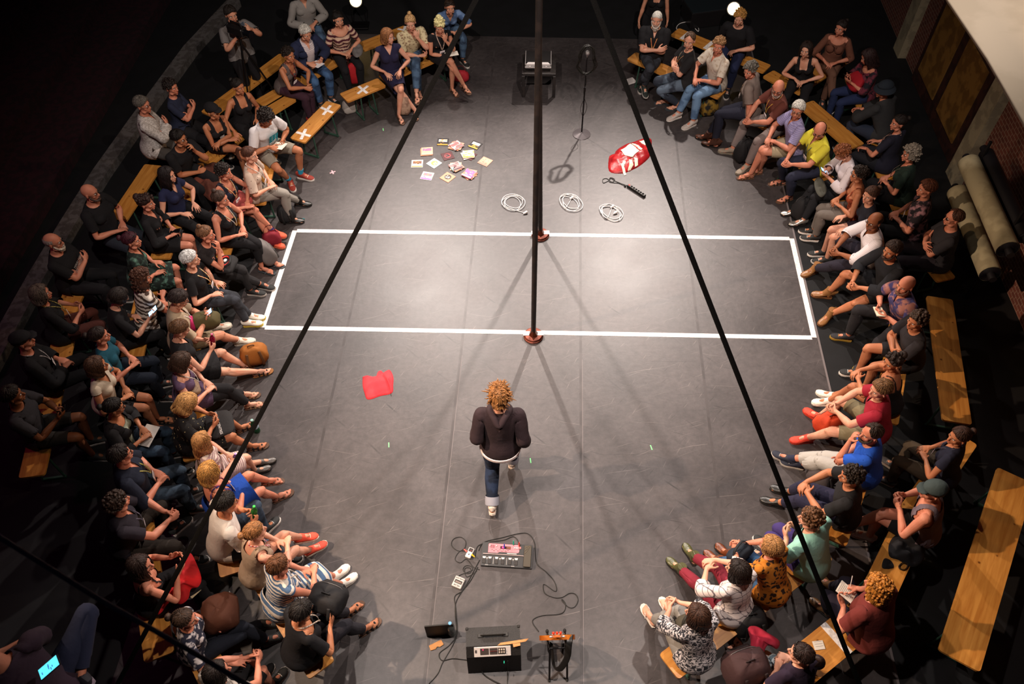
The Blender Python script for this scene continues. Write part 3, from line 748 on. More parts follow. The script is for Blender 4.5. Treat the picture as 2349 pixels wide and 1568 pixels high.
def A(w, d, n=(0, 0, -1), curl=.35, pole=None, sp=None, thumb=0):
    r = dict(w=w, d=d, n=n, curl=curl, thumb=thumb)
    if pole is not None: r['pole'] = pole
    if sp: r['sp'] = sp
    return r
def arms(kind):
    """wrist targets (hip-centred metres), hand direction, palm normal"""
    E = {
     'lap': lambda s: A((.085 * s, .25 + .015 * s, .135), (-.75 * s, .62, -.1), (0, .1, -1), .45, (.8 * s, -.35, -.3)),
     'clasp': lambda s: A((.058 * s, .455 + .01 * s, .115), (-.42 * s, .85, -.25), (-.8 * s, -.3, -.45), .75, (.9 * s, .0, -.25)),
     'knees': lambda s: A((.135 * s, .31, .125), (-.02 * s, .95, -.3), (0, -.3, -1), .35, (.7 * s, -.6, 0)),
     'thighs': lambda s: A((.12 * s, .22, .125), (-.35 * s, .9, -.1), (0, -.05, -1), .25, (.8 * s, -.5, 0)),
     'wristhold': lambda s: A((.06 * s, .36 + .03 * s, .15), (-.85 * s, .5, -.2), (-.1 * s, 0, -1), .6, (.9 * s, -.2, -.2)),
     'cross': lambda s: A((-.075 * s, .205 + .03 * s, .265 + .02 * s), (-.93 * s, -.05, .25), (0, -1, 0) if s < 0 else (0, -.9, -.3), .2, (.75 * s, .15, -.65), 'chest'),
     'hugknee': lambda s: A((.06 * s, .43 + .02 * s, .17), (-.9 * s, .4, -.1), (-.1 * s, -.5, -1), .5, (.8 * s, -.2, -.3)),
     'phone': lambda s: A((.055 * s, .335, .235), (-.35 * s, .82, .42), (-.55 * s, -.45, .6), .8, (.75 * s, -.3, -.6)),
     'bench': lambda s: A((.26 * s, .02, -.07), (.15 * s, .8, -.5), (0, 0, -1), .5, (.4 * s, -1, .1)),
     'down': lambda s: A((.045 * s, .33, .02), (-.1 * s, .55, -.85), (-.9 * s, .1, 0), .45, (.8 * s, -.1, .1)),
     'side': lambda s: A((.26 * s, -.03 + .02 * s, -.12), (.05 * s, .25, -1), (-1 * s, 0, 0), .3, (.3 * s, -1, 0)),
     'gesture': lambda s: A((.12 * s, .36, .30 + .03 * s), (-.3 * s, .8, .45), (-.85 * s, 0, .3), .15, (.7 * s, -.3, -.6)),
     'hold': lambda s: A((.10 * s, .30, .20), (-.55 * s, .8, .0), (-.8 * s, -.3, .1), .7, (.8 * s, -.3, -.4)),
     'camera': lambda s: A((.12 * s, .30, .56 if s < 0 else .50), (-.4 * s, .5, .6), (-.8 * s, -.2, 0), .8, (.8 * s, .1, -.9), 'chest'),
    }
    if kind in E: return {s: E[kind](s) for s in (1, -1)}
    b = {s: E['lap'](s) for s in (1, -1)}
    if kind in ('chinR', 'chinL'):
        s = 1 if kind == 'chinR' else -1
        b[s] = A((.035 * s, .165, .515), (-.25 * s, -.35, .9), (-.25 * s, -1, -.1), .55, (.35 * s, .35, -.9), 'head' if 0 else 'chest')
        b[-s] = A((.04 * s, .26, .20), (.9 * s, .15, .1), (0, -.3, 1), .5, (-.7 * s, -.2, -.5), 'chest')
    elif kind in ('cheekR', 'cheekL'):
        s = 1 if kind == 'cheekR' else -1
        b[s] = A((.10 * s, .14, .50), (-.15 * s, -.25, .95), (-.9 * s, -.4, 0), .5, (.3 * s, .5, -.9), 'chest')
        b[-s] = A((.05 * s, .25, .16), (.9 * s, .2, 0), (0, -.3, -1), .5, (-.8 * s, -.2, -.4), 'chest')
    elif kind in ('writeR',):
        b[1] = A((.10, .30, .20), (-.55, .8, -.25), (-.55, 0, -.85), .85, (.9, -.3, -.4)); b[-1] = A((-.12, .27, .15), (.45, .85, .05), (.6, 0, .8), .6, (-.8, -.3, -.4))
    elif kind == 'kneehold': b[1] = A((.10, .36, .16), (-.6, .8, -.25), (0, -.3, -1), .4, (.8, -.4, 0)); b[-1] = A((-.06, .33, .17), (.7, .65, -.1), (0, -.2, -1), .4, (-.8, -.3, -.2))
    elif kind == 'oneback': b[1] = A((.30, -.10, -.06), (.4, -.1, -.6), (0, -.3, -1), .2, (.6, -1, .2))
    elif kind == 'reachL': b[-1] = A((-.40, .28, .06), (-.5, .8, -.35), (0, -.2, -1), .3, (-.4, -.6, -.5)); b[1] = A((.16, .2, .13), (-.3, .9, -.2), (0, 0, -1), .3)
    elif kind == 'reachR': b[1] = A((.33, .36, .16), (.15, .9, -.1), (0, 0, -1), .15, (.7, -.4, -.5)); b[-1] = A((-.12, .22, .13), (.3, .9, -.2), (0, 0, -1), .3)
    elif kind == 'bottle': b[1] = A((.10, .32, .22), (-.5, .8, .25), (-.85, -.3, .1), .95, (.8, -.4, -.5)); b[-1] = A((-.09, .31, .24), (.6, .75, .2), (.8, -.4, 0), .95, (-.8, -.4, -.5))
    elif kind == 'phoneR': b[1] = A((.16, .42, .28), (-.1, .9, .35), (-.5, -.3, .8), .8, (.6, -.4, -.7)); b[-1] = A((-.10, .24, .16), (.6, .8, 0), (0, 0, -1), .4)
    elif kind == 'selfcross': b[1] = A((-.05, .30, .17), (-.85, .5, 0), (0, -.2, -1), .4, (.8, -.2, -.4)); b[-1] = A((.10, .25, .20), (.85, .5, 0), (0, -.2, -1), .4, (-.8, -.2, -.4))
    return b
def legs(kind, hz):
    g = -hz + .085
    D = {
     'n': {s: dict(a=(.11 * s, .40 + .02 * s, g)) for s in (1, -1)},
     'wide': {s: dict(a=(.20 * s, .40 + .02 * s, g), pole=(.5 * s, 1, .6), fy=-.45 * s) for s in (1, -1)},
     'fwd': {s: dict(a=(.10 * s, .54 + .05 * s, g)) for s in (1, -1)},
     'back': {s: dict(a=(.11 * s, .27 - .03 * s, g)) for s in (1, -1)},
     'tog': {s: dict(a=(.065 * s, .41 + .015 * s, g), pole=(-.05 * s, 1, .5), fy=-.05 * s) for s in (1, -1)},
    }
    if kind in D: return D[kind]
    s = 1 if kind.endswith('r') else -1
    if kind[0] == 'x':   # thigh over thigh
        return {s: dict(a=(-.20 * s, .60, g + .17), pole=(-.25 * s, .7, 1.2), fy=.35 * s, fp=-.25), -s: dict(a=(-.075 * s, .37, g), pole=(0, 1, .5))}
    if kind[0] == 'k':   # ankles crossed
        return {s: dict(a=(-.07 * s, .47, g + .005), fy=.2 * s), -s: dict(a=(.02 * s, .38, g), fy=-.2 * s)}
    if kind[0] == 'u':   # one foot up on the other knee
        return {s: dict(a=(-.13 * s, .38, g + .42), pole=(.9 * s, .6, .5), fy=1.1 * s, fp=-.2), -s: dict(a=(-.12 * s, .40, g))}

SEAT = .455
PEOPLE = {}
def arc_rest(g): return g['W'][:, 5] + g['W'][:, 21] + g['W'][:, 6] + g['W'][:, 22] - .7
def person(pid, label, head, knee, sex='m', lod='hi', lean=.22, arm='lap', leg='n', sc=1.0, fat=0.0, top=None, over=None, bot=None, skirt=None,
           hairk='short', hairc='3b2a1e', shoes=('sneaker', '222222'), sk='f', look=None, pitch=.12, tw=0, side=0, seat=SEAT, feet=None, hands=None,
           glasses=None, lany=None, brd=None, hat=None, group=None, extra=None, stand=None, hjit=None):
    sc = sc * (0.955 if sex == 'f' else 1.0)
    rs = np.random.default_rng(abs(hash(label)) % 9999 if 0 else sum(map(ord, label)))
    if feet and stand is None and sum(1 for f in feet if f) : lean = lean * .8
    P = dict(lean=lean, twist=tw, side=side, hpitch=pitch, jit=rs.normal(0, 1, 4))
    hz = (seat + .10) / sc if stand is None else stand['hz'] / sc
    P['arm'] = arms(arm); P['leg'] = legs(leg, hz)
    # position from the head and the way the knees point
    hipz = hz * sc
    yaw = 0.0; root = None
    P['hyaw'] = 0
    for it in range(6):
        if stand is None:
            Rz = rotz(yaw)
            Tm = solve(sex, dict(P, leg=legs('n', hz)))
            hc = (Tm[HEA][0] @ (np.array([0, .015, .70]) - Tm[HEA][1]) + Tm[HEA][2]) * sc
            hw = at(head[0], head[1], hipz + hc[2]); root = hw - Rz @ hc; root[2] = hipz
            kw = at(knee[0], knee[1], .56); d = kw - root; yaw = math.atan2(-d[0], d[1])
        else:
            kw = at(*stand['at'], 0); root = np.array([kw[0], kw[1], hipz]); d = at(*stand['face'], 0) - root; yaw = math.atan2(-d[0], d[1])
    Rz = rotz(yaw)
    toP = lambda w: (Rz.T @ (np.asarray(w, float) - root)) / sc
    tgt = (0.3, 7.6) if look is None else look
    if look != 0:
        v = toP((*(at(*tgt, 1.2)[:2] if look is not None else tgt), 1.2)); P['hyaw'] = max(-1.15, min(1.15, math.atan2(-v[0], v[1]) * (.85 if look is None else 1) - tw))
    if hjit: P['hyaw'] += hjit
    if feet:
        for s, f in zip((1, -1), feet):
            if f:
                a_ = toP(at(f[0], f[1], f[2] if len(f) > 2 else .085)); hl = math.hypot(a_[0], a_[1]); mx = .58 if leg != 'fwd' else .72
                if stand is None and seat < 1 and hl > mx: a_[:2] *= mx / hl
                P['leg'][s]['a'] = a_
            if f and len(f) > 3: P['leg'][s]['fy'] = f[3]
    if hands:
        for s, f in zip((1, -1), hands):
            if f: P['arm'][s]['w'] = toP(at(f[0], f[1], f[2])); P['arm'][s].pop('sp', None)
    if stand:
        P['stand'] = 1; P['leg'] = {s: dict(a=np.array([.10 * s, .03 * s, -hz + .085]), pole=(.1 * s, 1, .0)) for s in (1, -1)}
        if 'legs' in stand: P['leg'] = stand['legs'](hz)
    if extra and 'mod' in extra: extra['mod'](P)
    T = solve(sex, P)
    o = thing('person', label, 'person', (root[0], root[1], 0), yaw, group)
    off = np.array([0, 0, hipz]); Z = lambda V: V * sc + off
    def TT(b, V): R, j0, j1 = T[b]; return Z((np.asarray(V, float) - j0) @ R.T + j1)
    tp = TPL[sex, lod]
    def fatten(V, Wt):
        if not fat: return V
        w = Wt[:, PEL] + Wt[:, SPI] + Wt[:, CHE] * .55; V = V.copy()
        V[:, 0] *= 1 + fat * .8 * w; V[:, 1] *= 1 + fat * 1.3 * w * (1 + .5 * (V[:, 1] > 0)); return V
    Vb = skin_pose(fatten(tp['V'], tp['W']), tp['W'], T); Vx = skin_pose(tp['xv'], tp['xw'], T)
    nb = len(Vb); F = tp['F']
    bc = hairc
    tri = []; tm = []
    for f, mi in zip(tp['xf'], tp['xm']):
        for k in range(1, len(f) - 1): tri.append((f[0] + nb, f[k] + nb, f[k + 1] + nb)); tm.append(mi)
    raw_mesh('body', Z(np.concatenate([Vb, Vx])), np.concatenate([F, np.array(tri, np.int32)]), skin_mats(sk, bc if bc not in ('d9d4cc', 'c9c2b8', 'e3dccf', 'd8bd86') else '8a7a68'), o,
             mi=np.concatenate([np.zeros(len(F), int), np.array(tm)]))
    def wear(name, g, m, offs, amp=.004, solid=True):
        V = skin_pose(fatten(g['V'], g['W']), g['W'], T); N = vnormals(V, g['F']); wr = wrinkle(g['V'], (sum(map(ord, label)) % 17) + len(name))
        V = V + N * (offs + amp * wr)[:, None]
        if solid > 1:
            Fg = g['F']; E = np.concatenate([Fg[:, [0, 1]], Fg[:, [1, 2]], Fg[:, [2, 0]]]); lo_ = np.minimum(E[:, 0], E[:, 1]).astype(np.int64) * len(V) + np.maximum(E[:, 0], E[:, 1])
            u_, ct = np.unique(lo_, return_counts=True); bd = np.zeros(len(V), bool); ub = u_[ct == 1]; bd[ub // len(V)] = True; bd[ub % len(V)] = True
            a_, b_ = u_ // len(V), u_ % len(V); dg = np.bincount(a_, minlength=len(V)) + np.bincount(b_, minlength=len(V)); keep = bd | (arc_rest(g) > .03)
            for _ in range(solid):
                S = np.stack([np.bincount(a_, V[b_, k], len(V)) + np.bincount(b_, V[a_, k], len(V)) for k in range(3)], 1) / dg[:, None]
                V = np.where(keep[:, None], V, V * .4 + S * .6)
        return raw_mesh(name, Z(V), g['F'], [m], o, rest=g['V'])
    info = dict(o=o, T=T, Z=Z, TT=TT, Rz=Rz, root=root, yaw=yaw, sc=sc, sex=sex, P=P, pid=pid)
    info['hand'] = {s: (Rz @ TT(bi(s, 2), rest_skel(sex)[s]['wr'] + rest_skel(sex)[s]['hd'] * .085 + rest_skel(sex)[s]['pn'] * .02)) + np.array([root[0], root[1], 0]) for s in (1, -1)}
    info['w'] = lambda p: Rz @ np.asarray(p, float) + np.array([root[0], root[1], 0])
    if bot:
        g = garment(sex, lod, ('b', bot[1]), bottom_fn(bot[1])); la = np.clip(np.abs(g['V'][:, 2] - .0) * .02, 0, .01)
        wear('trousers' if bot[1] > .5 else 'shorts', g, bot[0], (bot[2] if len(bot) > 2 else .008) + la, .004)
    if skirt:
        m = MB(); st = []
        for t in np.linspace(0, skirt[1], 9):
            c = [];
            for s in (1, -1):
                hp, kn, an = T[bi(s, 13)][2], T[bi(s, 14)][2], T[bi(s, 15)][2]
                c.append(hp + (kn - hp) * min(t, 1) + (an - kn) * max(0, t - 1))
            st.append((c, t))
        P3, rx, ry = [TT(SPI, (0, .005, .13)) / 1, TT(PEL, (0, -.005, .06))], [.165 * (1 + fat), .185 * (1 + fat)], [.125 * (1 + fat), .145 * (1 + fat)]
        for c, t in st[1:]:
            r = .088 * (1 - min(t, 1) * .30) + .020 + t * .006
            mid = (c[0] + c[1]) / 2; P3.append(Z(mid)); rx.append((np.linalg.norm((c[0] - c[1])[:2]) / 2 + r) * sc); ry.append((r + .012 + abs((c[0] - c[1])[2]) * .5) * sc)
        P3 = np.array([P3[0], P3[1]] + P3[2:])
        P3s = smoothline(P3, 3); R3 = smoothline(np.stack([rx, ry, rx], 1), 3); n = 26; V = []; rst = []
        for i in range(len(P3s)):
            d = unit(P3s[min(i + 1, len(P3s) - 1)] - P3s[max(0, i - 1)]); x = np.array([1., 0, 0]); x = unit(x - d * d[0]); y = np.cross(x, d)
            for j in range(n):
                a = 2 * PI * j / n; ww = 1 + .03 * math.sin(6 * a + i * .25) * i / len(P3s)
                ca, sa = math.cos(a), math.sin(a); pw = .7
                V.append(P3s[i] + x * math.copysign(abs(ca) ** pw, ca) * R3[i, 0] * ww + y * math.copysign(abs(sa) ** pw, sa) * R3[i, 1] * ww)
                rst.append((math.cos(a) * .2, math.sin(a) * .2, i * .022))
        Fq = [(i * n + j, i * n + (j + 1) % n, (i + 1) * n + (j + 1) % n, (i + 1) * n + j) for i in range(len(P3s) - 1) for j in range(n)]
        raw_mesh('skirt', np.array(V), Fq, [skirt[0]], o, rest=np.array(rst))
    if top:
        g = garment(sex, lod, ('t',) + tuple(top[1:3]) + (0,), top_fn(top[1], top[2], .06 if not (bot and top[2] in ('tank', 'strap')) else .03))
        lo = np.clip((.30 - g['V'][:, 2]) * .05, 0, .014) * (1 if top[2] not in ('tank', 'strap') else .3)
        ar = np.clip((np.abs(g['V'][:, 0]) - .19) * .10, 0, .012) * (1 if top[2] not in ('tank', 'strap') else 0)
        wear({'tank': 'tank_top', 'strap': 'tank_top', 'polo': 'shirt'}.get(top[2], 'shirt'), g, top[0], (top[3] if len(top) > 3 else .010) + lo + ar, .005, 1 if top[2] in ('tank', 'strap') or lod == 'lo' else 9)
    if over:
        g = garment(sex, lod, ('o', over[1], over[2]), top_fn(over[1], 'crew', .12, open_front=over[2]))
        wear(over[3] if len(over) > 3 else 'jacket', g, over[0], .026 + np.clip((.3 - g['V'][:, 2]) * .05, 0, .014), .006)
    for nm, V, Fh, R, mt in hair(hairk, hairc, seed=sum(map(ord, label)) % 50) if hairk else []:
        raw_mesh(nm, TT(HEA, V), Fh, [mt], o, rest=R)
    if brd:
        V, Fh, R = beard(brd[0], brd[1] if len(brd) > 1 else 0); raw_mesh('beard', TT(HEA, V), Fh, [hair_mats(brd[0])], o, rest=R)
    if hat:
        m = MB()
        V, Fh, R = shell(lambda a: (1.32 if hat[0] != 'cap' else 1.28) + .12 * (abs(a) > 1.5), .026, amp=.0006, nt=14, nu=32)
        m.add(V, Fh)
        if hat[0] == 'cap': m.tube([(0, .085, .755), (0, .13, .748), (0, .165, .738)], [.066, .062, .03], 12, up=(0, 0, 1), ry=[.006, .005, .004])
        if hat[0] == 'bucket': m.lathe([(.095, 0), (.150, -.045), (.152, -.048), (.096, -.006)], 28, c=(0, 0, .735))
        if hat[0] == 'beanie': m.lathe([(.100, -.02), (.108, -.01), (.108, .02), (.100, .025)], 24, c=(0, .0, .735))
        Vs = np.concatenate(m.v); raw_mesh({'cap': 'cap', 'bucket': 'sun_hat', 'beanie': 'beanie'}[hat[0]], TT(HEA, Vs), m.f, [cloth(hat[1])], o, rest=Vs)
    if shoes:
        for s in (1, -1):
            R, j0, j1 = T[bi(s, 15)]
            so = shoe(shoes[0], shoes[1], s, (R * sc, Z(j1)), o, lod, shoes[2] if len(shoes) > 2 and len(str(shoes[2])) == 6 else None)
            if len(shoes) > 3:
                m = MB(); kn, an = T[bi(s, 14)][2], T[bi(s, 15)][2]; d = unit(an - kn)
                m.tube([Z(an - d * shoes[3]), Z(an - d * .03), Z(an + d * .01)], [.044 * sc, .040 * sc, .040 * sc], 12); m.build('sock', cloth(shoes[2 if len(shoes) == 4 else 4]), o)
    if glasses:
        m = MB()
        for s in (1, -1):
            q = (0, .108, .692) if glasses != 'top' else (0, .075, .80)
            if glasses == 'top': m.tube([(s * .012, .07, .79), (s * .03, .075, .803), (s * .052, .06, .79), (s * .035, .078, .775), (s * .012, .07, .79)], .004, 6); m.tube([(s * .055, .06, .79), (s * .082, .0, .76)], .0025, 5)
            else:
                m.tube(np.array([(s * .031 + .021 * math.cos(a), .103 + .004 * math.sin(a), .690 + .016 * math.sin(a)) for a in np.linspace(0, 2 * PI, 13)[:-1]]), .0022, 5, closed=True)
                m.tube([(s * .052, .10, .694), (s * .078, .06, .696), (s * .081, .0, .694)], .002, 5)
        if glasses != 'top': m.tube([(-.010, .106, .692), (0, .110, .694), (.010, .106, .692)], .002, 5)
        if glasses in ('dark',):
            for s in (1, -1): m.ell((s * .031, .103, .690), (.020, .003, .015), nu=10, nv=6)
        Vs = np.concatenate(m.v); raw_mesh('sunglasses' if glasses in ('top', 'dark') else 'glasses', TT(HEA, Vs), m.f, [mat('glasses_frame', '141210', .3)], o)
    if lany:
        m = MB(); y1 = .165 if sex == 'f' else .158; y1 += fat * .2
        pts = smoothline([(-.0, -.075, .495), (-.066, -.02, .512), (-.060, .075, .455), (-.03, y1 - .02, .37), (0, y1 + .005, .275), (.03, y1 - .02, .37), (.060, .075, .455), (.066, -.02, .512), (0, -.075, .495)], 4)
        m.tube(pts, .0022, 6, up=(0, 1, 0), ry=.0075); L = raw_mesh('lanyard', TT(CHE, np.concatenate(m.v)), m.f, [cloth(lany[0], 'noise', lany[1] if len(lany) > 1 else 'c8a040', 60)], o, rest=np.concatenate(m.v))
        if len(lany) < 3 or lany[2]:
            m = MB(); m.box((0, y1 + .022, .235), (.044, .0015, .031), .001, rotx(.15)); m.mat(1)
            for q in range(3): m.box((-.004 * q, y1 + .0245, .244 - q * .010), (.030 - q * .005, .0008, .0022), .0004, rotx(.15))
            raw_mesh('badge', TT(CHE, np.concatenate(m.v)), m.f, [mat('badge_card', 'e6d8d4', .5), mat('badge_ink', '8a7a8a', .6)], L, mi=m.m)
    PEOPLE[pid] = info
    return info

for _s in ('m', 'f'): make_template(_s)
C = cloth

# ================================================================ the hall
sv = unit(_F + _R * (150.5 / FPX) + _U * (2382 / FPX)); SEAM = unit(np.array([sv[0], sv[1], 0]))      # direction of the vinyl strips
SN = np.array([SEAM[1], -SEAM[0], 0])                                                                # across, to the right
O0 = at(1333.3, 1200, 0); O0[2] = 0
def fl(u, v, z=0): p = O0 + SN * u + SEAM * v; p[2] = z; return p
SW = 1.5
def strip_box(name, u0, u1, v0, v1, z0, z1, m, **kw):
    b = MB(); V = [fl(u, v, z) for z in (z0, z1) for (u, v) in ((u0, v0), (u1, v0), (u1, v1), (u0, v1))]
    b.add(V, [(3, 2, 1, 0), (4, 5, 6, 7), (0, 1, 5, 4), (1, 2, 6, 5), (2, 3, 7, 6), (3, 0, 4, 7)])
    return tag(b.build(name, m, smooth=False), **kw)

def floor_material():
    m = bpy.data.materials.new('dance_vinyl'); m.use_nodes = True; nt = m.node_tree; L = nt.links.new; b = nt.nodes['Principled BSDF']
    tc = nd(nt, 'ShaderNodeTexCoord')
    n1 = nd(nt, 'ShaderNodeTexNoise'); n1.inputs['Scale'].default_value = 1.3; n1.inputs['Detail'].default_value = 6; L(tc.outputs['Object'], n1.inputs['Vector'])
    r1 = nd(nt, 'ShaderNodeValToRGB'); r1.color_ramp.elements[0].color = lin('373232'); r1.color_ramp.elements[1].color = lin('4c4646'); r1.color_ramp.elements[0].position = .3; r1.color_ramp.elements[1].position = .75
    L(n1.outputs['Fac'], r1.inputs['Fac'])
    n2 = nd(nt, 'ShaderNodeTexNoise'); n2.inputs['Scale'].default_value = 14; n2.inputs['Detail'].default_value = 8; n2.inputs['Roughness'].default_value = .7; L(tc.outputs['Object'], n2.inputs['Vector'])
    r2 = nd(nt, 'ShaderNodeValToRGB'); r2.color_ramp.elements[0].color = (.72, .72, .72, 1); r2.color_ramp.elements[1].color = (1.25, 1.25, 1.25, 1); r2.color_ramp.elements[0].position = .3; r2.color_ramp.elements[1].position = .7
    L(n2.outputs['Fac'], r2.inputs['Fac'])
    mx = nd(nt, 'ShaderNodeMixRGB', blend_type='MULTIPLY'); mx.inputs[0].default_value = 1; L(r1.outputs[0], mx.inputs[1]); L(r2.outputs[0], mx.inputs[2])
    last = mx.outputs[0]
    # scuffs: thin straight and curved streaks from cells of stretched voronoi, light and dark
    for k, (ang, sc, asp, col, wid, fac) in enumerate(((.5, 3.6, .3, '8e8480', .008, .5), (-.75, 3.2, .26, '8e8480', .007, .55), (1.35, 3.2, .22, '120f0f', .012, .75), (-.2, 2.9, .2, '120f0f', .010, .7), (2.3, 5.2, .34, '8e8480', .010, .42), (.9, 5.0, .3, '120f0f', .016, .65), (-1.3, 6.5, .4, '887e7a', .012, .45), (1.9, 6.0, .35, '120f0f', .016, .6))):
        dn = nd(nt, 'ShaderNodeTexNoise'); dn.inputs['Scale'].default_value = .9; dn.inputs['Detail'].default_value = 1; L(tc.outputs['Object'], dn.inputs['Vector'])
        dm = nd(nt, 'ShaderNodeVectorMath', operation='MULTIPLY_ADD'); dm.inputs[1].default_value = (.22, .22, 0); L(dn.outputs['Color'], dm.inputs[0]); L(tc.outputs['Object'], dm.inputs[2])
        mp = nd(nt, 'ShaderNodeMapping'); mp.inputs['Rotation'].default_value = (0, 0, ang); mp.inputs['Scale'].default_value = (sc * asp, sc, 1); mp.inputs['Location'].default_value = (k * 3.1, k * 1.7, 0)
        L(dm.outputs[0], mp.inputs['Vector'])
        vo = nd(nt, 'ShaderNodeTexVoronoi'); vo.voronoi_dimensions = '2D'; vo.inputs['Scale'].default_value = 1.0; L(mp.outputs[0], vo.inputs['Vector'])
        # distance to the cell point, measured across the streak only
        sb = nd(nt, 'ShaderNodeVectorMath', operation='SUBTRACT'); L(mp.outputs[0], sb.inputs[0]); L(vo.outputs['Position'], sb.inputs[1])
        sx = nd(nt, 'ShaderNodeSeparateXYZ'); L(sb.outputs[0], sx.inputs[0])
        ay = nd(nt, 'ShaderNodeMath', operation='ABSOLUTE'); L(sx.outputs[1], ay.inputs[0]); ax = nd(nt, 'ShaderNodeMath', operation='ABSOLUTE'); L(sx.outputs[0], ax.inputs[0])
        l1 = nd(nt, 'ShaderNodeMapRange'); l1.inputs[1].default_value = wid * .35; l1.inputs[2].default_value = wid; l1.inputs[3].default_value = 1; l1.inputs[4].default_value = 0; L(ay.outputs[0], l1.inputs[0])
        l2 = nd(nt, 'ShaderNodeMapRange'); l2.inputs[1].default_value = .05; l2.inputs[2].default_value = .32; l2.inputs[3].default_value = 1; l2.inputs[4].default_value = 0; L(ax.outputs[0], l2.inputs[0])
        sc3 = nd(nt, 'ShaderNodeSeparateXYZ'); L(vo.outputs['Color'], sc3.inputs[0])
        l3 = nd(nt, 'ShaderNodeMath', operation='POWER'); l3.inputs[1].default_value = 1.6; L(sc3.outputs[0], l3.inputs[0])
        ml = nd(nt, 'ShaderNodeMath', operation='MULTIPLY'); L(l1.outputs[0], ml.inputs[0]); L(l2.outputs[0], ml.inputs[1])
        m1 = nd(nt, 'ShaderNodeMath', operation='MULTIPLY'); L(ml.outputs[0], m1.inputs[0]); L(l3.outputs[0], m1.inputs[1])
        m2 = nd(nt, 'ShaderNodeMath', operation='MULTIPLY'); L(m1.outputs[0], m2.inputs[0]); m2.inputs[1].default_value = fac
        mm = nd(nt, 'ShaderNodeMixRGB'); L(m2.outputs[0], mm.inputs[0]); L(last, mm.inputs[1]); mm.inputs[2].default_value = lin(col); last = mm.outputs[0]
    L(last, b.inputs['Base Color'])
    rr = nd(nt, 'ShaderNodeMapRange'); rr.inputs[3].default_value = .36; rr.inputs[4].default_value = .50; L(n1.outputs['Fac'], rr.inputs[0]); L(rr.outputs[0], b.inputs['Roughness'])
    bp = nd(nt, 'ShaderNodeBump'); bp.inputs['Strength'].default_value = .12; bp.inputs['Distance'].default_value = .01; L(n2.outputs['Fac'], bp.inputs['Height']); L(bp.outputs[0], b.inputs['Normal'])
    b.inputs['Specular IOR Level'].default_value = .55
    return m
VIN = floor_material()
DARKF = mat('black_stage_floor', '050507', .8, '09090c', 'noise', 3, .2, 8)
strip_box('floor', -14, 14, -8, 17, -.30, -.006, DARKF, kind='structure')
strip_box('floor', -3 * SW, 2 * SW, -4, 9.35, -.005, 0.0, VIN, kind='structure')
SEAMM = mat('seam_tape', '3a3535', .42, '443f3f', 'noise', 5)
LITE = mat('seam_edge', '6e6666', .5)
for k in range(-2, 2):
    strip_box('trim_%d' % (k + 3), k * SW - .016, k * SW + .016, -4, 9.3, 0.0, .0008, SEAMM, kind='structure')
strip_box('trim_5', 2 * SW - .012, 2 * SW + .012, -4, 9.3, 0.0, .0012, LITE, kind='structure')
for k in (-1, 0): strip_box('trim_%d' % (k + 7), k * SW + .016, k * SW + .021, -4, 2.2, 0.0, .001, LITE, kind='structure')

# white tape rectangle
TAPE = mat('white_tape', 'f4efec', .6, 'dcd6d2', 'noise', 30)
def tape(p, q, w=.065, z0=.0, label='', name='floor_tape', z1=.0022, m=TAPE, parent=None, cut=0, group=None):
    p = np.array(p); q = np.array(q); d = unit(q - p); n = np.array([d[1], -d[0], 0]) * w / 2; b = MB()
    V = [p - n, p + n, q + n, q - n]; b.add([v + (0, 0, z0) for v in V] + [v + (0, 0, z1) for v in V], [(3, 2, 1, 0), (4, 5, 6, 7), (0, 1, 5, 4), (1, 2, 6, 5), (2, 3, 7, 6), (3, 0, 4, 7)])
    o = b.build(name, m, parent, smooth=False)
    if label: tag(o, label, 'tape', group)
    return o
a, b_, c_, d_ = at(681, 529), at(1811, 547), at(1862, 774), at(608, 751)
tape(a, b_, label='white tape line forming the far long side of the taped rectangle')
tape(d_, c_, label='white tape line forming the near long side of the taped rectangle')
tape(a - unit(b_ - a) * .03, d_ - unit(c_ - d_) * .03, z0=.001, z1=.0032, label='white tape line forming the short left side of the taped rectangle')
tape(b_ + unit(b_ - a) * .03, c_ + unit(c_ - d_) * .03, z0=.001, z1=.0032, label='white tape line forming the short right side of the taped rectangle')

# side wall with brick, pilasters, panelled door and the pale step on the left
BRICK = None
def brick_material():
    m = bpy.data.materials.new('dark_brick'); m.use_nodes = True; nt = m.node_tree; L = nt.links.new; b = nt.nodes['Principled BSDF']
    tc = nd(nt, 'ShaderNodeTexCoord'); sp = nd(nt, 'ShaderNodeSeparateXYZ'); cb = nd(nt, 'ShaderNodeCombineXYZ'); L(tc.outputs['Object'], sp.inputs[0]); L(sp.outputs[1], cb.inputs[0]); L(sp.outputs[2], cb.inputs[1])
    t = nd(nt, 'ShaderNodeTexBrick'); t.inputs['Scale'].default_value = 4.5; t.inputs['Color1'].default_value = lin('6a3628'); t.inputs['Color2'].default_value = lin('54281e'); t.inputs['Mortar'].default_value = lin('8a7262'); t.inputs['Mortar Size'].default_value = .018
    L(cb.outputs[0], t.inputs['Vector']); L(t.outputs['Color'], b.inputs['Base Color']); b.inputs['Roughness'].default_value = .9
    bp = nd(nt, 'ShaderNodeBump'); bp.inputs['Strength'].default_value = .5; bp.inputs['Distance'].default_value = .02; L(t.outputs['Fac'], bp.inputs['Height']); bp.invert = True; L(bp.outputs[0], b.inputs['Normal'])
    return m
BRICK = brick_material()
def uv(p): v = np.asarray(p) - O0; return float(v @ SN), float(v @ SEAM)


# ================================================================ the audience and the performer
BLK = C('0f0d11'); NAV = C('1c2238'); DEN = C('33465e', 'noise', '4c6580', 9); JBL = C('24262c', 'noise', '34373f', 9); GRT = C('77716b'); LNY = ('c9b98a', 'b0562e')
W_ = 'f'; M_ = 'm'
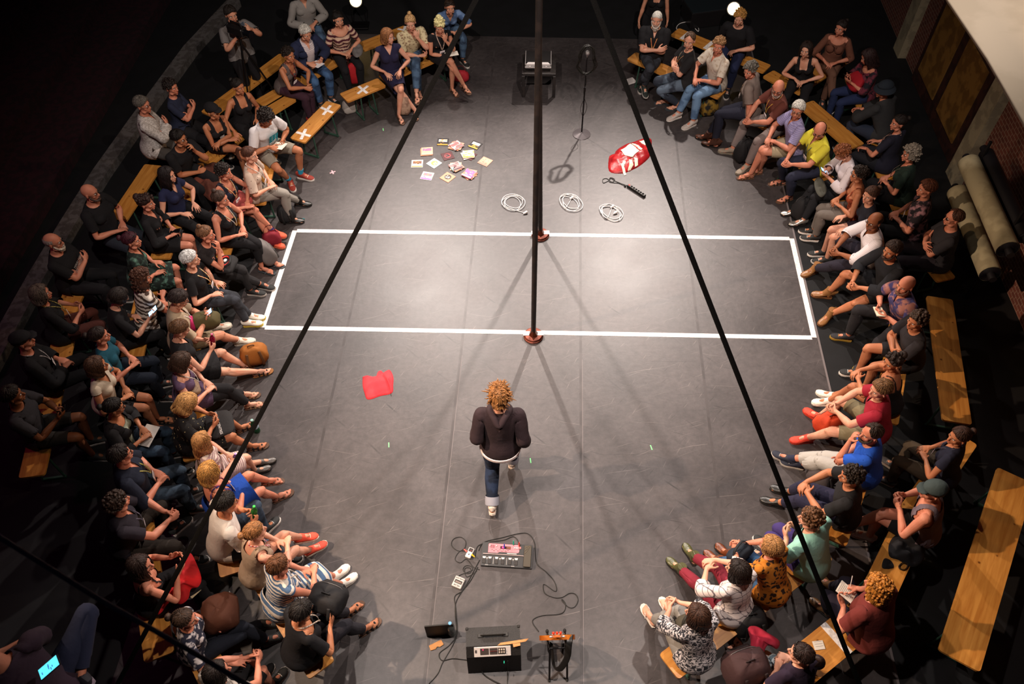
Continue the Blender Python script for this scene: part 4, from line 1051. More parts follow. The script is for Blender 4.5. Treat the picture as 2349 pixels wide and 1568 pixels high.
# ---- upper left
person('TA', 'person in a grey long-sleeved shirt sitting behind the grey-haired man, head cut by the frame', (692, -22), (735, 110), M_, 'lo', arm='lap', top=(C('8a8580'), .5, 'polo'), bot=(DEN, .8), hairk='short', hairc='3a3028')
person('TB', 'camera operator standing behind a tripod in a grey t-shirt and black trousers', (553, 92), (600, 200), M_, 'lo', lean=.12, arm='camera', top=(C('6f6a68'), .2, 'crew', .016), bot=(BLK, .82), hairk='short', hairc='1d1612', shoes=('sneaker', '1a1a1c', '1c1816'), stand=dict(hz=.93, at=(588, 236), face=(690, 330)), look=(760, 330))
person('TC', 'woman in a draped grey-brown tank top with her hands hanging between her knees', (664, 122), (712, 212), W_, 'hi', lean=.45, arm='clasp', leg='tog', top=(C('5d5250'), .0, 'tank', .014), bot=(C('3a1f2c'), .8), hairk='curly', hairc='1f1712', shoes=('sneaker', 'a03028', '201c1c'), lany=('2a2020', 'a03030'), sk='t')
person('TD', 'grey-haired man in a navy jacket over a white shirt, writing on white paper', (701, 74), (765, 198), M_, 'hi', lean=.3, arm='writeR', top=(C('d8cfcc', 'wave', 'b8a8b0', 14), .1, 'polo'), over=(C('1d2440'), .5, .06), bot=(C('2c4262', 'noise', '42628a', 9), .8), hairk='short', hairc='c9c2b8', pitch=.35, fat=.1)
person('TE', 'woman in a burgundy and cream striped t-shirt and black trousers', (776, 42), (815, 160), W_, 'hi', lean=.2, arm='lap', top=(C('4a1624', 'stripe', 'c8a890', 4.5), .2, 'scoop', .014), bot=(BLK, .8), hairk='bun', hairc='17110f', shoes=('boot', '1a1414'), fat=.15, look=(1000, 400))
person('TF', 'woman in a sleeveless navy dress with a white V collar, looking to the side', (887, 82), (915, 215), W_, 'hi', lean=.12, arm='thighs', leg='n', top=(C('1d1a38'), .02, 'v', .014), skirt=(C('1d1a38'), .92), hairk='shoulder', hairc='8a5a36', shoes=('sandal', '3a2a22'), sk='p', fat=.12, look=(1050, 150), feet=((952, 252), (915, 262)))
person('TG', 'man in a pale patterned shirt with fair hair tied up, hand over his mouth', (944, 50), (985, 175), M_, 'hi', lean=.32, arm='chinL', leg='xl', top=(C('cdbf98', 'voronoi', '7d5a44', 26, (.15, .5)), .22, 'polo', .013), bot=(DEN, .8), hairk='topbun', hairc='b08a5c', shoes=('sandal', '2a201a'), sk='p', look=(960, 700), pitch=.2)
person('TH', 'blonde woman in a black top with an orange hairband, chin on her fist', (1011, 58), (1050, 182), W_, 'hi', lean=.42, arm='chinL', leg='xr', top=(BLK, .06, 'crew'), skirt=(BLK, .85), hairk='updo', hairc='d8bd86', shoes=('sandal', '1a1614'), look=(1080, 700), pitch=.3, lany=('d0b8a8', 'a08070'))
person('TI', 'dark-haired woman in a denim shirt bending forward behind the blonde woman', (1032, 14), (1085, 130), W_, 'hi', lean=.75, arm='clasp', top=(C('4a648c', 'noise', '6d88b0', 8), .25, 'polo', .016), bot=(DEN, .8), hairk='bun', hairc='2a1c14', glasses='top', look=(1150, 300), tw=-.2)
# ---- left, back rows
person('LA', 'woman in a black tank top reaching one arm down to the bench beside her', (545, 197), (605, 318), W_, 'hi', lean=.15, arm='reachR', top=(BLK, .0, 'tank'), bot=(BLK, .8), hairk='bun', hairc='1a1411', sk='t', side=-.05)
person('LB', 'curly-haired man in a white t-shirt with a teal print, drawing in a sketchbook', (612, 268), (680, 380), M_, 'hi', lean=.42, arm='writeR', leg='wide', top=(C('dcd6d6'), .2, 'crew', .016), bot=(C('8f8678'), .36, .014), hairk='bigcurly', hairc='1c1512', shoes=('sneaker', '8a2c1e', 'e8e0d8', .09, '2a9cc0'), sk='t', pitch=.55, look=0, feet=((664, 412), (690, 398)))
person('LC', 'woman in a black cap and printed black tank top with crossed arms', (487, 254), (562, 368), W_, 'hi', lean=.3, arm='selfcross', leg='xr', top=(BLK, .0, 'tank'), bot=(BLK, .22), hairk='hat', hat=('cap', '100e12'), sk='t', shoes=('sneaker', '222222'))
person('LD', 'curly-haired woman in a black t-shirt leaning on the wall with her arms folded', (393, 196), (480, 305), W_, 'lo', lean=.1, arm='cross', top=(NAV, .2, 'crew'), bot=(BLK, .8), hairk='curly', hairc='1c1412', sk='r', seat=.62)
person('LE', 'tall man in a white knitted shirt and glasses with his arms folded', (328, 236), (420, 350), M_, 'lo', lean=.12, arm='cross', top=(C('a39c96', 'noise', 'c4bdb8', 60), .5, 'polo', .016), bot=(C('4a4644'), .8), hairk='short', hairc='5a544e', sk='r', glasses='y', seat=.66, fat=.12)
person('LF', 'man in a black t-shirt and glasses resting his face on his hand', (410, 316), (490, 425), M_, 'hi', lean=.35, arm='cheekL', top=(BLK, .2, 'crew', .014), bot=(BLK, .8), hairk='short', hairc='17110e', glasses='y', sk='t')
person('LG', 'woman in a cream blouse with dark dots, auburn hair tied back and grey trousers', (574, 352), (662, 438), W_, 'hi', lean=.22, arm='lap', leg='tog', top=(C('cbb5a4', 'voronoi', '5a4038', 30, (.12, .2)), .24, 'scoop', .02), bot=(C('8c867e'), .82), hairk='pony', hairc='4a2a1c', shoes=('boot', '15120f'), sk='p', lany=('d8ccc0', 'b0a8a0'), feet=((683, 460), (665, 500)))
person('LH', 'woman in a navy short-sleeved top with long dark hair and one hand on the bench', (383, 400), (462, 502), W_, 'hi', lean=.12, arm='thighs', top=(C('1a1f40'), .08, 'v'), bot=(BLK, .8), hairk='long', hairc='1c1414', sk='p')
person('LI', 'woman in a navy tank top with a coloured lanyard and orange trainers', (513, 392), (605, 495), W_, 'hi', lean=.3, arm='wristhold', leg='xr', top=(C('171a2c'), .0, 'tank'), bot=(C('a85048'), .30), hairk='curly', hairc='1e1613', shoes=('sneaker', 'e0583a', 'd86a48', .05, '3a3a7a'), lany=LNY, sk='r', feet=((648, 532, .20), (643, 560)))
person('LJ', 'woman in a black V-neck with pinned brown hair holding a dark phone on her lap', (335, 462), (425, 545), W_, 'hi', lean=.15, arm='lap', leg='tog', top=(BLK, .42, 'v'), skirt=(BLK, .8), hairk='updo', hairc='2c1a16', sk='r', shoes=('sandal', '17130f'))
person('LK', 'woman in a black vest with tied-back hair beside the grey backpack', (505, 455), (598, 556), W_, 'hi', lean=.22, arm='lap', leg='tog', top=(BLK, .0, 'tank'), bot=(BLK, .74), hairk='topbun', hairc='3a2820', shoes=('flip', '6a7478'), lany=('8a8a90', 'c0a060', 0), sk='r', fat=.12, feet=((622, 596), (600, 612)))
person('LL', 'bald bearded man in glasses and a plain black t-shirt standing at the back', (206, 440), (290, 548), M_, 'lo', lean=.1, arm='lap', top=(BLK, .2, 'crew', .015), bot=(C('20242e'), .8), hairk=None, brd=('4a3a34',), glasses='y', sk='r', fat=.25, seat=.55)
LM = person('LM', 'bald white-bearded man in a black t-shirt with white lettering, arms folded', (122, 552), (235, 640), M_, 'hi', lean=.1, arm='cross', top=(BLK, .2, 'crew', .015), bot=(BLK, .8), hairk='fringe', hairc='9a8a80', brd=('c8b8a8', .03), glasses='y', sk='r', fat=.15)
person('LN', 'woman with dark red hair and sunglasses on her head in a green patterned dress', (302, 548), (405, 618), W_, 'hi', lean=.2, arm='thighs', top=(C('16221e', 'noise', '5a8070', 14, (.5, .7)), .04, 'v', .014), skirt=(C('16221e', 'noise', '5a8070', 14, (.5, .7)), .95), hairk='bun', hairc='3c1420', glasses='top', sk='r', shoes=('sandal', '1c1414'))
person('LO', 'woman with long curly auburn hair and a white feather print t-shirt', (325, 632), (410, 690), W_, 'hi', lean=.3, arm='selfcross', top=(C('4a3830', 'wave', 'd8ccc0', 5, (.4, .6)), .2, 'crew', .014), bot=(BLK, .8), hairk='longcurly', hairc='4a2c20', sk='r')
person('LP', 'woman in black with her hand over her mouth, a red ring on her bag', (472, 535), (568, 622), W_, 'hi', lean=.4, arm='chinR', leg='tog', top=(C('1c1617'), .14, 'crew'), bot=(C('1e1c1e'), .8), hairk='topbun', hairc='6a4830', sk='r', shoes=('sneaker', '1a1a1a', 'b8b0a8'), feet=((600, 650), (575, 665)))
person('LQ', 'woman with short blonde hair in a black t-shirt, lanyard and pale-soled shoes', (437, 592), (560, 672), W_, 'hi', lean=.18, arm='thighs', leg='tog', top=(BLK, .17, 'crew', .014), bot=(JBL, .82), hairk='short', hairc='e3dccf', lany=LNY, shoes=('sneaker', 'ded8cc', 'c0a83c'), sk='p', fat=.1, feet=((572, 722), (566, 737)))
person('LR', 'dark-haired woman in black looking down at a bright phone screen', (275, 676), (345, 745), W_, 'hi', lean=.28, arm='phoneR', top=(BLK, .2, 'crew'), bot=(BLK, .8), hairk='bob', hairc='241c1a', look=0, pitch=.6, sk='p')
person('LS', 'person in a beige shirt and glasses looking at a phone above an olive bag', (412, 683), (520, 748), M_, 'hi', lean=.25, arm='phone', leg='n', top=(C('a8957c'), .22, 'polo', .016), bot=(C('8a7a60'), .36, .014), hairk='short', hairc='2c2220', glasses='y', look=0, pitch=.5, shoes=('sneaker', 'd8cebc', 'd0c8b8', .04, 'e0d8d0'), sk='f', lany=('d8c8c0', 'c0b0a8', 0), feet=((553, 775), (520, 700)))
person('LT', 'grey-haired woman in black with a lanyard and bronze clothing over her arms', (93, 668), (215, 720), W_, 'lo', lean=.1, arm='hold', top=(BLK, .35, 'crew'), bot=(C('4a2018'), .8), hairk='shoulder', hairc='5a4c44', lany=('a89a50', '605030'), sk='r')
person('LU', 'person in a dark cap and black sweater with a white badge', (52, 778), (190, 832), M_, 'lo', lean=.1, arm='lap', top=(BLK, .5, 'crew', .014), bot=(BLK, .8), hairk='hat', hat=('cap', '151318'), lany=('b0a8a8', '807878'), sk='r')
person('LV', 'woman in a teal t-shirt and dark jeans with hands on her lap', (228, 768), (345, 838), W_, 'hi', lean=.15, arm='lap', top=(C('0f4a5c'), .15, 'crew', .014), bot=(C('141c2a'), .8), hairk='bun', hairc='241814', sk='r')
person('LW', 'woman with short brown hair in a black dress holding a pink bottle', (414, 752), (528, 800), W_, 'hi', lean=.15, arm='bottle', leg='fwd', top=(BLK, .0, 'v', .014), skirt=(BLK, .78), hairk='short', hairc='5a3c26', shoes=('sandal', '1c1612', '8a5a2c'), sk='p', fat=.08, look=0, pitch=.45, feet=((600, 848), (560, 838)))
person('LX', 'woman with wavy brown hair in a purple dress over black leggings', (420, 826), (545, 888), W_, 'hi', lean=.2, arm='lap', leg='tog', top=(C('5f4a66'), .03, 'scoop', .014), bot=(BLK, .8), skirt=(C('5f4a66'), .62), hairk='shoulder', hairc='3c2a20', sk='p', lany=('c0b8b0', '807068', 0), look=0, pitch=.45, shoes=('sandal', 'a08060'), feet=((565, 898), (572, 925)))
person('LY', 'woman in a cream open-necked top with long brown hair and black shorts', (222, 838), (345, 915), W_, 'hi', lean=.25, arm='lap', leg='tog', top=(C('c8b8a4'), .04, 'v', .014), bot=(BLK, .33), hairk='shoulder', hairc='4a3022', sk='t', shoes=('sandal', '1a1614'))
person('LZ', 'woman with wavy blonde hair in a black floral dress, black bag on lap', (432, 920), (555, 962), W_, 'hi', lean=.25, arm='hold', leg='n', top=(C('141214', 'voronoi', 'd8c890', 26, (.14, .2)), .12, 'crew', .016), skirt=(C('141214', 'voronoi', 'd8c890', 26, (.14, .2)), .8), hairk='shoulder', hairc='b88a54', sk='t', shoes=('sandal', '1a1616'), look=0, pitch=.6, feet=((575, 1022), (562, 968)))
person('MA', 'dark-haired woman in a pale top and black cardigan holding papers on her lap', (262, 935), (382, 1003), W_, 'hi', lean=.2, arm='lap', top=(C('8f9482'), .02, 'scoop', .01), over=(BLK, .42, .055, 'cardigan'), bot=(C('1c2838', 'noise', '32465a', 8), .8), hairk='bun', hairc='17110f', glasses='y', sk='t', pitch=.3)
person('MB', 'person in a dark grey t-shirt at the far left edge holding a phone', (28, 905), (165, 975), M_, 'lo', lean=.1, arm='phone', top=(C('28252a'), .2, 'crew', .015), bot=(C('2a2522'), .36), hairk='short', hairc='241c18', sk='d')
person('MC', 'girl with long fair hair in a pink and white striped dress', (465, 1008), (573, 1048), W_, 'hi', sc=.88, lean=.15, arm='lap', leg='tog', top=(C('d8c4b8', 'stripe', 'a08080', 9), .03, 'crew', .014), skirt=(C('d8c4b8', 'stripe', 'a08080', 9), .9), hairk='long', hairc='a87848', sk='p', shoes=('loafer', '4a4440'), feet=((604, 1052), (585, 1078)))
person('MD', 'blonde woman in a bright blue dress with crossed legs', (482, 1078), (600, 1098), W_, 'hi', lean=.18, arm='lap', leg='xl', top=(C('1a1c50', 'noise', '2a2c70', 12), .0, 'strap', .01), skirt=(C('0a3f9c'), .88), hairk='shoulder', hairc='a8783c', sk='r', shoes=('sandal', '6a4a3a'), lany=('5a3040', 'a04050'), feet=((634, 1138), (630, 1082, .30)))
person('ME', 'man in glasses and a dark navy shirt with a badge and jeans', (278, 1042), (400, 1098), M_, 'hi', lean=.15, arm='lap', top=(C('12182a'), .3, 'polo', .015), bot=(C('2c3a48', 'noise', '46586a', 8), .8), hairk='short', hairc='201816', glasses='y', sk='r', lany=('b8a858', '6a6a40'), fat=.2)
person('MF', 'dark-haired man in a white t-shirt and jeans holding a green bottle', (520, 1150), (655, 1172), M_, 'hi', lean=.35, arm='bottle', leg='wide', top=(C('c9c0b8'), .2, 'crew', .018), bot=(C('25303e', 'noise', '3a4a5c', 8), .8), hairk='short', hairc='14100e', sk='t', look=(1000, 900), pitch=.25)
person('MG', 'curly-haired man in a dark shirt with a badge and clasped hands', (270, 1150), (405, 1188), M_, 'hi', lean=.3, arm='clasp', leg='wide', top=(C('221c26'), .18, 'polo', .015), bot=(C('2c241e'), .8), hairk='curly', hairc='30211a', sk='r', lany=('3a3440', '5a5460'), fat=.15)
person('MH', 'woman with a fair ponytail in a beige tank top and coral plimsolls', (585, 1215), (697, 1222), W_, 'hi', lean=.4, arm='wristhold', leg='xl', top=(C('a08a74'), .0, 'tank', .014), bot=(C('5a4a40'), .20), hairk='bun', hairc='8a5c34', sk='p', shoes=('sneaker', 'e0503a', 'e0d0c0'), lany=('a02030', 'e0d0d0'), look=(1050, 950), feet=((732, 1240), (722, 1192, .30)))
person('MI', 'woman with short brown hair in a blue and white striped dress', (640, 1292), (755, 1285), W_, 'hi', lean=.3, arm='wristhold', leg='tog', top=(C('d9cfc2', 'stripe', '4a6484', 7), .03, 'crew', .016), skirt=(C('d9cfc2', 'stripe', '4a6484', 7), 1.1), hairk='short', hairc='5c3820', sk='r', shoes=('sneaker', 'e0dad0', 'e6e0d8'), lany=('c8b8a8', '807060'), fat=.1, look=(1080, 1000), feet=((806, 1322), (800, 1284)))
person('MJ', 'woman in a black t-shirt nearest the camera on the left, black backpack on her lap', (694, 1398), (830, 1368), W_, 'hi', lean=.28, arm='hold', leg='tog', top=(BLK, .2, 'scoop', .016), bot=(C('1c1a22'), .8), hairk='short', hairc='17110f', sk='t', shoes=('sandal', '1a1614'), lany=('b8a89a', '807060', 0), fat=.2, look=0, pitch=.3, feet=((858, 1428), (848, 1330)))
person('MK', 'woman in a black strap dress gesturing above a red jacket', (322, 1288), (440, 1312), W_, 'hi', lean=.25, arm='gesture', top=(BLK, .0, 'strap'), bot=(BLK, .8), hairk='long', hairc='2a1c18', sk='r', look=(1000, 1250))
person('ML', 'woman in a navy and white patterned top reaching forward past a brown bag', (425, 1415), (540, 1452), W_, 'hi', lean=.25, arm='reachR', top=(C('1c1e30', 'noise', 'c8c0c0', 16, (.5, .58)), .22, 'crew', .015), bot=(C('141824'), .8), hairk='bun', hairc='3a281e', sk='r', shoes=('sneaker', '2a2826', '8a8480'), look=(1000, 1400), feet=((612, 1418), (630, 1460)))
person('MN', 'woman in a grey lace top with her hands clasped at the bottom edge', (495, 1532), (600, 1500), W_, 'hi', lean=.3, arm='clasp', leg='tog', top=(C('6a625c', 'noise', 'b0a8a0', 18, (.48, .6)), .16, 'crew', .015), bot=(BLK, .42), hairk='shoulder', hairc='1c1412', sk='r', look=(900, 1400))
# ---- right, front row
person('RA', 'woman in a black sleeveless top standing behind the bearded man, cut by the frame', (1512, -42), (1500, 90), W_, 'lo', lean=.1, arm='side', top=(BLK, .0, 'tank'), bot=(BLK, .8), hairk='long', hairc='2a1c14')
person('RB', 'man with a grey beard in a black polo shirt with folded arms', (1507, 42), (1488, 168), M_, 'hi', lean=.1, arm='cross', leg='xr', top=(BLK, .2, 'polo', .018), bot=(JBL, .8), hairk='buzz', hairc='c9c2b8', brd=('b8aca0', .05), sk='p', lany=('d8a060', 'b05030', 0), fat=.22, shoes=('sneaker', '1c2420', 'c8c0b8'), look=(1380, 500), feet=((1478, 196, .2), (1470, 190)))
person('RC', 'balding man in a black t-shirt with a round white print and folded arms', (1578, 88), (1545, 180), M_, 'hi', lean=.12, arm='cross', leg='tog', top=(C('1a181a'), .2, 'crew', .015), bot=(C('2a303c', 'noise', '5a6878', 5), .8), hairk='receding', hairc='4a3424', sk='p', lany=('c87838', '40807a', 0), shoes=('flip', '1a1a1a'), look=(1400, 420), feet=((1530, 228), (1556, 240)))
person('RD', 'curly blond man in a black t-shirt sitting behind with a hand on the bench', (1697, 38), (1645, 185), M_, 'hi', lean=.25, arm='oneback', top=(BLK, .2, 'crew', .015), bot=(C('1c2444'), .8), hairk='curly', hairc='a8783c', sk='p', look=(1500, 400), pitch=.25)
person('RE', 'man in a white floral short-sleeved shirt, blue jeans and canvas shoes', (1645, 100), (1612, 196), M_, 'hi', lean=.25, arm='wristhold', leg='tog', top=(C('d0c4b4', 'noise', 'a89078', 22, (.5, .7)), .2, 'polo', .016), bot=(C('4a6484', 'noise', '6a88a8', 7), .8), hairk='spiky', hairc='8a6440', sk='r', shoes=('sneaker', 'b8aca4', 'e0d8d0'), look=(1400, 600), feet=((1545, 262, .1), (1590, 278)))
person('RF', 'man with curly grey hair in a grey shirt with a black strap', (1718, 152), (1670, 235), M_, 'hi', lean=.3, arm='side', leg='tog', top=(C('7e7068'), .2, 'polo', .015), bot=(C('191a2a'), .8), hairk='curly', hairc='5a544c', sk='r', shoes=('boot', '4a2c20'), lany=('b89878', '7a5a40'), look=(1400, 800), pitch=.3, feet=((1625, 312), (1640, 326)))
person('RG', 'bald man in a rust-brown t-shirt and grey jeans with glasses on his head', (1778, 196), (1708, 290), M_, 'hi', lean=.35, arm='clasp', leg='wide', top=(C('5c2c22'), .2, 'crew', .016), bot=(C('7a6c68'), .8), hairk=None, brd=('9a8478',), sk='r', shoes=('sneaker', '9a8c7c', '8a8070'), lany=('c8a83c', 'b06030'), glasses='y', look=(1450, 900), pitch=.35, feet=((1668, 342), (1712, 380)), fat=.1)
person('RH', 'grey-haired man in a lavender shirt and beige shorts with leather sandals', (1826, 246), (1758, 340), M_, 'hi', lean=.3, arm='wristhold', leg='tog', top=(C('9d96bc', 'wave', '8880aa', 14), .2, 'polo', .015), bot=(C('a8987c'), .34, .014), hairk='short', hairc='c9c2b8', glasses='y', sk='r', shoes=('sandal', '7a5438'), look=(1500, 950), feet=((1722, 398), (1742, 388)))
person('RI', 'balding man in a bright yellow polo shirt and navy trousers', (1872, 292), (1812, 385), M_, 'hi', lean=.35, arm='clasp', leg='n', top=(C('d3c83c'), .2, 'polo', .016), bot=(C('23263a'), .8), hairk='fringe', hairc='3a2418', sk='r', shoes=('sandal', '1a1614'), lany=('5a6a58', '3a4a4a'), look=(1500, 1000), pitch=.4, glasses='y', feet=((1795, 412), (1812, 448)), fat=.1)
person('RJ', 'woman in a black tank top with long dark hair leaning on the bench', (1850, 112), (1808, 262), W_, 'hi', lean=.35, arm='lap', top=(BLK, .0, 'tank'), bot=(BLK, .8), hairk='shoulder', hairc='241814', sk='p', side=.15, look=(1600, 500))
person('RK', 'woman in a long brown cardigan sitting furthest back on the right', (1932, 62), (1888, 205), W_, 'lo', lean=.15, arm='lap', leg='xr', top=(C('6a4030'), .35, 'scoop', .015), bot=(C('6a4838'), .8), hairk='bun', hairc='1c1412', sk='r')
person('RL', 'woman in dark clothes with a red tote bag and a phone', (1990, 128), (1915, 215), W_, 'lo', lean=.2, arm='phone', top=(C('1c1620', 'noise', '6a2838', 14), .35, 'scoop', .014), bot=(C('1c284c'), .8), hairk='long', hairc='2a1a1a', sk='r', look=0, pitch=.5)
person('RM', 'man in a dark bucket hat and grey sweater with clasped hands', (2030, 198), (1975, 275), M_, 'hi', lean=.4, arm='clasp', top=(C('2a2a2c'), .5, 'crew', .02), bot=(C('20283a'), .8), hairk='hat', hat=('bucket', '1a222c'), sk='r', lany=('a8a8a8', '606060', 0))
person('RN', 'smiling woman in a navy t-shirt leaning back with a hand on her knee', (2062, 276), (1978, 338), W_, 'hi', lean=.1, arm='knees', top=(C('181828'), .18, 'crew', .014), bot=(C('14141c'), .8), hairk='bun', hairc='1c1412', sk='r', lany=('d0b0a0', 'a07070'))
person('RO', 'woman with curly copper hair in a white dotted shirt using a phone', (1930, 348), (1850, 430), W_, 'hi', lean=.35, arm='phone', leg='tog', top=(C('d6ccd0', 'voronoi', '6a5a60', 32, (.08, .13)), .42, 'polo', .018), bot=(C('17171c'), .8), hairk='curly', hairc='7a4426', sk='p', look=0, pitch=.7, shoes=('silver', 'b9b4ac', '1c1816'), feet=((1812, 482), (1842, 505)))
person('RP', 'curly-haired woman in a rust lace tank top and grey leggings', (1970, 396), (1890, 475), W_, 'hi', lean=.25, arm='lap', leg='tog', top=(C('7c3018', 'noise', 'a04828', 20), .0, 'strap'), bot=(C('6a625c'), .8), hairk='curly', hairc='20150f', sk='t', glasses='y')
person('RQ', 'woman in a dark green v-neck with curly grey hair and glasses', (2088, 348), (2000, 420), W_, 'hi', lean=.2, arm='lap', top=(C('14261e'), .2, 'v', .015), bot=(BLK, .8), hairk='bigcurly', hairc='7a7064', sk='r', glasses='y', fat=.15, lany=('6a6458', '504a40', 0))
person('RR', 'woman with a brown hair bun in a navy t-shirt and bare knees', (1995, 442), (1903, 525), W_, 'hi', lean=.28, arm='knees', leg='tog', top=(C('1c1e2a'), .18, 'crew', .014), bot=(C('2a1c26'), .24), hairk='bun', hairc='4a2e20', sk='p', look=(1400, 700), shoes=('sneaker', '222222'))
person('RS', 'person in a dark shirt with pink flowers and a badge, in the second row', (2125, 428), (2045, 510), M_, 'hi', lean=.15, arm='lap', top=(C('1c161c', 'noise', '9a7078', 14, (.5, .6)), .2, 'polo', .016), bot=(BLK, .8), hairk='short', hairc='5a3020', sk='r', lany=('3a3434', '2a2424'))
person('RT', 'bald man with glasses in a white rolled-sleeve shirt and dark trousers', (2004, 502), (1905, 588), M_, 'hi', lean=.4, arm='clasp', leg='wide', top=(C('d8d0d4', 'wave', 'd0c8cc', 20), .33, 'polo', .018), bot=(C('201c2a'), .8), hairk='fringe', hairc='1c1410', glasses='y', sk='d', shoes=('boot', '8a6038', '6a4424'), look=(1300, 800), feet=((1900, 545), (1862, 612)))
person('RU', 'bearded man in a black long-sleeved top and dark shorts with tan boots', (2045, 570), (1925, 672), M_, 'hi', lean=.4, arm='clasp', leg='wide', top=(C('15161c'), .40, 'crew', .016), bot=(C('16161a'), .32, .014), hairk='short', hairc='2c1c14', brd=('2c1c14',), sk='t', shoes=('boot', '8a6038', '6a4424'), look=(1300, 900), feet=((1880, 664), (1905, 720)))
person('RV', 'man in sunglasses and a charcoal t-shirt with folded arms by the rolled mats', (2188, 496), (2090, 578), M_, 'hi', lean=.1, arm='cross', top=(C('262328'), .2, 'crew', .016), bot=(C('201820'), .8), hairk='receding', hairc='4a2c20', glasses='dark', sk='r', fat=.2)
person('RW', 'bald man in a purple and pink floral shirt holding a notebook', (2077, 650), (1935, 752), M_, 'hi', lean=.35, arm='hold', leg='wide', top=(C('a8746c', 'noise', '3c3a6a', 12, (.42, .55)), .2, 'polo', .018), bot=(C('1c1a1e'), .8), hairk=None, sk='r', shoes=('sneaker', '1a181c', 'a08030'), look=(1300, 1000), brd=('6a4a3c',))
person('RX', 'curly-haired man in a charcoal t-shirt and black shorts with folded arms', (2102, 730), (1945, 812), M_, 'hi', lean=.3, arm='cross', leg='n', top=(C('242024'), .2, 'crew', .016), bot=(C('17161a'), .30, .014), hairk='curly', hairc='3a2a20', sk='t', look=(1300, 1000), shoes=('sneaker', '222222'))
person('RY', 'woman in a black string top with dark pinned hair and white shoes', (2048, 822), (1945, 870), W_, 'hi', lean=.42, arm='hugknee', leg='xr', top=(BLK, .0, 'strap'), bot=(C('1a1618'), .22), hairk='updo', hairc='231712', sk='t', shoes=('sneaker', 'ddd8cc', 'e0dcd0'), look=(1300, 1050), feet=((1868, 903, .16), (1890, 890)))
person('RZ', 'man in a raspberry-red t-shirt, khaki shorts and orange trainers', (2018, 886), (1905, 945), M_, 'hi', lean=.38, arm='clasp', leg='wide', top=(C('96182c'), .18, 'polo', .016), bot=(C('7e7458'), .36, .014), hairk='short', hairc='6a4a2c', sk='p', shoes=('sneaker', 'd8402c', 'c83824'), look=(1250, 1050), feet=((1868, 945), (1846, 1000)))
person('SA', 'balding bearded man in a bright blue t-shirt and pale grey trousers', (1998, 986), (1890, 1040), M_, 'hi', lean=.35, arm='chinL', leg='fwd', top=(C('1a50b8'), .2, 'crew', .017), bot=(C('a8a49e'), .72, .014), hairk='receding', hairc='2a1c14', brd=('30241c',), sk='r', shoes=('sneaker', '1c2030', 'd0c8bc', .08, '20243a'), look=(1250, 1100), feet=((1795, 1042), (1835, 1062)), hands=(None, None))
person('SB', 'curly dark-haired man in a black t-shirt and navy track trousers with a red stripe', (1952, 1085), (1838, 1135), M_, 'hi', lean=.3, arm='hugknee', leg='tog', top=(C('141214'), .2, 'crew', .017), bot=(C('1e1c34', 'stripe', '1e1c34', 2), .74), hairk='curly', hairc='20160f', sk='t', shoes=('loafer', '15130f'), look=(1250, 1050), feet=((1785, 1100), (1778, 1145)))
person('SC', 'woman in a navy t-shirt and brown trousers alone on the back bench', (2200, 992), (2065, 1020), W_, 'hi', lean=.2, arm='lap', leg='n', top=(C('14162a'), .12, 'v', .015), bot=(C('4a3e30'), .8), hairk='bun', hairc='3a241c', sk='t', lany=('3a3040', '504a50'), look=(1300, 1150), shoes=('sneaker', '302c2c', '8a8078'))
person('SD', 'man in a grey cap and pale tank top sitting with one leg over the other', (2140, 1118), (2020, 1160), M_, 'hi', lean=.3, arm='bottle', leg='xr', top=(C('6a5c64'), .0, 'tank', .013), bot=(BLK, .30, .012), hairk='hat', hat=('cap', '3c4848'), sk='r', look=(1250, 1150), shoes=('sneaker', 'd0c8c4', 'b8b0a8'))
person('SE', 'man with curly brown hair in a mint t-shirt and purple trousers', (1862, 1182), (1768, 1205), M_, 'hi', lean=.4, arm='hold', leg='tog', top=(C('8ec4b4'), .2, 'crew', .017), bot=(C('3a2c66'), .8), hairk='curly', hairc='5a3a22', sk='p', look=(1200, 1000), shoes=('sneaker', '222222'), glasses='top')
person('SF', 'woman with fair brown hair in an orange leopard print top and jeans', (1770, 1245), (1682, 1255), W_, 'hi', lean=.42, arm='clasp', leg='tog', top=(C('b8701c', 'voronoi', '2a1608', 24, (.34, .46)), .2, 'crew', .018), bot=(C('1e3a5c', 'noise', '34587c', 7), .8), hairk='bob', hairc='a87848', sk='r', look=(1200, 1000), shoes=('boot', '6a3418'), fat=.1, feet=((1660, 1250), (1635, 1272)))
person('SG', 'woman with long dark hair in a white checked shirt and red trousers', (1695, 1300), (1620, 1305), W_, 'hi', lean=.3, arm='hugknee', leg='fwd', top=(C('d8ccc8', 'check', '6a6064', 8, (.2, .8)), .36, 'polo', .018), bot=(C('7a1c2c'), .8), hairk='shoulder', hairc='1c120e', sk='p', look=(1150, 1100), shoes=('boot', '4a4a28'), feet=((1575, 1245, .2), (1562, 1305)))
person('SH', 'woman with long brown hair in a black and white print shirt and grey trousers', (1603, 1402), (1530, 1372), W_, 'hi', lean=.35, arm='clasp', leg='tog', top=(C('24242a', 'noise', 'c8c0c0', 60, (.47, .55)), .36, 'crew', .018), bot=(C('8a8680'), .72), hairk='shoulder', hairc='3a2216', sk='p', look=(1150, 1200), shoes=('flip', 'e0d8d0', 'd8d0c4'), feet=((1520, 1345), (1492, 1412)))
person('SI', 'person with long curly copper hair in a maroon t-shirt writing in a notebook', (2015, 1340), (1905, 1345), M_, 'hi', lean=.4, arm='writeR', leg='n', top=(C('6a2620'), .2, 'crew', .02), bot=(C('1e1828'), .8), hairk='longcurly', hairc='b0702a', sk='r', look=(1700, 1150), shoes=('boot', '6a4a2c'), fat=.25, feet=((1885, 1285), (1900, 1400)))
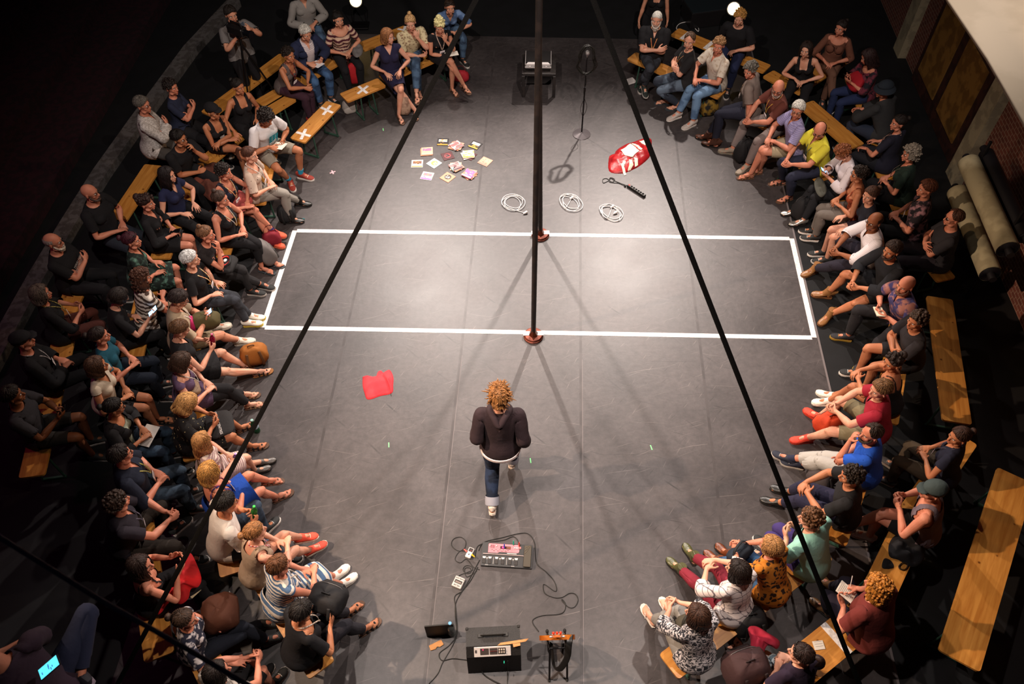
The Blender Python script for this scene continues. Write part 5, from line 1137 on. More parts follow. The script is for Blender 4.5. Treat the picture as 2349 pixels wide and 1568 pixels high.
person('SJ', 'woman in a dark purple t-shirt with sunglasses on her head, red cloth on lap', (1842, 1492), (1738, 1440), W_, 'hi', lean=.4, arm='lap', leg='xr', top=(C('231428'), .2, 'crew', .018), bot=(C('b8c0c4', 'stripe', '5a6a74', 8), .40), hairk='pony', hairc='241510', glasses='top', sk='p', look=(1400, 1300), shoes=('sandal', '5a2c20'), feet=((1665, 1440, .10), (1690, 1460)))
person('SK', 'person in dark clothing and pale jeans at the bottom edge with a brown backpack', (1790, 1612), (1655, 1530), M_, 'lo', lean=.3, arm='lap', leg='n', top=(C('3a1c20'), .2, 'crew', .016), bot=(C('5a7484', 'noise', '7a94a4', 7), .8), hairk='curly', hairc='4a2a1c', sk='p', shoes=('flip', '2a1c18'), feet=((1575, 1555), (1610, 1600)))
# ---- the balcony viewer at the bottom left
person('BV', 'person in dark clothes on the balcony holding a glowing phone', (-60, 1490), (45, 1580), M_, 'lo', lean=.2, arm='phone', top=(C('2c1c2c'), .3, 'crew', .015), bot=(C('141a34'), .8), hairk='short', hairc='14100f', sk='r', look=0, pitch=.6, shoes=('sneaker', '1c1a24', '8a8090'), seat=2.4, feet=((186, 1552, 2.45), None))
# ---- the performer
def _plegs(hz):
    return {1: dict(a=(.10, .26, -hz + .085), pole=(.05, 1, .3), fy=-.1), -1: dict(a=(-.09, -.30, -hz + .135), pole=(0, 1, .2), fy=.0, fp=-.45)}
def _pmod(P):
    P['arm'][-1] = A((-.20, .20, .14), (.25, .8, -.1), (1, 0, 0), .6, (-.15, -1.2, -.2)); P['arm'][1] = A((.235, .05, -.05), (-.05, .5, -.85), (-1, 0, 0), .45, (.12, -1, .0))
PF = person('PF', 'performer walking away across the dance floor in a dark hooded sweatshirt and jeans', (1160, 905), (1160, 905), M_, 'hi', sc=1.04, lean=.16, arm='side', top=(C('2a1a1e'), .52, 'crew', .014), bot=(C('141e30', 'noise', '22304a', 7), .80, .010), hairk='messy', hairc='84562c', sk='p',
            shoes=('sneaker', 'd8c8b8', 'e8d8c8'), stand=dict(hz=.905, at=(1152, 1112), face=(1172, 560), legs=_plegs), look=(1190, 200), extra=dict(mod=_pmod))
def performer_clothes():
    i = PF; o = i['o']; m = MB()
    m.tube(i['TT'](CHE, smoothline([(-.085, .03, .50), (-.09, -.04, .515), (-.05, -.105, .49), (0, -.15, .43), (.05, -.105, .49), (.09, -.04, .515), (.085, .03, .50), (0, .09, .47)], 4, True)), .034, 10, closed=True)
    m.add(i['TT'](CHE, [(-.07, -.07, .51), (.07, -.07, .51), (.05, -.13, .42), (0, -.165, .36), (-.05, -.13, .42), (0, -.10, .47)]), [(0, 5, 4), (0, 1, 5), (1, 2, 5), (5, 2, 3), (5, 3, 4)])
    m.build('hood', C('2a1a1e'), o, smooth='all')
    m = MB(); n = 36
    P = [(.192 * math.cos(2 * PI * k / n), .164 * math.sin(2 * PI * k / n) - .014, -.062) for k in range(n)]
    m.tube(i['TT'](PEL, P), .008, 6, closed=True, ry=.022); m.build('white_hem', C('e6d6d2'), o)
    T = i['T']; m = MB()
    for s in (1, -1):
        kn, an = T[bi(s, 14)][2], T[bi(s, 15)][2]; d = unit(an - kn); m = MB()
        m.tube([i['Z'](an - d * .10), i['Z'](an - d * .06), i['Z'](an - d * .01)], [.075, .079, .078], 18, cap=False); m.build('trouser_cuff', C('9a9aa4'), o, smooth='all')
performer_clothes()
WX = 5.62
def wall_right():
    b = MB()
    V = [fl(u, v, z) for z in (-.006, 7.5) for (u, v) in ((WX, -3.5), (WX + .3, -3.5), (WX + .3, 13), (WX, 13))]
    b.add(V, [(3, 2, 1, 0), (4, 5, 6, 7), (0, 1, 5, 4), (1, 2, 6, 5), (2, 3, 7, 6), (3, 0, 4, 7)])
    b.build('wall_right', BRICK, smooth=False)['kind'] = 'structure'
    PL = mat('pale_plaster', '9a8e74', .9, '857a64', 'noise', 6, .2, 30)
    k = 5
    for (px, py) in ((2128, 408), (2262, 858), (2012, 120)):
        u, v = uv(at(px, py, 0)); u = WX - .12
        # follow the ray until it meets the wall plane
        b = MB(); V = [fl(uu, vv, z) for z in (-.006, 7.2) for (uu, vv) in ((WX - .14, v - .16), (WX, v - .16), (WX, v + .16), (WX - .14, v + .16))]
        b.add(V, [(3, 2, 1, 0), (4, 5, 6, 7), (0, 1, 5, 4), (1, 2, 6, 5), (2, 3, 7, 6), (3, 0, 4, 7)])
        k += 1; b.build('trim_%d' % (k + 3), PL, smooth=False)['kind'] = 'structure'
    # tall door with dark timber frame and ochre panels
    TIM = mat('dark_timber', '3a1c14', .7, '2a130e', 'noise', 8); PAN = mat('ochre_panel', '8a6430', .6, '6e4c22', 'noise', 5)
    v0, v1, z1 = 6.15, 8.35, 4.6
    def wb(u0, u1, va, vb, za, zb, m, name, par):
        b = MB(); V = [fl(u, v, z) for z in (za, zb) for (u, v) in ((u0, va), (u1, va), (u1, vb), (u0, vb))]
        b.add(V, [(3, 2, 1, 0), (4, 5, 6, 7), (0, 1, 5, 4), (1, 2, 6, 5), (2, 3, 7, 6), (3, 0, 4, 7)]); return b.build(name, m, par, smooth=False)
    d = wb(WX - .05, WX, v0, v1, 0, z1, TIM, 'door_1', None); d['kind'] = 'structure'
    for i in range(2):
        for j in range(3):
            a = v0 + .14 + i * 1.08; z = .25 + j * 1.45
            wb(WX - .07, WX - .04, a, a + .84, z, z + 1.22, PAN, 'panel', d)
wall_right()
# back wall, left riser and ceiling drape, hardly lit
NIGHT = mat('black_drape', '08080b', .95, '0e0e12', 'noise', 5)
strip_box('wall_back', -12, 8, 12.9, 13.1, -.006, 8, NIGHT, kind='structure')
# pale edge of the seating riser on the left
def riser():
    pts = [(540, 10), (440, 118), (316, 288), (236, 402), (163, 520), (92, 640), (28, 756), (-40, 880)]
    C0 = [at(x, y, .02) for x, y in pts]; b = MB(); n = len(C0); V = []
    for i, p in enumerate(C0):
        d = unit(C0[min(i + 1, n - 1)] - C0[max(0, i - 1)]); q = np.array([d[1], -d[0], 0]) * .12
        V += [p - q + (0, 0, -.026), p + q + (0, 0, -.026), p + q + (0, 0, .1), p - q + (0, 0, .1)]
    F = []
    for i in range(n - 1):
        a, c = i * 4, i * 4 + 4
        F += [(a + j, a + (j + 1) % 4, c + (j + 1) % 4, c + j) for j in range(4)]
    F += [(0, 1, 2, 3), (4 * n - 4, 4 * n - 1, 4 * n - 2, 4 * n - 3)]
    b.add(V, F); b.build('trim_12', mat('grey_edge', '5a5654', .9, '47423f', 'noise', 12), smooth='fix')['kind'] = 'structure'
    for k in range(4):
        strip_box('floor', -7.9 - .95 * (k + 1), -7.75 - .95 * k, -3, 12.8, 0, .22 * (k + 1), mat('maroon_carpet', '2a0a14', .95, '1c070e', 'noise', 10), kind='structure')
riser()
# big cream sheet hanging above the right side
def cream_sheet():
    b = MB(); L0 = [at(2140, -60, 4.9), at(2172, 6, 4.9), at(2215, 70, 4.9), at(2262, 140, 4.9), at(2308, 220, 4.9), at(2356, 306, 4.9), at(2420, 430, 4.9)]
    V = []
    for i, p in enumerate(L0):
        for t in (0, .25, .5, 1): V.append(p + SN * (3.2 * t) + np.array([0, 0, .35 * t]))
    n = len(L0); F = [(i * 4 + j, i * 4 + j + 1, (i + 1) * 4 + j + 1, (i + 1) * 4 + j) for i in range(n - 1) for j in range(3)]
    V2 = [v + (0, 0, .03) for v in V]; m = len(V); F2 = [tuple(m + i for i in f[::-1]) for f in F]
    ed = [(i * 4, (i + 1) * 4, m + (i + 1) * 4, m + i * 4) for i in range(n - 1)]
    b.add(V + V2, F + F2 + ed)
    tag(b.build('hanging_sheet', mat('cream_sheet', 'b8ab98', .8, 'b0a390', 'noise', 3), smooth='all'), 'large cream sheet stretched overhead in the upper right corner', 'sheet')
cream_sheet()

# ---------------------------------------------------------------- poles, base plates, straps
RUB = mat('pole_rubber', '231a16', .6, '17110f', 'noise', 12); COP = mat('copper_plate', '7a4030', .45, '5a2a1e', 'noise', 14, metal=.6)
WEB = mat('black_webbing', '050404', .95, '080706', 'noise', 160, .4, 200, spec=.08)
def pole(px, py, top, label, k=0.0):
    p = at(px, py, 0.0); t = thing('acrobat_pole', label, 'pole', (p[0], p[1], 0), 0, 'two vertical poles of the stage')
    m = MB(); m.tube([(0, 0, .06), (2.6 * k, 0, 2.6), (2.62 * k, 0, 2.62), (top * k, 0, top)], [.031, .031, .030, .030], 20); m.build('shaft', RUB, t)
    m = MB(); m.lathe([(.122, 0), (.126, .004), (.126, .018), (.120, .022)], 40); m.lathe([(.112, .022), (.114, .04), (.108, .046)], 40); m.build('base_plate', COP, t)
    m = MB(); m.lathe([(.062, .046), (.036, .10), (.033, .13)], 6, R=rotz(.3)); m.build('foot_cone', mat('copper_foot', '64301f', .4, '4a2016', 'noise', 10, metal=.6), t)
    m = MB()
    for s in (-1, 1): m.box((s * .082, .012, .0485), (.045, .034, .0012), .0005)
    m.build('white_tape', TAPE, t)
    return t
pole(1223.5, 771, 5.6, 'near dark pole standing on the long tape line closest to the performer')
pole(1239.5, 540, 5.9, 'far dark pole standing on the long tape line furthest from the performer', -.021)
PT = at(1246, -301, 5.5)
def strap(px, py, label, w=.05):
    a = PT; b = at(px, py, 0.02); d = unit(b - a); s = unit(np.cross(d, (0, 0, 1))); m = MB(); n = 24; P = [a + (b - a) * i / n - np.array([0, 0, .05 * math.sin(PI * i / n)]) for i in range(n + 1)]
    m.tube(P, w / 2, 8, up=(0, 0, 1), ry=.004)
    return tag(m.build('guy_strap', WEB), label, 'strap', 'webbing straps bracing the poles')
strap(92, 1900, 'webbing strap running from the pole tops down to the lower left')
strap(2104, 1900, 'black webbing strap running from the pole tops down to the lower right')
m = MB(); m.tube([at(-120, 1140, 5.9), at(0, 1232, 5.8), at(225, 1372, 5.6), at(450, 1500, 5.5), at(620, 1600, 5.4)], .008, 8)
tag(m.build('rigging_cable', mat('grey_cable', '7a7480', .7)), 'grey rigging cable crossing the dark lower left corner close to the viewer', 'cable')

# ---------------------------------------------------------------- benches
WOOD = None
def wood_material():
    m = bpy.data.materials.new('varnished_pine'); m.use_nodes = True; nt = m.node_tree; L = nt.links.new; b = nt.nodes['Principled BSDF']
    tc = nd(nt, 'ShaderNodeTexCoord'); mp = nd(nt, 'ShaderNodeMapping'); mp.inputs['Scale'].default_value = (1.2, 14, 14); L(tc.outputs['Object'], mp.inputs[0])
    n = nd(nt, 'ShaderNodeTexNoise'); n.inputs['Scale'].default_value = 2.0; n.inputs['Detail'].default_value = 5; n.inputs['Distortion'].default_value = .6; L(mp.outputs[0], n.inputs['Vector'])
    r = nd(nt, 'ShaderNodeValToRGB'); r.color_ramp.elements[0].position = .3; r.color_ramp.elements[1].position = .7; r.color_ramp.elements[0].color = lin('b0702c'); r.color_ramp.elements[1].color = lin('cf9144'); L(n.outputs['Fac'], r.inputs['Fac'])
    v = nd(nt, 'ShaderNodeTexVoronoi'); v.inputs['Scale'].default_value = 5; L(tc.outputs['Object'], v.inputs['Vector'])
    r2 = nd(nt, 'ShaderNodeValToRGB'); r2.color_ramp.elements[0].position = .04; r2.color_ramp.elements[1].position = .09; r2.color_ramp.elements[0].color = (.28, .2, .14, 1); r2.color_ramp.elements[1].color = (1, 1, 1, 1); L(v.outputs['Distance'], r2.inputs['Fac'])
    x = nd(nt, 'ShaderNodeMixRGB', blend_type='MULTIPLY'); x.inputs[0].default_value = 1; L(r.outputs[0], x.inputs[1]); L(r2.outputs[0], x.inputs[2]); L(x.outputs[0], b.inputs['Base Color'])
    b.inputs['Roughness'].default_value = .42
    return m
WOOD = wood_material(); GREEN = mat('green_steel', '2c4a3c', .5)
def bench(p, q, label, w=.27, z=.455, tapes=(), group=None, wt=TAPE):
    p = np.array(p, float); q = np.array(q, float); p[2] = q[2] = 0; L = np.linalg.norm(q - p); c = (p + q) / 2; rz = math.atan2(q[1] - p[1], q[0] - p[0])
    t = thing('wooden_bench', label, 'bench', c, rz, group)
    m = MB(); h = L / 2; r = .03; poly = []
    for sx, sy in ((1, -1), (1, 1), (-1, 1), (-1, -1)):
        for k in range(4):
            a = math.atan2(sy, sx) + (k - 1.5) / 3 * (PI / 2); poly.append((sx * (h - r) + r * math.cos(a), sy * (w / 2 - r) + r * math.sin(a)))
    poly.sort(key=lambda v: math.atan2(v[1] / w, v[0] / L)); m.prism(poly, z - .026, z); m.build('seat_board', WOOD, t)
    for s in (-1, 1):
        x = s * (h - .24); m = MB()
        for y in (-1, 1): m.tube([(x, y * w * .38, z - .03), (x + s * .02, y * w * .44, .02)], .013, 6)
        m.box((x + s * .02, 0, .018), (.014, w * .5, .014), .003); m.box((x, 0, z - .04), (.016, w * .42, .012), .003); m.tube([(x, 0, z - .05), (x + s * .01, 0, z - .18), (x - s * .22, 0, z - .035)], .009, 6)
        m.build('folding_leg', GREEN, t)
    for (u, ang) in tapes:
        for a in ((ang, ang + 1.3) if ang is not None else (PI / 2,)):
            m = MB(); m.box((0, 0, z + .0012 + .0006 * (a != ang)), (.125 if ang is not None else w * .5, .023 if ang is not None else .035, .0008), .0003, None, (rotz(a), np.array([u * L - h, 0, 0]))); m.build('tape_strip', wt, t)
    return t
def seats(ids): return [PEOPLE[i]['root'] for i in ids]
def bench_px(x0, y0, x1, y1, label, **k): return bench(at(x0, y0, k.get('z', .455)), at(x1, y1, k.get('z', .455)), label, **k)
def bench_for(ids, label, e0=.32, e1=.32, back=.02, w=.27, **k):
    S = [s + PEOPLE[i]['Rz'] @ np.array([0, back, 0]) for s, i in zip(seats(ids), ids)]; c = sum(S) / len(S)
    if len(S) > 1:
        A_ = np.array([(s - c)[:2] for s in S]); u, s_, vt = np.linalg.svd(A_); d = np.array([vt[0, 0], vt[0, 1], 0])
        if d @ (S[-1] - S[0]) < 0: d = -d
    else: d = PEOPLE[ids[0]]['Rz'] @ np.array([1, 0, 0])
    ts = [(s - c) @ d for s in S]
    return bench(c + d * (min(ts) - e0), c + d * (max(ts) + e1), label, w=w, **k)

# ================================================================ benches
bench_px(682, 322, 766, 236, 'bench with two white tape crosses in front of the curly-haired man drawing', w=.27, tapes=((.16, .3), (.80, .1)))
bench_px(788, 224, 876, 188, 'short bench end with one white tape cross beside the woman in navy', w=.27, tapes=((.5, .35),))
bench_px(826, 108, 936, 66, 'bench behind the striped-shirt woman with two narrow white tape strips', w=.27, tapes=((.62, None), (.92, .9)))
bench_for(['TF', 'TG', 'TH'], 'bench under the woman in navy and the man with the pale patterned shirt', .15, .3)
bench_for(['TC', 'TD', 'TE'], 'bench under the grey-haired man writing on white paper', .5, .2)
bench_px(475, 262, 655, 128, 'bench behind the camera tripod, its pale end showing on the upper left')
bench_px(603, 262, 668, 222, 'bench end at the foot of the camera tripod', w=.26)
bench_for(['LB', 'LG'], 'bench under the curly-haired man drawing and the woman in a dotted blouse', .1, .15)
bench_for(['LI', 'LK', 'LP', 'LQ'], 'bench under the four women on the left beside the grey backpack', .2, .2)
bench_for(['LS', 'LW', 'LX', 'LZ'], 'bench under the woman with the pink bottle and the woman in purple', .2, .2)
bench_for(['MC', 'MD', 'MF'], 'bench under the fair-haired girl and the woman in the blue dress', .25, .3)
bench_for(['MH', 'MI', 'MJ'], 'bench under the three women nearest the camera on the left', .25, .25)
bench_for(['LA', 'LC'], 'second-row bench under the woman in a black cap', .2, .35)
bench_for(['LF', 'LH', 'LJ'], 'second-row bench under the man with glasses resting his face on his hand', .3, .25)
bench_px(268, 505, 352, 378, 'empty bench end on the left behind the woman with pinned brown hair')
bench_for(['LN', 'LO', 'LR'], 'second-row bench under the woman with dark red hair', .2, .3)
bench_for(['LV', 'LY', 'MA'], 'second-row bench under the woman in a teal t-shirt', .25, .3)
bench_for(['ME', 'MG', 'MK'], 'second-row bench under the men with badges on the lower left', .3, .55)
bench_for(['ML', 'MN'], 'bench at the bottom left under the woman in a patterned navy top', .35, .3)
bench_for(['LM'], 'bench in the dark under the white-bearded man on the left', .3, .55)
bench_for(['LT', 'LU', 'MB'], 'rearmost bench along the left edge under the grey-haired woman', .3, .5)
bench_for(['RB', 'RC', 'RE'], 'right-hand front bench under the bearded man in a polo shirt', .35, .2)
bench_px(1548, 72, 1760, 158, 'bench with two white tape labels behind the balding man on the right', tapes=((.12, None), (.38, None)))
bench_px(1762, 168, 1810, 196, 'short bench end beside the woman in a black tank top on the right')
bench_for(['RF', 'RG'], 'bench under the man with the black strap and the man in a rust-brown t-shirt', .25, .2)
bench_for(['RH', 'RI', 'RO'], 'bench under the man in the yellow polo shirt', .2, .25)
bench_px(1848, 236, 1965, 336, 'long empty bench stretch behind the man in the yellow polo shirt', w=.30)
bench_for(['RP', 'RR', 'RT', 'RU'], 'bench under the man in the white rolled-sleeve shirt', .2, .2)
bench_for(['RW', 'RX', 'RY'], 'bench under the man in the purple and pink floral shirt', .2, .2)
bench_for(['RZ', 'SA', 'SB'], 'bench under the man in the bright blue t-shirt', .25, .3)
bench_for(['SE', 'SF', 'SG', 'SH'], 'bench at the lower right under the woman in leopard print', .25, .25)
bench_for(['RL', 'RM'], 'back bench on the right under the man in the bucket hat', .5, .3)
bench_for(['RN', 'RQ'], 'back bench on the right under the smiling woman in navy', .2, .4)
bench_for(['RS', 'RV'], 'back bench on the right under the man in sunglasses by the rolled mats', .3, .3)
bench_for(['RK', 'RJ'], 'furthest bench on the right under the woman in a brown cardigan', .4, .2)
bench_px(2155, 682, 2196, 968, 'long empty bench standing alone on the right behind the curly-haired man', w=.31)
bench_px(2330, 1090, 2200, 1515, 'large empty bench in the lower right corner, worn on top', w=.37)
bench_for(['SC'], 'back bench under the lone woman in brown trousers', .65, .65)
bench_px(2010, 1370, 2095, 1190, 'bench strewn with dark clothing beside the red-haired writer', w=.30)
bench_px(2000, 1398, 1800, 1560, 'pale bench with a white tape strip in front of the red-haired writer', w=.33, tapes=((.42, None),))

# ================================================================ things on the dance floor
def slab(px, py, w, d, h, rz, z=0.0): return at(px, py, z), rotz(rz)
SLV = [('1c181c', 'e8dcd8', 'e0962c'), ('d8ccc8', 'b86a6a', '8a7a78'), ('2c2828', 'e8e0dc', 'd0a040'), ('d8a890', 'a06a90', 'e0b8a0'), ('4a1c20', 'b04040', '282028'), ('e0dc70', 'e8e8d8', 'd8d040'),
       ('c89880', 'd8b090', 'b88070'), ('e0d8d0', '7a4a30', 'b88a50'), ('c8d0d0', 'e0c860', 'a8b4c0'), ('8ac0b0', 'c88080', '4a3038'), ('e0d8d4', 'a88878', 'b050a0'), ('d89070', '3a2a20', 'e8d8c8'), ('d88060', 'b060a0', 'e0c8b8')]
POSN = [(1016, 326, -.05, 2), (1047, 336, .7, 4), (1090, 333, -.55, 2), (980, 348, .08, 3), (1027, 358, .35, 2), (1075, 356, .1, 4), (1113, 371, -.6, 2), (957, 376, 0, 2), (996, 375, -.75, 2), (1046, 384, .5, 4), (980, 404, -.25, 2), (1027, 407, -.7, 2), (1076, 401, -.6, 4)]
NM = ['black sleeve with a white picture and orange band', 'grey and pink splayed pile of sleeves at the top centre', 'black sleeve with a white outline at the top right', 'salmon sleeve with a mauve top edge', 'dark red sleeve with a face in the middle of the group',
      'pile of pale yellow sleeves', 'plain salmon sleeve furthest right', 'white sleeve with brown lettering furthest left', 'pale blue sleeve with a yellow corner', 'splayed pile with a mint green sleeve', 'white sleeve with a magenta edge', 'orange sleeve with a black and white round portrait', 'thick stack with a pink and orange top']
random.seed(4)
for (x, y, a, n), c, nm in zip(POSN, SLV, NM):
    for k in range(n if n > 2 else 1):
        p = at(x, y, 0); aa = a + (0 if n < 4 or k == n - 1 else random.uniform(-.7, .7)); last = k == (n if n > 2 else 1) - 1
        hh = .0035 if n != 3 else .003; p = p + (0 if last else np.array([random.uniform(-.018, .018), random.uniform(-.018, .018), 0])); p[2] = k * hh * 2
        t = thing('record_sleeve', nm if last else 'sleeve edge under: ' + nm, 'record sleeve', p, aa, 'seven-inch record sleeves laid out on the floor')
        cc = c if last else SLV[random.randrange(13)]
        b = MB(); b.box((0, 0, hh), (.088, .088, hh), .001); b.build('sleeve', mat('sleeve_' + cc[0], cc[0], .45, cc[1] if n == 4 else None, 'noise' if n == 4 and last else None, 9), t)
        b = MB(); z = hh * 2 + .0004
        if last:
            if nm.startswith(('orange', 'dark red', 'pale blue')):
                b.lathe([(.052, z - .0006), (.052, z)], 24, c=(.0, .005, 0)); b.mat(1); 
                for q in range(7): b.ell((random.uniform(-.025, .025), random.uniform(-.02, .03), z), (random.uniform(.008, .02), random.uniform(.006, .016), .0012), nu=10, nv=4)
            else:
                b.box((0, .03, z - .0003), (.066, .030, .0006), .0002); b.mat(1)
                for q in range(6): b.box((random.uniform(-.05, .05), random.uniform(-.05, .06), z + .0003), (random.uniform(.006, .024), random.uniform(.003, .010), .0007), .0003, rotz(random.uniform(-.5, .5)))
                b.box((0, -.066, z - .0003), (.082, .014, .0006), .0002)
            b.build('cover_art', [mat('art_' + c[1], c[1], .45), mat('art_' + c[2], c[2], .45)], t)

def cable(name, label, pts, r, m, cat='cable', z=.0, k=7, group=None, parent=None, plug=None, closed=False):
    P = [at(p[0], p[1], (p[2] if len(p) > 2 else 0) + r) if len(p) < 4 else p[:3] for p in pts]
    b = MB(); b.tube(smoothline(P, k, closed), r, 7, closed=closed); o = b.build(name, m, parent, smooth='all')
    if label: tag(o, label, cat, group)
    return o
WC = mat('white_cable', 'e8e2de', .5); BC = mat('black_cable', '15130f', .5)
def coil(cx, cy, rx, ry, ang, label, plugs):
    c = at(cx, cy, 0); t = thing('extension_cable', label, 'cable', c, 0, 'coiled white extension cables')
    b = MB(); pts = []; rs = np.random.default_rng(int(cx))
    for i in range(44):
        a = 2 * PI * i / 12.0; k = 1 + .10 * math.sin(a * .31 + cx) + .03 * rs.normal()
        q = np.array([rx * k * math.cos(a), ry * k * math.sin(a), 0]); q = rotz(ang) @ q; pts.append((q[0] + .02 * math.sin(i * .4), q[1] + .02 * math.cos(i * .3), .006 + .006 * (i // 12)))
    e = at(*plugs[0], 0) - c; pts.append((e[0] * .8 + pts[-1][0] * .2, e[1] * .8 + pts[-1][1] * .2, .008)); pts.append((e[0], e[1], .012))
    b.tube(smoothline(pts, 4), .0048, 7); b.build('cord', WC, t, smooth='all')
    for px, py in plugs:
        e = at(px, py, 0) - c; b = MB(); d = unit(e * .3 + (.5, .4, 0)); b.tube([e + (0, 0, .016) - d * .035, e + (0, 0, .018) - d * .01, e + (0, 0, .02) + d * .02, e + (0, 0, .02) + d * .03], [.006, .016, .021, .021], 12); b.build('socket', WC, t)
coil(1177, 466, .14, .145, .2, 'coiled white extension cable furthest left with its socket lying outside the loop', [(1205, 490)])
coil(1309, 466, .125, .165, .5, 'coiled white extension cable in the middle with a socket inside the loop', [(1311, 456)])
coil(1402, 489, .125, .165, .6, 'coiled white extension cable furthest right, nearest the power strip', [(1404, 476), (1411, 490)])
# power strip
p0, p1 = at(1441, 428, 0), at(1478, 452, 0); c = (p0 + p1) / 2; rz = math.atan2(p1[1] - p0[1], p1[0] - p0[0]); Lh = np.linalg.norm(p1 - p0) / 2 + .01
t = thing('power_strip', 'black power strip with a red switch and six sockets lying on the floor', 'power strip', c, rz)
BP = mat('black_plastic', '1a1817', .4)
b = MB(); b.box((0, 0, .022), (Lh, .026, .022), .006); b.build('housing', BP, t)
for i in range(6): b = MB(); b.lathe([(.020, .0435), (.020, .0455), (.015, .0455), (.015, .044)], 16, c=(-Lh + .075 + i * .044, 0, 0)); b.build('socket', mat('grey_rim', '4a4644', .5), t)
b = MB(); b.box((-Lh + .028, 0, .046), (.012, .010, .005), .002); b.build('red_switch', mat('red_switch', 'e02018', .4, emit=.6), t)
q = rotz(-rz)
def loc(x, y, z=0.006): v = q @ (at(x, y, 0) - c); return (v[0], v[1], z)
b = MB(); b.tube(smoothline([loc(1441, 428, .02), loc(1432, 424), loc(1412, 416), loc(1402, 410), loc(1394, 416), loc(1384, 420), (loc(1383, 412)), loc(1392, 410), loc(1404, 418), loc(1410, 412), loc(1400, 408), loc(1398, 418), loc(1420, 421), loc(1436, 429, .01)], 6), .0045, 7); b.build('power_lead', BC, t, smooth='all')
b = MB(); b.ell(loc(1434, 428, .018), (.02, .016, .014)); b.build('plug', BP, t)

# microphone stand
p = at(1334, 308, 0); t = thing('microphone_stand', 'black round-based microphone stand with a looped cable hung on it', 'microphone stand', p)
ms = mat('stand_black', '1b191a', .35, metal=.6)
b = MB(); b.lathe([(.140, 0), (.142, .006), (.136, .012), (.03, .034), (.014, .05)], 40); b.build('round_base', mat('stand_base', '6a6466', .4, metal=.5), t)
b = MB(); b.tube([(0, 0, .03), (0, 0, .82), (0, 0, .83), (0, 0, 1.37)], [.012, .012, .009, .009], 12); b.tube([(0, 0, .79), (0, 0, .86)], .017, 12); b.build('tube', ms, t)
b = MB(); b.tube([(0, 0, 1.35), (0, .0, 1.40), (0, -.02, 1.43)], [.012, .014, .012], 10); b.build('clip', BP, t)
b = MB(); b.tube([(0, .02, 1.32), (0, -.01, 1.40), (0, -.03, 1.44)], [.010, .014, .022], 14); b.mat(1).ell((0, -.045, 1.465), (.034, .034, .036), nu=16, nv=12)
tag(b.build('microphone', [mat('mic_body', '8a8484', .4, metal=.5), mat('mic_grille', 'b8b2b0', .35, metal=.8, bump=.6, bscale=300)]), 'silver-headed microphone clipped on the black stand', 'microphone').location = tuple(p)
rs = np.random.default_rng(2); b = MB()
for k in range(11):
    pts = []
    for i in range(16):
        a = 2 * PI * i / 16; wd = (.085 + .035 * (math.sin(a) < 0)) * rs.uniform(.92, 1.08) + .004 * k
        pts.append((wd * math.cos(a) + rs.normal() * .003, -.025 + .012 * math.sin(a * 2 + k) + rs.normal() * .006, 1.33 + (.205 + .004 * k) * math.sin(a)))
    b.tube(smoothline(pts, 3, True), .0055, 6, closed=True)
b.tube(smoothline([(0, -.02, 1.10), (.015, -.014, .95), (-.014, -.01, .8), (.01, -.014, .66), (.05, -.02, .52), (.0, -.014, .36), (-.045, -.02, .50), (-.012, -.014, .64)], 5), .004, 6)
cb = b.build('microphone_cable', BC, smooth='all'); cb.location = tuple(p); tag(cb, 'black cable hung in a long oval loop from the microphone stand', 'cable')

# table and record player
pa, pb = at(1200, 221, 0), at(1274, 222, 0); c = (pa + pb) / 2 + np.array([0, .25, 0]); rz = math.atan2(pb[1] - pa[1], pb[0] - pa[0])
t = thing('side_table', 'small square black side table with the record player on it', 'table', c, rz)
TB = mat('black_veneer', '211d1c', .35, '2c2624', 'noise', 14)
b = MB(); b.box((0, 0, .425), (.275, .275, .025), .004); b.build('tabletop', TB, t)
for sx in (-1, 1):
    for sy in (-1, 1): b = MB(); b.box((sx * .25, sy * .25, .2), (.025, .025, .2), .003); b.build('leg', TB, t)
t = thing('record_player', 'portable record player with silver trim on the black side table', 'record player', c + np.array([-.015, .01, .45]), rz)
SV = mat('silver_trim', 'cfc8c6', .35, metal=.5); DK = mat('player_dark', '1a1819', .3)
b = MB(); b.box((0, .0, .045), (.205, .20, .035), .008); b.build('case', DK, t)
b = MB(); b.box((0, .035, .095), (.20, .155, .014), .006); b.build('lid', mat('smoked_lid', '2a2828', .15), t)
b = MB(); 
for s in (-1, 1): b.box((s * .207, .01, .09), (.005, .19, .016), .002)
b.box((0, -.198, .058), (.212, .006, .014), .002); b.build('silver_frame', SV, t)
b = MB(); b.prism([(-.195, -.19), (.195, -.19), (.16, -.135), (-.16, -.135)], .080, .112); b.build('front_ledge', mat('ledge_white', 'd8d2d0', .4), t)
for s in (-1, 1): b = MB(); b.box((s * .13, -.2, .078), (.012, .006, .005), .002); b.build('latch', SV, t); 
for sx in (-1, 1):
    for sy in (-1, 1): b = MB(); b.lathe([(.016, 0), (.016, .012)], 12, c=(sx * .15, sy * .15, 0)); b.build('foot', DK, t)
b = MB(); b.tube([(-.06, -.206, .04), (-.05, -.225, .036), (.05, -.225, .036), (.06, -.206, .04)], .006, 6); b.build('handle', DK, t)

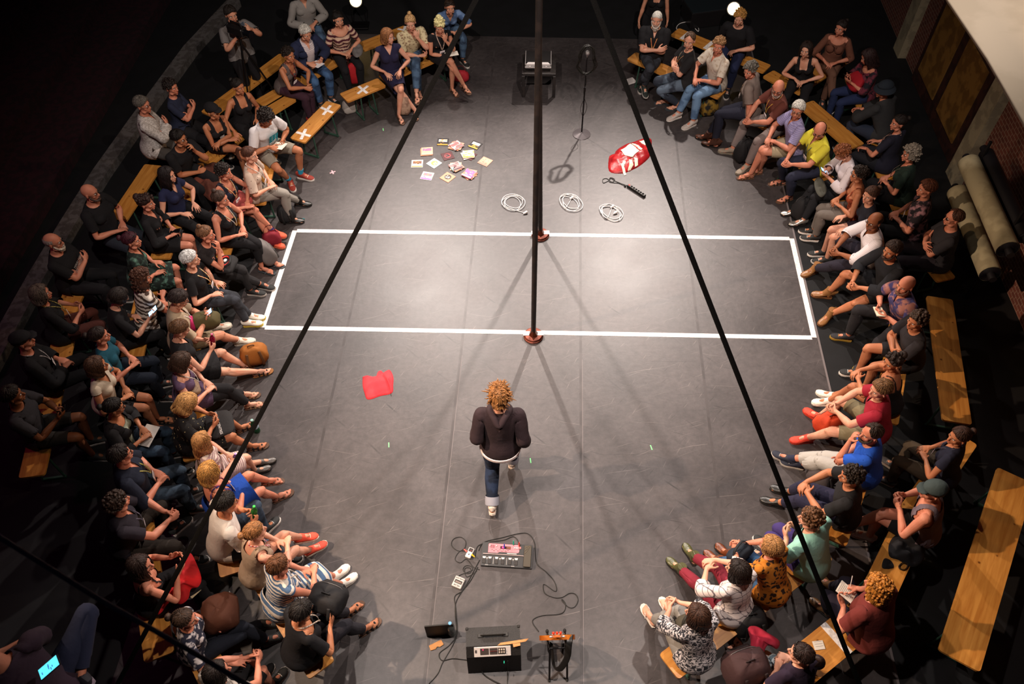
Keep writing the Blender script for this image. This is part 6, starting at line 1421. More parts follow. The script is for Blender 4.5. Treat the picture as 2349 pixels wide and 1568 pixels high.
# red leather jacket
def heap(name, label, cat, outline, h, m, seed=0, wr=.012, nx=26, extra=None, base=0.0, rough_h=.6, group=None):
    """draped cloth: outline in pixels, domed and wrinkled, closed underneath"""
    P = np.array([at(x, y, base) for x, y in outline]); c = P.mean(0); P = smoothline(P, 4, True); n = len(P); rs = np.random.default_rng(seed); ph = rs.uniform(0, 6, 6)
    V = []; R = 9; z0 = base
    for i in range(R + 1):
        t = i / R
        for j in range(n):
            q = c + (P[j] - c) * t; x, y = q[0], q[1]
            hh = h * (1 - t ** 3.2) * (rough_h + (1 - rough_h) * (.5 + .5 * math.sin(9 * x + ph[0]) * math.sin(11 * y + ph[1])))
            hh += wr * math.sin(38 * x + 14 * y + ph[2]) * math.sin(PI * t) + wr * .7 * math.sin(-22 * x + 47 * y + ph[3]) * math.sin(PI * min(1, t * 1.1))
            V.append((x, y, z0 + max(.004, hh) if t < 1 else z0 + .004))
    for j in range(n): V.append((P[j][0], P[j][1], z0))
    F = [(i * n + j, i * n + (j + 1) % n, (i + 1) * n + (j + 1) % n, (i + 1) * n + j) for i in range(R) for j in range(n)]
    F += [(R * n + j, R * n + (j + 1) % n, (R + 1) * n + (j + 1) % n, (R + 1) * n + j) for j in range(n)] + [tuple((R + 1) * n + j for j in range(n))[::-1]]
    t = thing(name, label, cat, (c[0], c[1], base), 0, group); V = np.array(V) - np.array([c[0], c[1], base]); b = MB(); b.add(V, F)
    o = b.build('cloth', m, t, smooth='all'); return t, c, V
RED = mat('red_leather', 'b01c20', .38, '8c1218', 'noise', 6, .35, 30); CRM = mat('cream_leather', 'e6dcc4', .5)
t, c, V = heap('leather_jacket', 'red and cream leather jacket lying crumpled on the floor under the right strap', 'jacket', [(1397, 392), (1398, 358), (1406, 372), (1412, 348), (1432, 333), (1455, 325), (1480, 317), (1494, 320), (1494, 340), (1490, 360), (1468, 380), (1445, 392), (1425, 398)], .10, RED, 3, .012)
def patch(poly, name, m, h=.10):
    P = [np.array(at(x, y, h)) - np.array([c[0], c[1], 0]) for x, y in poly]; E = []; n = len(P)
    for i in range(n): E += [P[i] + (P[(i + 1) % n] - P[i]) * k / 4 for k in range(4)]
    ce = sum(P) / n; rings = [[ce + (e - ce) * t for e in E] for t in (1, .75, .5, .25)] + [[ce]]
    def zf(q, dz): d = np.hypot(V[:, 0] - q[0], V[:, 1] - q[1]); k = np.argsort(d)[:4]; return np.array([q[0], q[1], V[k, 2].max() + dz])
    pts = [zf(q, .004 + .003 * (j > 0)) for j, rg in enumerate(rings) for q in rg]; N = len(E); F = [(j * N + i, j * N + (i + 1) % N, (j + 1) * N + (i + 1) % N, (j + 1) * N + i) for j in range(3) for i in range(N)] + [(3 * N + i, 3 * N + (i + 1) % N, 4 * N) for i in range(N)]
    b = MB(); b.add(pts, F); b.add([q - (0, 0, .012) for q in pts[:N]] + pts[:N], [(i, (i + 1) % N, N + (i + 1) % N, N + i) for i in range(N)]); return b.build(name, m, t, smooth='all')
patch([(1424, 343), (1446, 329), (1467, 343), (1452, 355), (1434, 354)], 'cream_panel', CRM, .098)
patch([(1448, 326.5), (1452, 325.5), (1474, 339), (1471, 342)], 'cream_stripe', CRM, .10); patch([(1466, 322), (1481, 317), (1492, 319), (1490, 327), (1480, 329)], 'cream_sleeve', CRM, .085)
patch([(1425, 375), (1431, 365), (1436, 368), (1431, 376), (1438, 390), (1433, 392)], 'cream_patch', CRM, .092); patch([(1443, 363), (1450, 361), (1454, 372), (1448, 380), (1441, 382), (1444, 373)], 'cream_patch', CRM, .096); patch([(1455, 357), (1463, 360), (1465, 370), (1458, 374)], 'cream_patch', CRM, .094)
# coral cloth
t, c, V = heap('folded_cloth', 'coral red folded cloth lying alone on the floor at the left of the performer', 'cloth', [(832, 867), (833, 864), (843, 861), (852, 864), (866, 861), (867, 853), (874, 850), (881, 855), (893, 848), (902, 863), (902, 882), (899, 901), (872, 908), (844, 916), (836, 900), (832, 884)], .045, mat('coral_cloth', 'e63a42', .85, 'd8303a', 'noise', 5, .25, 18), 5, .004, rough_h=.9)
b = MB(); b.tube([at(879, 856, .05) - c, at(888, 868, .055) - c, at(894, 884, .05) - c, at(897, 900, .03) - c], [.004, .007, .007, .004], 6); b.build('fold', mat('coral_cloth', ''), t)

# pink tape cross and glow marks
p = at(763, 395, 0); t = thing('tape_cross', 'small pink tape cross stuck on the floor on the left', 'tape mark', p, .5)
for a in (0, 1.5): b = MB(); b.box((0, 0, .001 + .0005 * a), (.045, .011, .0006), .0002, rotz(a)); b.build('tape_strip', mat('pink_tape', 'e8b0b8', .6), t)
GT = mat('green_glow_tape', '7ae08a', .5)
for (x, y, a, l) in ((879, 297, .2, 'short green tape mark near the foot of the left bench'), (892, 1020, .1, 'short green tape mark left of the performer'), (1217, 1056, .1, 'short green tape mark at the right foot of the performer'), (1494, 1026, .2, 'short green tape mark alone on the right half of the floor')):
    b = MB(); b.box((0, 0, .001), (.006, .032, .001), .0003, rotz(a)); o = tag(b.build('tape_mark', GT), l, 'tape mark', 'green tape marks on the dance floor'); o.location = tuple(at(x, y, 0))

# ---------------------------------------------------------------- effects pedals
def placed(name, label, cat, x, y, rz, z=0): return thing(name, label, cat, at(x, y, z), rz)
t = placed('effects_board', 'black multi-effects pedalboard with a pink control panel behind the performer', 'effects pedal', 1163, 1278, -.085)
k_ = 1 / 218.0
b = MB(); V = [(-.265, -.115, 0), (.265, -.115, 0), (.265, .125, 0), (-.265, .125, 0), (-.265, -.115, .03), (.265, -.115, .03), (.265, .125, .07), (-.265, .125, .07)]
b.add(V, [(3, 2, 1, 0), (4, 5, 6, 7), (0, 1, 5, 4), (1, 2, 6, 5), (2, 3, 7, 6), (3, 0, 4, 7)]); b.build('housing', mat('pedal_black', '1c1917', .4), t, smooth=False)
sl = lambda y: .03 + (y + .115) / .24 * .04
tl = rotx(math.atan(.04 / .24))
b = MB(); zz = .0025; P = [(-.20, .02), (-.10, .02), (-.08, .032), (.115, .032), (.125, .045), (.125, .108), (.115, .115), (-.19, .115), (-.20, .105)]
b.add([(x, y, sl(y) + zz) for x, y in P] + [(x, y, sl(y) - .002) for x, y in P], [tuple(range(9))] + [(i, (i + 1) % 9, 9 + (i + 1) % 9, 9 + i) for i in range(9)]); b.build('pink_panel', mat('pink_panel', 'cf7c86', .45), t, smooth=False)
b = MB(); b.box((0, .078, sl(.078) + .003), (.055, .014, .002), .001, tl, (np.eye(3), np.array([-.02, 0, 0]))); b.build('display', mat('display_red', '3a0a14', .2), t)
b = MB(); b.box((-.045, .078, sl(.078) + .0055), (.012, .009, .001), .0005, tl); b.mat(1).box((.012, .078, sl(.078) + .0055), (.022, .008, .001), .0005, tl); b.build('lit_digits', [mat('led_magenta', 'e02880', .4, emit=.7), mat('led_amber', '7a3a10', .4, emit=.4)], t)
for (x, y) in ((-.185, .09), (-.115, .09), (.075, .078), (.093, .078), (.111, .078), (-.025, .052)): b = MB(); b.lathe([(.007, 0), (.006, .012), (.004, .013)], 12, c=(x, y, sl(y))); b.build('knob', mat('knob_white', 'd8d0cc', .4), t)
b = MB()
for i in range(4): b.box((-.172 + i * .011, .085, sl(.085) + .004), (.0015, .017, .003), .0008, tl)
for i in range(9): b.box((-.16 + i * .021, .053 - .012 * (i % 2), sl(.05) + .003), (.005, .003, .002), .001, tl)
b.build('small_buttons', mat('button_dark', '5a2a30', .5), t)
b = MB(); b.box((-.035, .004, sl(.004) + .006), (.218, .006, .006), .003, tl); b.build('metal_rail', mat('rail_grey', '8c7c78', .35, metal=.5), t)
for x in (-.235, -.175, -.105, -.04, .035, .10):
    b = MB(); b.prism([(x - .018, -.022), (x + .018, -.022), (x + .012, -.043), (x - .012, -.043)], sl(-.03), sl(-.03) + .006); b.mat(1).box((x, -.072, sl(-.072) + .003), (.017, .022, .004), .002, tl); b.build('footswitch', [mat('switch_cap', 'cfc8c4', .5), mat('switch_rubber', '2a2624', .6)], t)
b = MB()
for x in (-.205, -.07, .068): b.box((x, -.034, sl(-.034) + .001), (.010, .0025, .001), .0004, tl); b.box((x, -.042, sl(-.042) + .001), (.0022, .007, .001), .0004, tl)
for x in (-.138, .0): b.box((x, -.06, sl(-.06) + .001), (.0013, .035, .001), .0004, tl)
for x in (-.205, .068): b.box((x, -.106, sl(-.106) + .001), (.016, .0018, .001), .0004, tl)
b.box((.05, .022, sl(.022) + .001), (.05, .004, .001), .0004, tl); b.build('white_print', mat('print_white', 'd8d2ce', .5), t)
b = MB(); b.box((.13, .085, sl(.085) + .004), (.014, .012, .004), .002, tl); b.build('coral_switch', mat('coral_switch', 'c87070', .5), t)
b = MB(); b.box((.215, .0, .066), (.038, .112, .008), .004, rotx(.14)); b.build('expression_pedal', mat('pedal_tread', '4c463c', .7), t)
b = MB()
for q in range(3): b.tube(smoothline([(.18, .02 + q * .028, .079 + q * .003), (.205, .045 + q * .024, .083 + q * .003), (.235, .10 + q * .004, .091)], 4), .0022, 5)
b.build('tread_lines', mat('tread_line', '6a6050', .6), t)
for (x, y, cc, l, up) in ((1157, 1256, '2a4ab8', 'blue', .05), (1178, 1249, '12b090', 'green', .03), (1191, 1252, 'd8443c', 'red', .05)):
    o = at(x, y, .075); b = MB(); b.tube([(0, 0, 0), (0, .012, .03), (0, .02, .055)], [.007, .008, .004], 10); b = tag(b.build('jack_plug', mat('plug_' + l, cc, .4)), l + ' jack plug pushed into the back of the effects board', 'plug', 'coloured jack plugs on the effects board'); b.location = tuple(o)
t = placed('stomp_pedal', 'white rectangular pedal with a small black window left of the effects board', 'effects pedal', 1078, 1270, -.42)
b = MB(); b.box((0, 0, .02), (.030, .058, .02), .006); b.build('case', mat('pedal_white', 'ddd6d2', .45), t)
b = MB(); b.box((0, .03, .041), (.022, .02, .001), .0005); b.mat(1).box((.004, .022, .0425), (.003, .003, .001), .0005); b.mat(0).box((0, -.022, .0405), (.005, .007, .0008), .0004); b.build('face', [mat('face_dark', '3a3432', .4), mat('led_red', 'e03020', .4, emit=.8)], t)
for (dx, dy, cc, l) in ((-.03, -.005, 'd84440', 'red'), (.03, -.014, 'd8b020', 'yellow')):
    b = MB(); b.tube([(dx, dy, .045), (dx - .04 * (1 if dx < 0 else -1), dy + .012 * (1 if dx < 0 else -1), .042)], [.010, .006], 8); b.build(l + '_plug', mat('plug_' + l, cc, .4), t)
t = placed('tuner_pedal', 'square silver pedal with a dark display lying left of the effects board', 'effects pedal', 1052, 1338, -.42)
b = MB(); b.box((0, 0, .022), (.052, .058, .022), .005); b.build('case', mat('pedal_silver', 'c8c0ba', .4), t)
b = MB(); b.box((0, .002, .0455), (.040, .018, .0012), .0005); b.mat(1).box((0, -.002, .047), (.030, .008, .0008), .0004); b.build('display', [mat('face_dark', ''), mat('display_grey', '8a7c74', .3)], t)
def text_obj(body, size, m, parent=None, T=None, name='lettering', depth=.0006):
    cu = bpy.data.curves.new(name, 'FONT'); cu.body = body; cu.size = size; cu.align_x = 'CENTER'; cu.align_y = 'CENTER'; cu.extrude = depth; cu.resolution_u = 2; cu.materials.append(m)
    o = bpy.data.objects.new(name, cu); COL.objects.link(o); bpy.context.view_layer.update()
    me = bpy.data.meshes.new_from_object(o.evaluated_get(bpy.context.evaluated_depsgraph_get())); bpy.data.objects.remove(o); me.name = name
    o = link(name, me, parent)
    if T is not None: o.matrix_local = T
    return o
INK = mat('ink_dark', '2a2422', .6)
text_obj('ELECTRON', .018, INK, t, Matrix.Translation((0, .038, .0465)))
text_obj('MS-54', .026, INK, t, Matrix.Translation((0, -.036, .0465)) @ Matrix.Rotation(PI, 4, 'Z'))
text_obj('8', .022, INK, bpy.data.objects['stomp_pedal'], Matrix.Translation((0, -.022, .0425)))
text_obj('JAMMAN', .012, mat('print_white', ''), bpy.data.objects['effects_board'], Matrix.Translation((.05, .022, sl(.022) + .003)) @ Matrix.Rotation(.165, 4, 'X'))

# ---------------------------------------------------------------- amplifier, guitar, cables
t = placed('guitar_amplifier', 'black guitar amplifier with a white control panel at the bottom of the floor', 'amplifier', 1134, 1503, .035)
AH = .38; TOL = mat('amp_vinyl', '191716', .6, '221f1e', 'noise', 90, .3, 120)
b = MB(); W2 = .255
P = [(-W2, .155, 0), (W2, .155, 0), (W2, .155, AH), (-W2, .155, AH), (-W2, -.155, 0), (W2, -.155, 0), (W2, -.10, AH - .07), (-W2, -.10, AH - .07), (W2, -.02, AH), (-W2, -.02, AH)]
b.add(P, [(0, 3, 2, 1), (0, 1, 5, 4), (4, 5, 6, 7), (7, 6, 8, 9), (9, 8, 2, 3), (0, 4, 7, 9, 3), (1, 2, 8, 6, 5)]); b.build('cabinet', TOL, t, smooth=False)
b = MB(); b.tube([(-.11, .075, AH + .004), (-.09, .07, AH + .022), (.09, .07, AH + .022), (.11, .075, AH + .004)], .009, 8, ry=.016); b.box((-.115, .075, AH + .004), (.028, .018, .005), .003); b.box((.115, .075, AH + .004), (.028, .018, .005), .003); b.build('carry_handle', mat('handle_black', '2a2826', .45), t)
ang = math.atan2(.07, .08); pt = (rotx(ang), np.array([-.01, -.062, AH - .037]))
b = MB(); b.box((0, 0, .003), (.172, .048, .004), .003, None, pt); b.build('control_panel', mat('panel_white', 'd8cec8', .4), t)
b = MB(); b.box((-.075, .004, .0085), (.040, .030, .0015), .0005, None, pt); b.box((.01, .004, .0085), (.036, .030, .0015), .0005, None, pt); b.box((.087, .004, .0085), (.036, .030, .0015), .0005, None, pt); b.box((-.155, .008, .0085), (.008, .014, .002), .001, None, pt); b.build('dark_fields', mat('field_dark', '4a403c', .5), t)
for i in range(3):
    for j in range(2): b = MB(); b.lathe([(.0075, .009), (.0065, .022)], 10, c=(.066 + i * .021, .018 - j * .024, 0), T=pt); b.build('knob', mat('knob_cream', 'c8b8a8', .4), t)
b = MB(); b.lathe([(.006, .010), (.005, .014)], 10, c=(-.088, .022, 0), T=pt); b.build('pilot_lamp', mat('pilot_pink', 'e83060', .4, emit=1.2), t)
for i in range(7): b = MB(); b.lathe([(.003, .009), (.0025, .018)], 8, c=(-.018 + i * .0095, .006, 0), T=pt); b.build('slider', mat('slider_red', '7a3030', .5), t)
for sx in (-1, 1): b = MB(); b.box((sx * .245, .145, AH - .005), (.014, .014, .010), .005); b.build('corner_guard', mat('corner_metal', '3a3836', .3, metal=.6), t)
b = MB(); b.ell((.10, -.15, .30), (.006, .014, .006)); o = tag(b.build('jack_plug', mat('plug_green', '12b090', .4)), 'green jack plug hanging at the front of the amplifier', 'plug'); o.location = tuple(at(1134, 1503, 0))
# cardboard pieces
CB = mat('cardboard', 'b98452', .85, 'a87444', 'noise', 10)
def card(label, poly, z, th, name='cardboard_piece'):
    P = [at(x, y, z) for x, y in poly]; c = sum(P) / len(P); c[2] = z; b = MB(); n = len(P); b.add([p - c for p in P] + [p - c + (0, 0, th) for p in P], [tuple(range(n))[::-1], tuple(range(n, 2 * n))] + [(i, (i + 1) % n, n + (i + 1) % n, n + i) for i in range(n)])
    o = b.build(name, CB, smooth=False); tag(o, label, 'cardboard'); o.location = tuple(c); return o
card('pale notched piece of cardboard on the floor beside the black board', [(984, 1481), (1012, 1467), (1018, 1478), (1009, 1484), (1003, 1483), (999, 1489), (988, 1492)], 0, .012)
card('long saw-toothed cardboard strip lying on top of the amplifier', [(1141, 1480), (1148, 1474), (1213, 1464), (1206, 1471), (1170, 1477)], AH + .002, .006)
card('small square cardboard tab on the amplifier beside the control panel', [(1176, 1476), (1193, 1474), (1194, 1480), (1178, 1484)], AH + .002, .004)
b = MB(); q0, q1 = at(980, 1456, .02), at(1044, 1443, .30); d = unit((q1 - q0) * (1, 1, 0)); nrm = np.array([d[1], -d[0], 0])
b.add([q0 * (1, 1, 0), at(1044, 1452, 0), at(1044, 1452, 0) + (0, 0, .30), q0 * (1, 1, 0) + (0, 0, .30)] + [np.array(v) + nrm * .012 for v in (q0 * (1, 1, 0), at(1044, 1452, 0), at(1044, 1452, 0) + (0, 0, .30), q0 * (1, 1, 0) + (0, 0, .30))], [(0, 1, 2, 3), (7, 6, 5, 4), (0, 4, 5, 1), (1, 5, 6, 2), (2, 6, 7, 3), (3, 7, 4, 0)])
tag(b.build('folder', mat('black_board', '15130f', .6), smooth=False), 'black board standing upright on edge in front of the water bottle', 'board')
def bottle(label, p, h, r, body, cap, rz=0, T=None, name='water_bottle', lab=None):
    t = thing(name, label, 'bottle', p)
    R = np.eye(3) if T is None else T
    b = MB(); b.lathe([(r * .8, 0), (r, .01), (r, h * .28), (r * .93, h * .32), (r, h * .36), (r, h * .62), (r * .75, h * .76), (r * .34, h * .88), (r * .34, h * .95)], 20, R=R); b.build('body', mat('bottle_' + body, body, .12, trans=.75, ior=1.33), t)
    b = MB(); b.lathe([(r * .42, h * .93), (r * .42, h), (r * .38, h * 1.005)], 16, R=R); b.build('cap', mat('cap_' + cap, cap, .4), t)
    if lab: b = MB(); b.lathe([(r * 1.02, h * .38), (r * 1.02, h * .60)], 20, R=R); b.build('label_band', mat('band_' + lab, lab, .5), t)
    return t
bottle('clear plastic water bottle with a pale blue cap behind the black board', at(1037, 1452, 0), .30, .040, 'c8d0cc', '6aa8d8')
# guitar on its stand, leaning back towards the viewer
gb = at(1278, 1463, .30); g = np.array([gb[0], gb[1], 0]); gd = unit(CAMP - gb); gx = unit(np.cross(gd, (0, 1, 0))); gn = np.cross(gx, gd) * -1
if gn[1] < 0: gn = -gn
gx = np.cross(gd, gn); Rg = np.stack([gx, gd, gn], 1)
t = thing('guitar_stand', 'black folding guitar stand beside the amplifier', 'guitar stand', g, .02)
for s in (-1, 1):
    b = MB(); b.tube([(s * .085, .10, .16), (s * .085, -.0, .16), (s * .08, -.10, .22)], .011, 8); b.tube([(s * .08, -.13, .42), (s * .085, .10, .01)], .010, 8); b.tube([(s * .08, -.13, .42), (s * .085, -.30, .01)], .010, 8); b.build('leg', ms, t)
    b = MB(); b.ell((s * .085, .11, .17), (.016, .022, .024), nu=10, nv=6); b.ell((s * .085, -.30, .015), (.015, .02, .014), nu=10, nv=6); b.build('rest', mat('foam_black', '1c1b1b', .8), t)
b = MB(); b.tube([(-.08, -.13, .42), (.08, -.13, .42)], .008, 8); b.build('crossbar', ms, t)
t = thing('electric_guitar', 'orange-brown electric guitar seen from above standing on the black stand', 'guitar', g, 0)
GW = mat('guitar_wood', 'b4661c', .28, '9a4f14', 'noise', 8); Q = (Rg, np.array([0, 0, .32])); out = []
for i in range(28):
    a = 2 * PI * i / 28; r_ = .165 + .025 * math.cos(2 * a) - .018 * math.cos(4 * a); out.append((r_ * math.cos(a) * .98, r_ * math.sin(a) * 1.15))
b = MB(); b.prism(out, -.022, .022, T=Q); b.build('body', GW, t)
b = MB(); b.tube([(0, .14, .012), (0, .62, .012)], [.027, .021], 10, ry=.012, T=Q); b.build('neck', mat('maple_neck', 'a8743c', .4), t)
b = MB(); b.prism([(-.02, .62), (.02, .62), (.045, .66), (.03, .79), (-.03, .79), (-.045, .66)], .0, .016, T=Q); b.build('headstock', mat('headstock_orange', 'b8602c', .35), t)
for s in (-1, 1):
    for k in range(3): b = MB(); b.ell((s * .055, .66 + k * .045, .006), (.014, .008, .008), nu=8, nv=6, T=Q); b.build('tuning_peg', SV, t)
for s in (-1, 0, 1): b = MB(); b.ell((s * .034, .08, .040), (.014, .016, .014), nu=10, nv=6, T=Q); b.build('red_knob', mat('red_knob', 'd83a20', .4), t)
b = MB(); b.box((0, -.03, .028), (.05, .03, .006), .003, None, Q); b.box((0, .05, .028), (.045, .014, .006), .003, None, Q); b.build('pickups', SV, t)
b = MB(); b.tube(smoothline([(.115, -.02, .46), (.10, -.10, .46), (.08, -.20, .36), (.02, -.26, .24), (-.03, -.24, .20), (-.05, -.16, .26), (-.06, -.06, .36)], 5), .003, 8, up=(1, .3, 0), ry=.030); b.build('strap', mat('leather_black', '1c1a19', .35), t, smooth='all')
GC = 'black instrument cables on the floor'
cable('instrument_cable', 'black cable curving from the effects board down to the guitar', [(1098, 1262), (1110, 1243), (1150, 1233), (1190, 1223), (1212, 1224), (1226, 1244), (1231, 1290), (1252, 1310), (1270, 1330), (1277, 1350), (1272, 1355), (1252, 1341), (1246, 1342), (1250, 1360), (1272, 1370), (1290, 1369), (1306, 1360), (1320, 1362), (1326, 1376), (1318, 1391), (1305, 1392), (1290, 1378), (1290, 1374), (1297, 1384), (1295, 1400), (1282, 1408), (1246, 1411), (1226, 1418), (1222, 1428), (1236, 1448)], .0045, BC, group=GC)
cable('instrument_cable', 'black cable running from the white pedal down beside the amplifier to the bottom edge', [(1100, 1284), (1086, 1310), (1070, 1340), (1048, 1375), (1044, 1400), (1047, 1440), (1046, 1460), (1030, 1480), (1008, 1498), (1014, 1514), (1040, 1510), (1078, 1514)], .0048, BC, group=GC)
cable('instrument_cable', 'second black cable crossing the first and leaving at the bottom left of the floor', [(1096, 1300), (1080, 1330), (1060, 1355), (1043, 1368), (1046, 1400), (1049, 1450), (1038, 1480), (1015, 1520), (1004, 1545), (980, 1572)], .0045, BC, group=GC)
cable('instrument_cable', 'thin black cable looping left of the white pedal', [(1072, 1262), (1050, 1262), (1036, 1250), (1040, 1236), (1056, 1231), (1068, 1240), (1066, 1256), (1052, 1266), (1044, 1282), (1056, 1290), (1070, 1282), (1086, 1300), (1100, 1306)], .0038, BC, group=GC)
cable('instrument_cable', 'small coil of black cable above the silver pedal', [(1046, 1326), (1056, 1318), (1072, 1312), (1084, 1306), (1080, 1298), (1068, 1297), (1062, 1306), (1070, 1314), (1080, 1312), (1078, 1302), (1066, 1304), (1070, 1322), (1084, 1316), (1094, 1308)], .0038, BC, group=GC)
cable('instrument_cable', 'black cable bundle arching over the back of the effects board', [(1090, 1275), (1096, 1252), (1120, 1243), (1156, 1238), (1176, 1230), (1186, 1236), (1192, 1250)], .0045, BC, group=GC)
cable('instrument_cable', 'black cable hanging from the front of the amplifier to the bottom edge', [(1165, 1515, .25), (1165, 1535, .05), (1164, 1560), (1163, 1585)], .0045, BC, group=GC)
cable('instrument_cable', 'black cable bundle in the shadow below the amplifier', [(1096, 1512, .25), (1100, 1530, .05), (1112, 1548), (1130, 1560), (1150, 1572), (1120, 1580)], .007, BC, group=GC)

# ================================================================ things carried, worn or put down by the audience
def inw(pid, v):   # person-frame metres from the floor below the hips -> world
    i = PEOPLE[pid]; return i['Rz'] @ np.asarray(v, float) + np.array([i['root'][0], i['root'][1], 0])
def yaw(pid): return PEOPLE[pid]['yaw']
def tree(m_, V): return V
def bag(name, label, cat, p, size, rz, c, straps='loops', tilt=0.0, c2=None, pocket=True, pat=None, seed=0, group=None):
    w, d, h = size; t = thing(name, label, cat, p, rz, group); m = MB(); nu, nv = 20, 12; V = []; ph = seed
    mt = mat('fabric_' + c, c, .8, c2, pat, 9 if pat else 1, .5, 14) if c2 and pat else mat('fabric_' + c, c, .8, None, None, 1, .5, 14)
    R = rotx(tilt)
    for j in range(nv + 1):
        a = PI * j / nv; zz = -math.cos(a); rr = math.sin(a) ** .45 if 0 < j < nv else 0
        for i in range(nu):
            b_ = 2 * PI * i / nu; cx, cy = math.cos(b_), math.sin(b_)
            x = math.copysign(abs(cx) ** .6, cx) * rr * w / 2 * (1 - .12 * (zz > 0) * zz); y = math.copysign(abs(cy) ** .6, cy) * rr * d / 2 * (1 - .25 * (zz > 0) * zz)
            k = 1 + .035 * math.sin(5 * b_ + 3 * a + ph) + .03 * math.sin(9 * b_ - 5 * a + ph * 2)
            V.append(R @ np.array([x * k, y * k, h / 2 + zz * h / 2 * (1 + .03 * math.sin(4 * b_ + ph))]))
    F = [(j * nu + i, j * nu + (i + 1) % nu, (j + 1) * nu + (i + 1) % nu, (j + 1) * nu + i) for j in range(nv) for i in range(nu)]
    V = np.array(V); V[:, 2] -= max(0, V[:, 2].min() * 1.0) if 0 else V[:, 2].min(); m.add(V, F); m.build('body', mt, t, smooth='all')
    dk = mat('bag_trim_' + c, tuple(int(int(c[i:i + 2], 16) * .55) for i in (0, 2, 4)), .7)
    T = (R, np.zeros(3))
    if straps == 'loops':
        for s in (-1, 1): m = MB(); m.tube(smoothline([(s * w * .22, -d * .38, h * .92), (s * w * .26, -d * .62, h * .6), (s * w * .24, -d * .58, h * .25), (s * w * .2, -d * .42, h * .08)], 5), .004, 7, up=(1, 0, 0), ry=.017, T=T); m.build('strap', dk, t, smooth='all')
        m = MB(); m.tube(smoothline([(-.04, 0, h * .96), (-.03, 0, h * 1.06), (.03, 0, h * 1.06), (.04, 0, h * .96)], 4), .007, 6, T=T); m.build('handle', dk, t, smooth='all')
    if straps == 'long':
        m = MB(); m.tube(smoothline([(-w * .35, 0, h * .9), (-w * .2, d * .2, h * 1.25), (w * .15, d * .3, h * 1.3), (w * .35, 0, h * .9)], 6), .004, 7, up=(0, 1, 0), ry=.014, T=T); m.build('strap', dk, t, smooth='all')
    if pocket: m = MB(); m.box((0, d * .47, h * .36), (w * .30, d * .08, h * .22), d * .06, T=T); m.build('pocket', dk, t); m = MB(); m.tube(smoothline([(-w * .4, d * .18, h * .62), (-w * .25, d * .34, h * .86), (w * .25, d * .34, h * .86), (w * .4, d * .18, h * .62)], 4), .004, 5, T=T); m.build('zip', mat('zip_grey', '5a5654', .4), t, smooth='all')
    return t
def phone(label, pid=None, p=None, glow='9fd0ff', e=2.0, rz=None, tilt=.6, up=.02):
    if p is None: i = PEOPLE[pid]; h = i['hand']; p = (h[1] + h[-1]) / 2 if rz != 'R' else h[1]; p = p + (0, 0, up)
    rz_ = yaw(pid) if pid else rz; t = thing('mobile_phone', label, 'phone', p, rz_ if rz_ != 'R' else 0); R = rotx(tilt); T = (R, np.zeros(3))
    m = MB(); m.box((0, 0, 0), (.039, .076, .0045), .004, T=T); m.build('case', mat('phone_case', '1a1a1e', .3), t)
    m = MB(); m.box((0, 0, .0048), (.034, .068, .0006), .0003, T=T)
    if e: m.mat(1); 
    if e: [m.box((random.uniform(-.02, .02), random.uniform(-.05, .03), .0058), (random.uniform(.004, .012), .003, .0003), .0001, T=T) for _ in range(6)]
    m.build('screen', [mat('screen_%s_%s' % (glow, e), glow, .2, emit=e), mat('screen_detail', '3a6ab0', .3, emit=.8)] if e else mat('screen_off', '0c0c10', .1), t)
    return t
def book(label, p, rz, size=(.105, .15), th=.006, c='e6dfd0', tilt=0, name='notebook', cat='notebook', lines=0, cover=None):
    t = thing(name, label, cat, p, rz); T = (rotx(tilt), np.zeros(3))
    m = MB(); m.box((0, 0, th / 2), (size[0] / 2, size[1] / 2, th / 2), .001, T=T); m.build('pages', mat('paper_' + c, c, .8), t)
    if cover: m = MB(); m.box((0, 0, -.0015), (size[0] / 2 + .004, size[1] / 2 + .004, .0015), .0005, T=T); m.build('cover', mat('cover_' + cover, cover, .5), t)
    if lines:
        m = MB(); [m.box((random.uniform(-.01, .01), size[1] * (.4 - .8 * i / lines), th + .0003), (size[0] * .36, .0014, .0003), .0001, T=T) for i in range(lines)]; m.build('writing', mat('pencil_grey', '7a7470', .8), t)
    return t
LAP = .66
# phones
phone('bright phone in the hands of the person in a beige shirt', 'LS', e=2.2)
phone('small bright phone held by the dark-haired woman in black', 'LR', rz='R', e=2.5)
bpy.data.objects['mobile_phone.001'].location = tuple(PEOPLE['LR']['hand'][1] + np.array([0, 0, .02]))
phone('phone lit in the hands of the woman with curly copper hair', 'RO', e=1.6)
phone('dark phone held on the lap of the woman with pinned brown hair', 'LJ', e=0, up=.03, tilt=.2)
phone('dark phone held above the red tote bag in the far right row', 'RL', e=0, glow='203050')
phone('dark phone in the hands of the person at the far left edge', 'MB', e=0)
phone('large cyan phone screen glowing in the bottom left corner', 'BV', glow='58d0e8', e=1.3, tilt=.35)
def fixphone():
    o = [o for o in bpy.data.objects if o.get('label', '').startswith('large cyan')][0]; p = at(113, 1530, 3.05); o.location = tuple(p); o.rotation_euler = (0, 0, -.95)
fixphone()
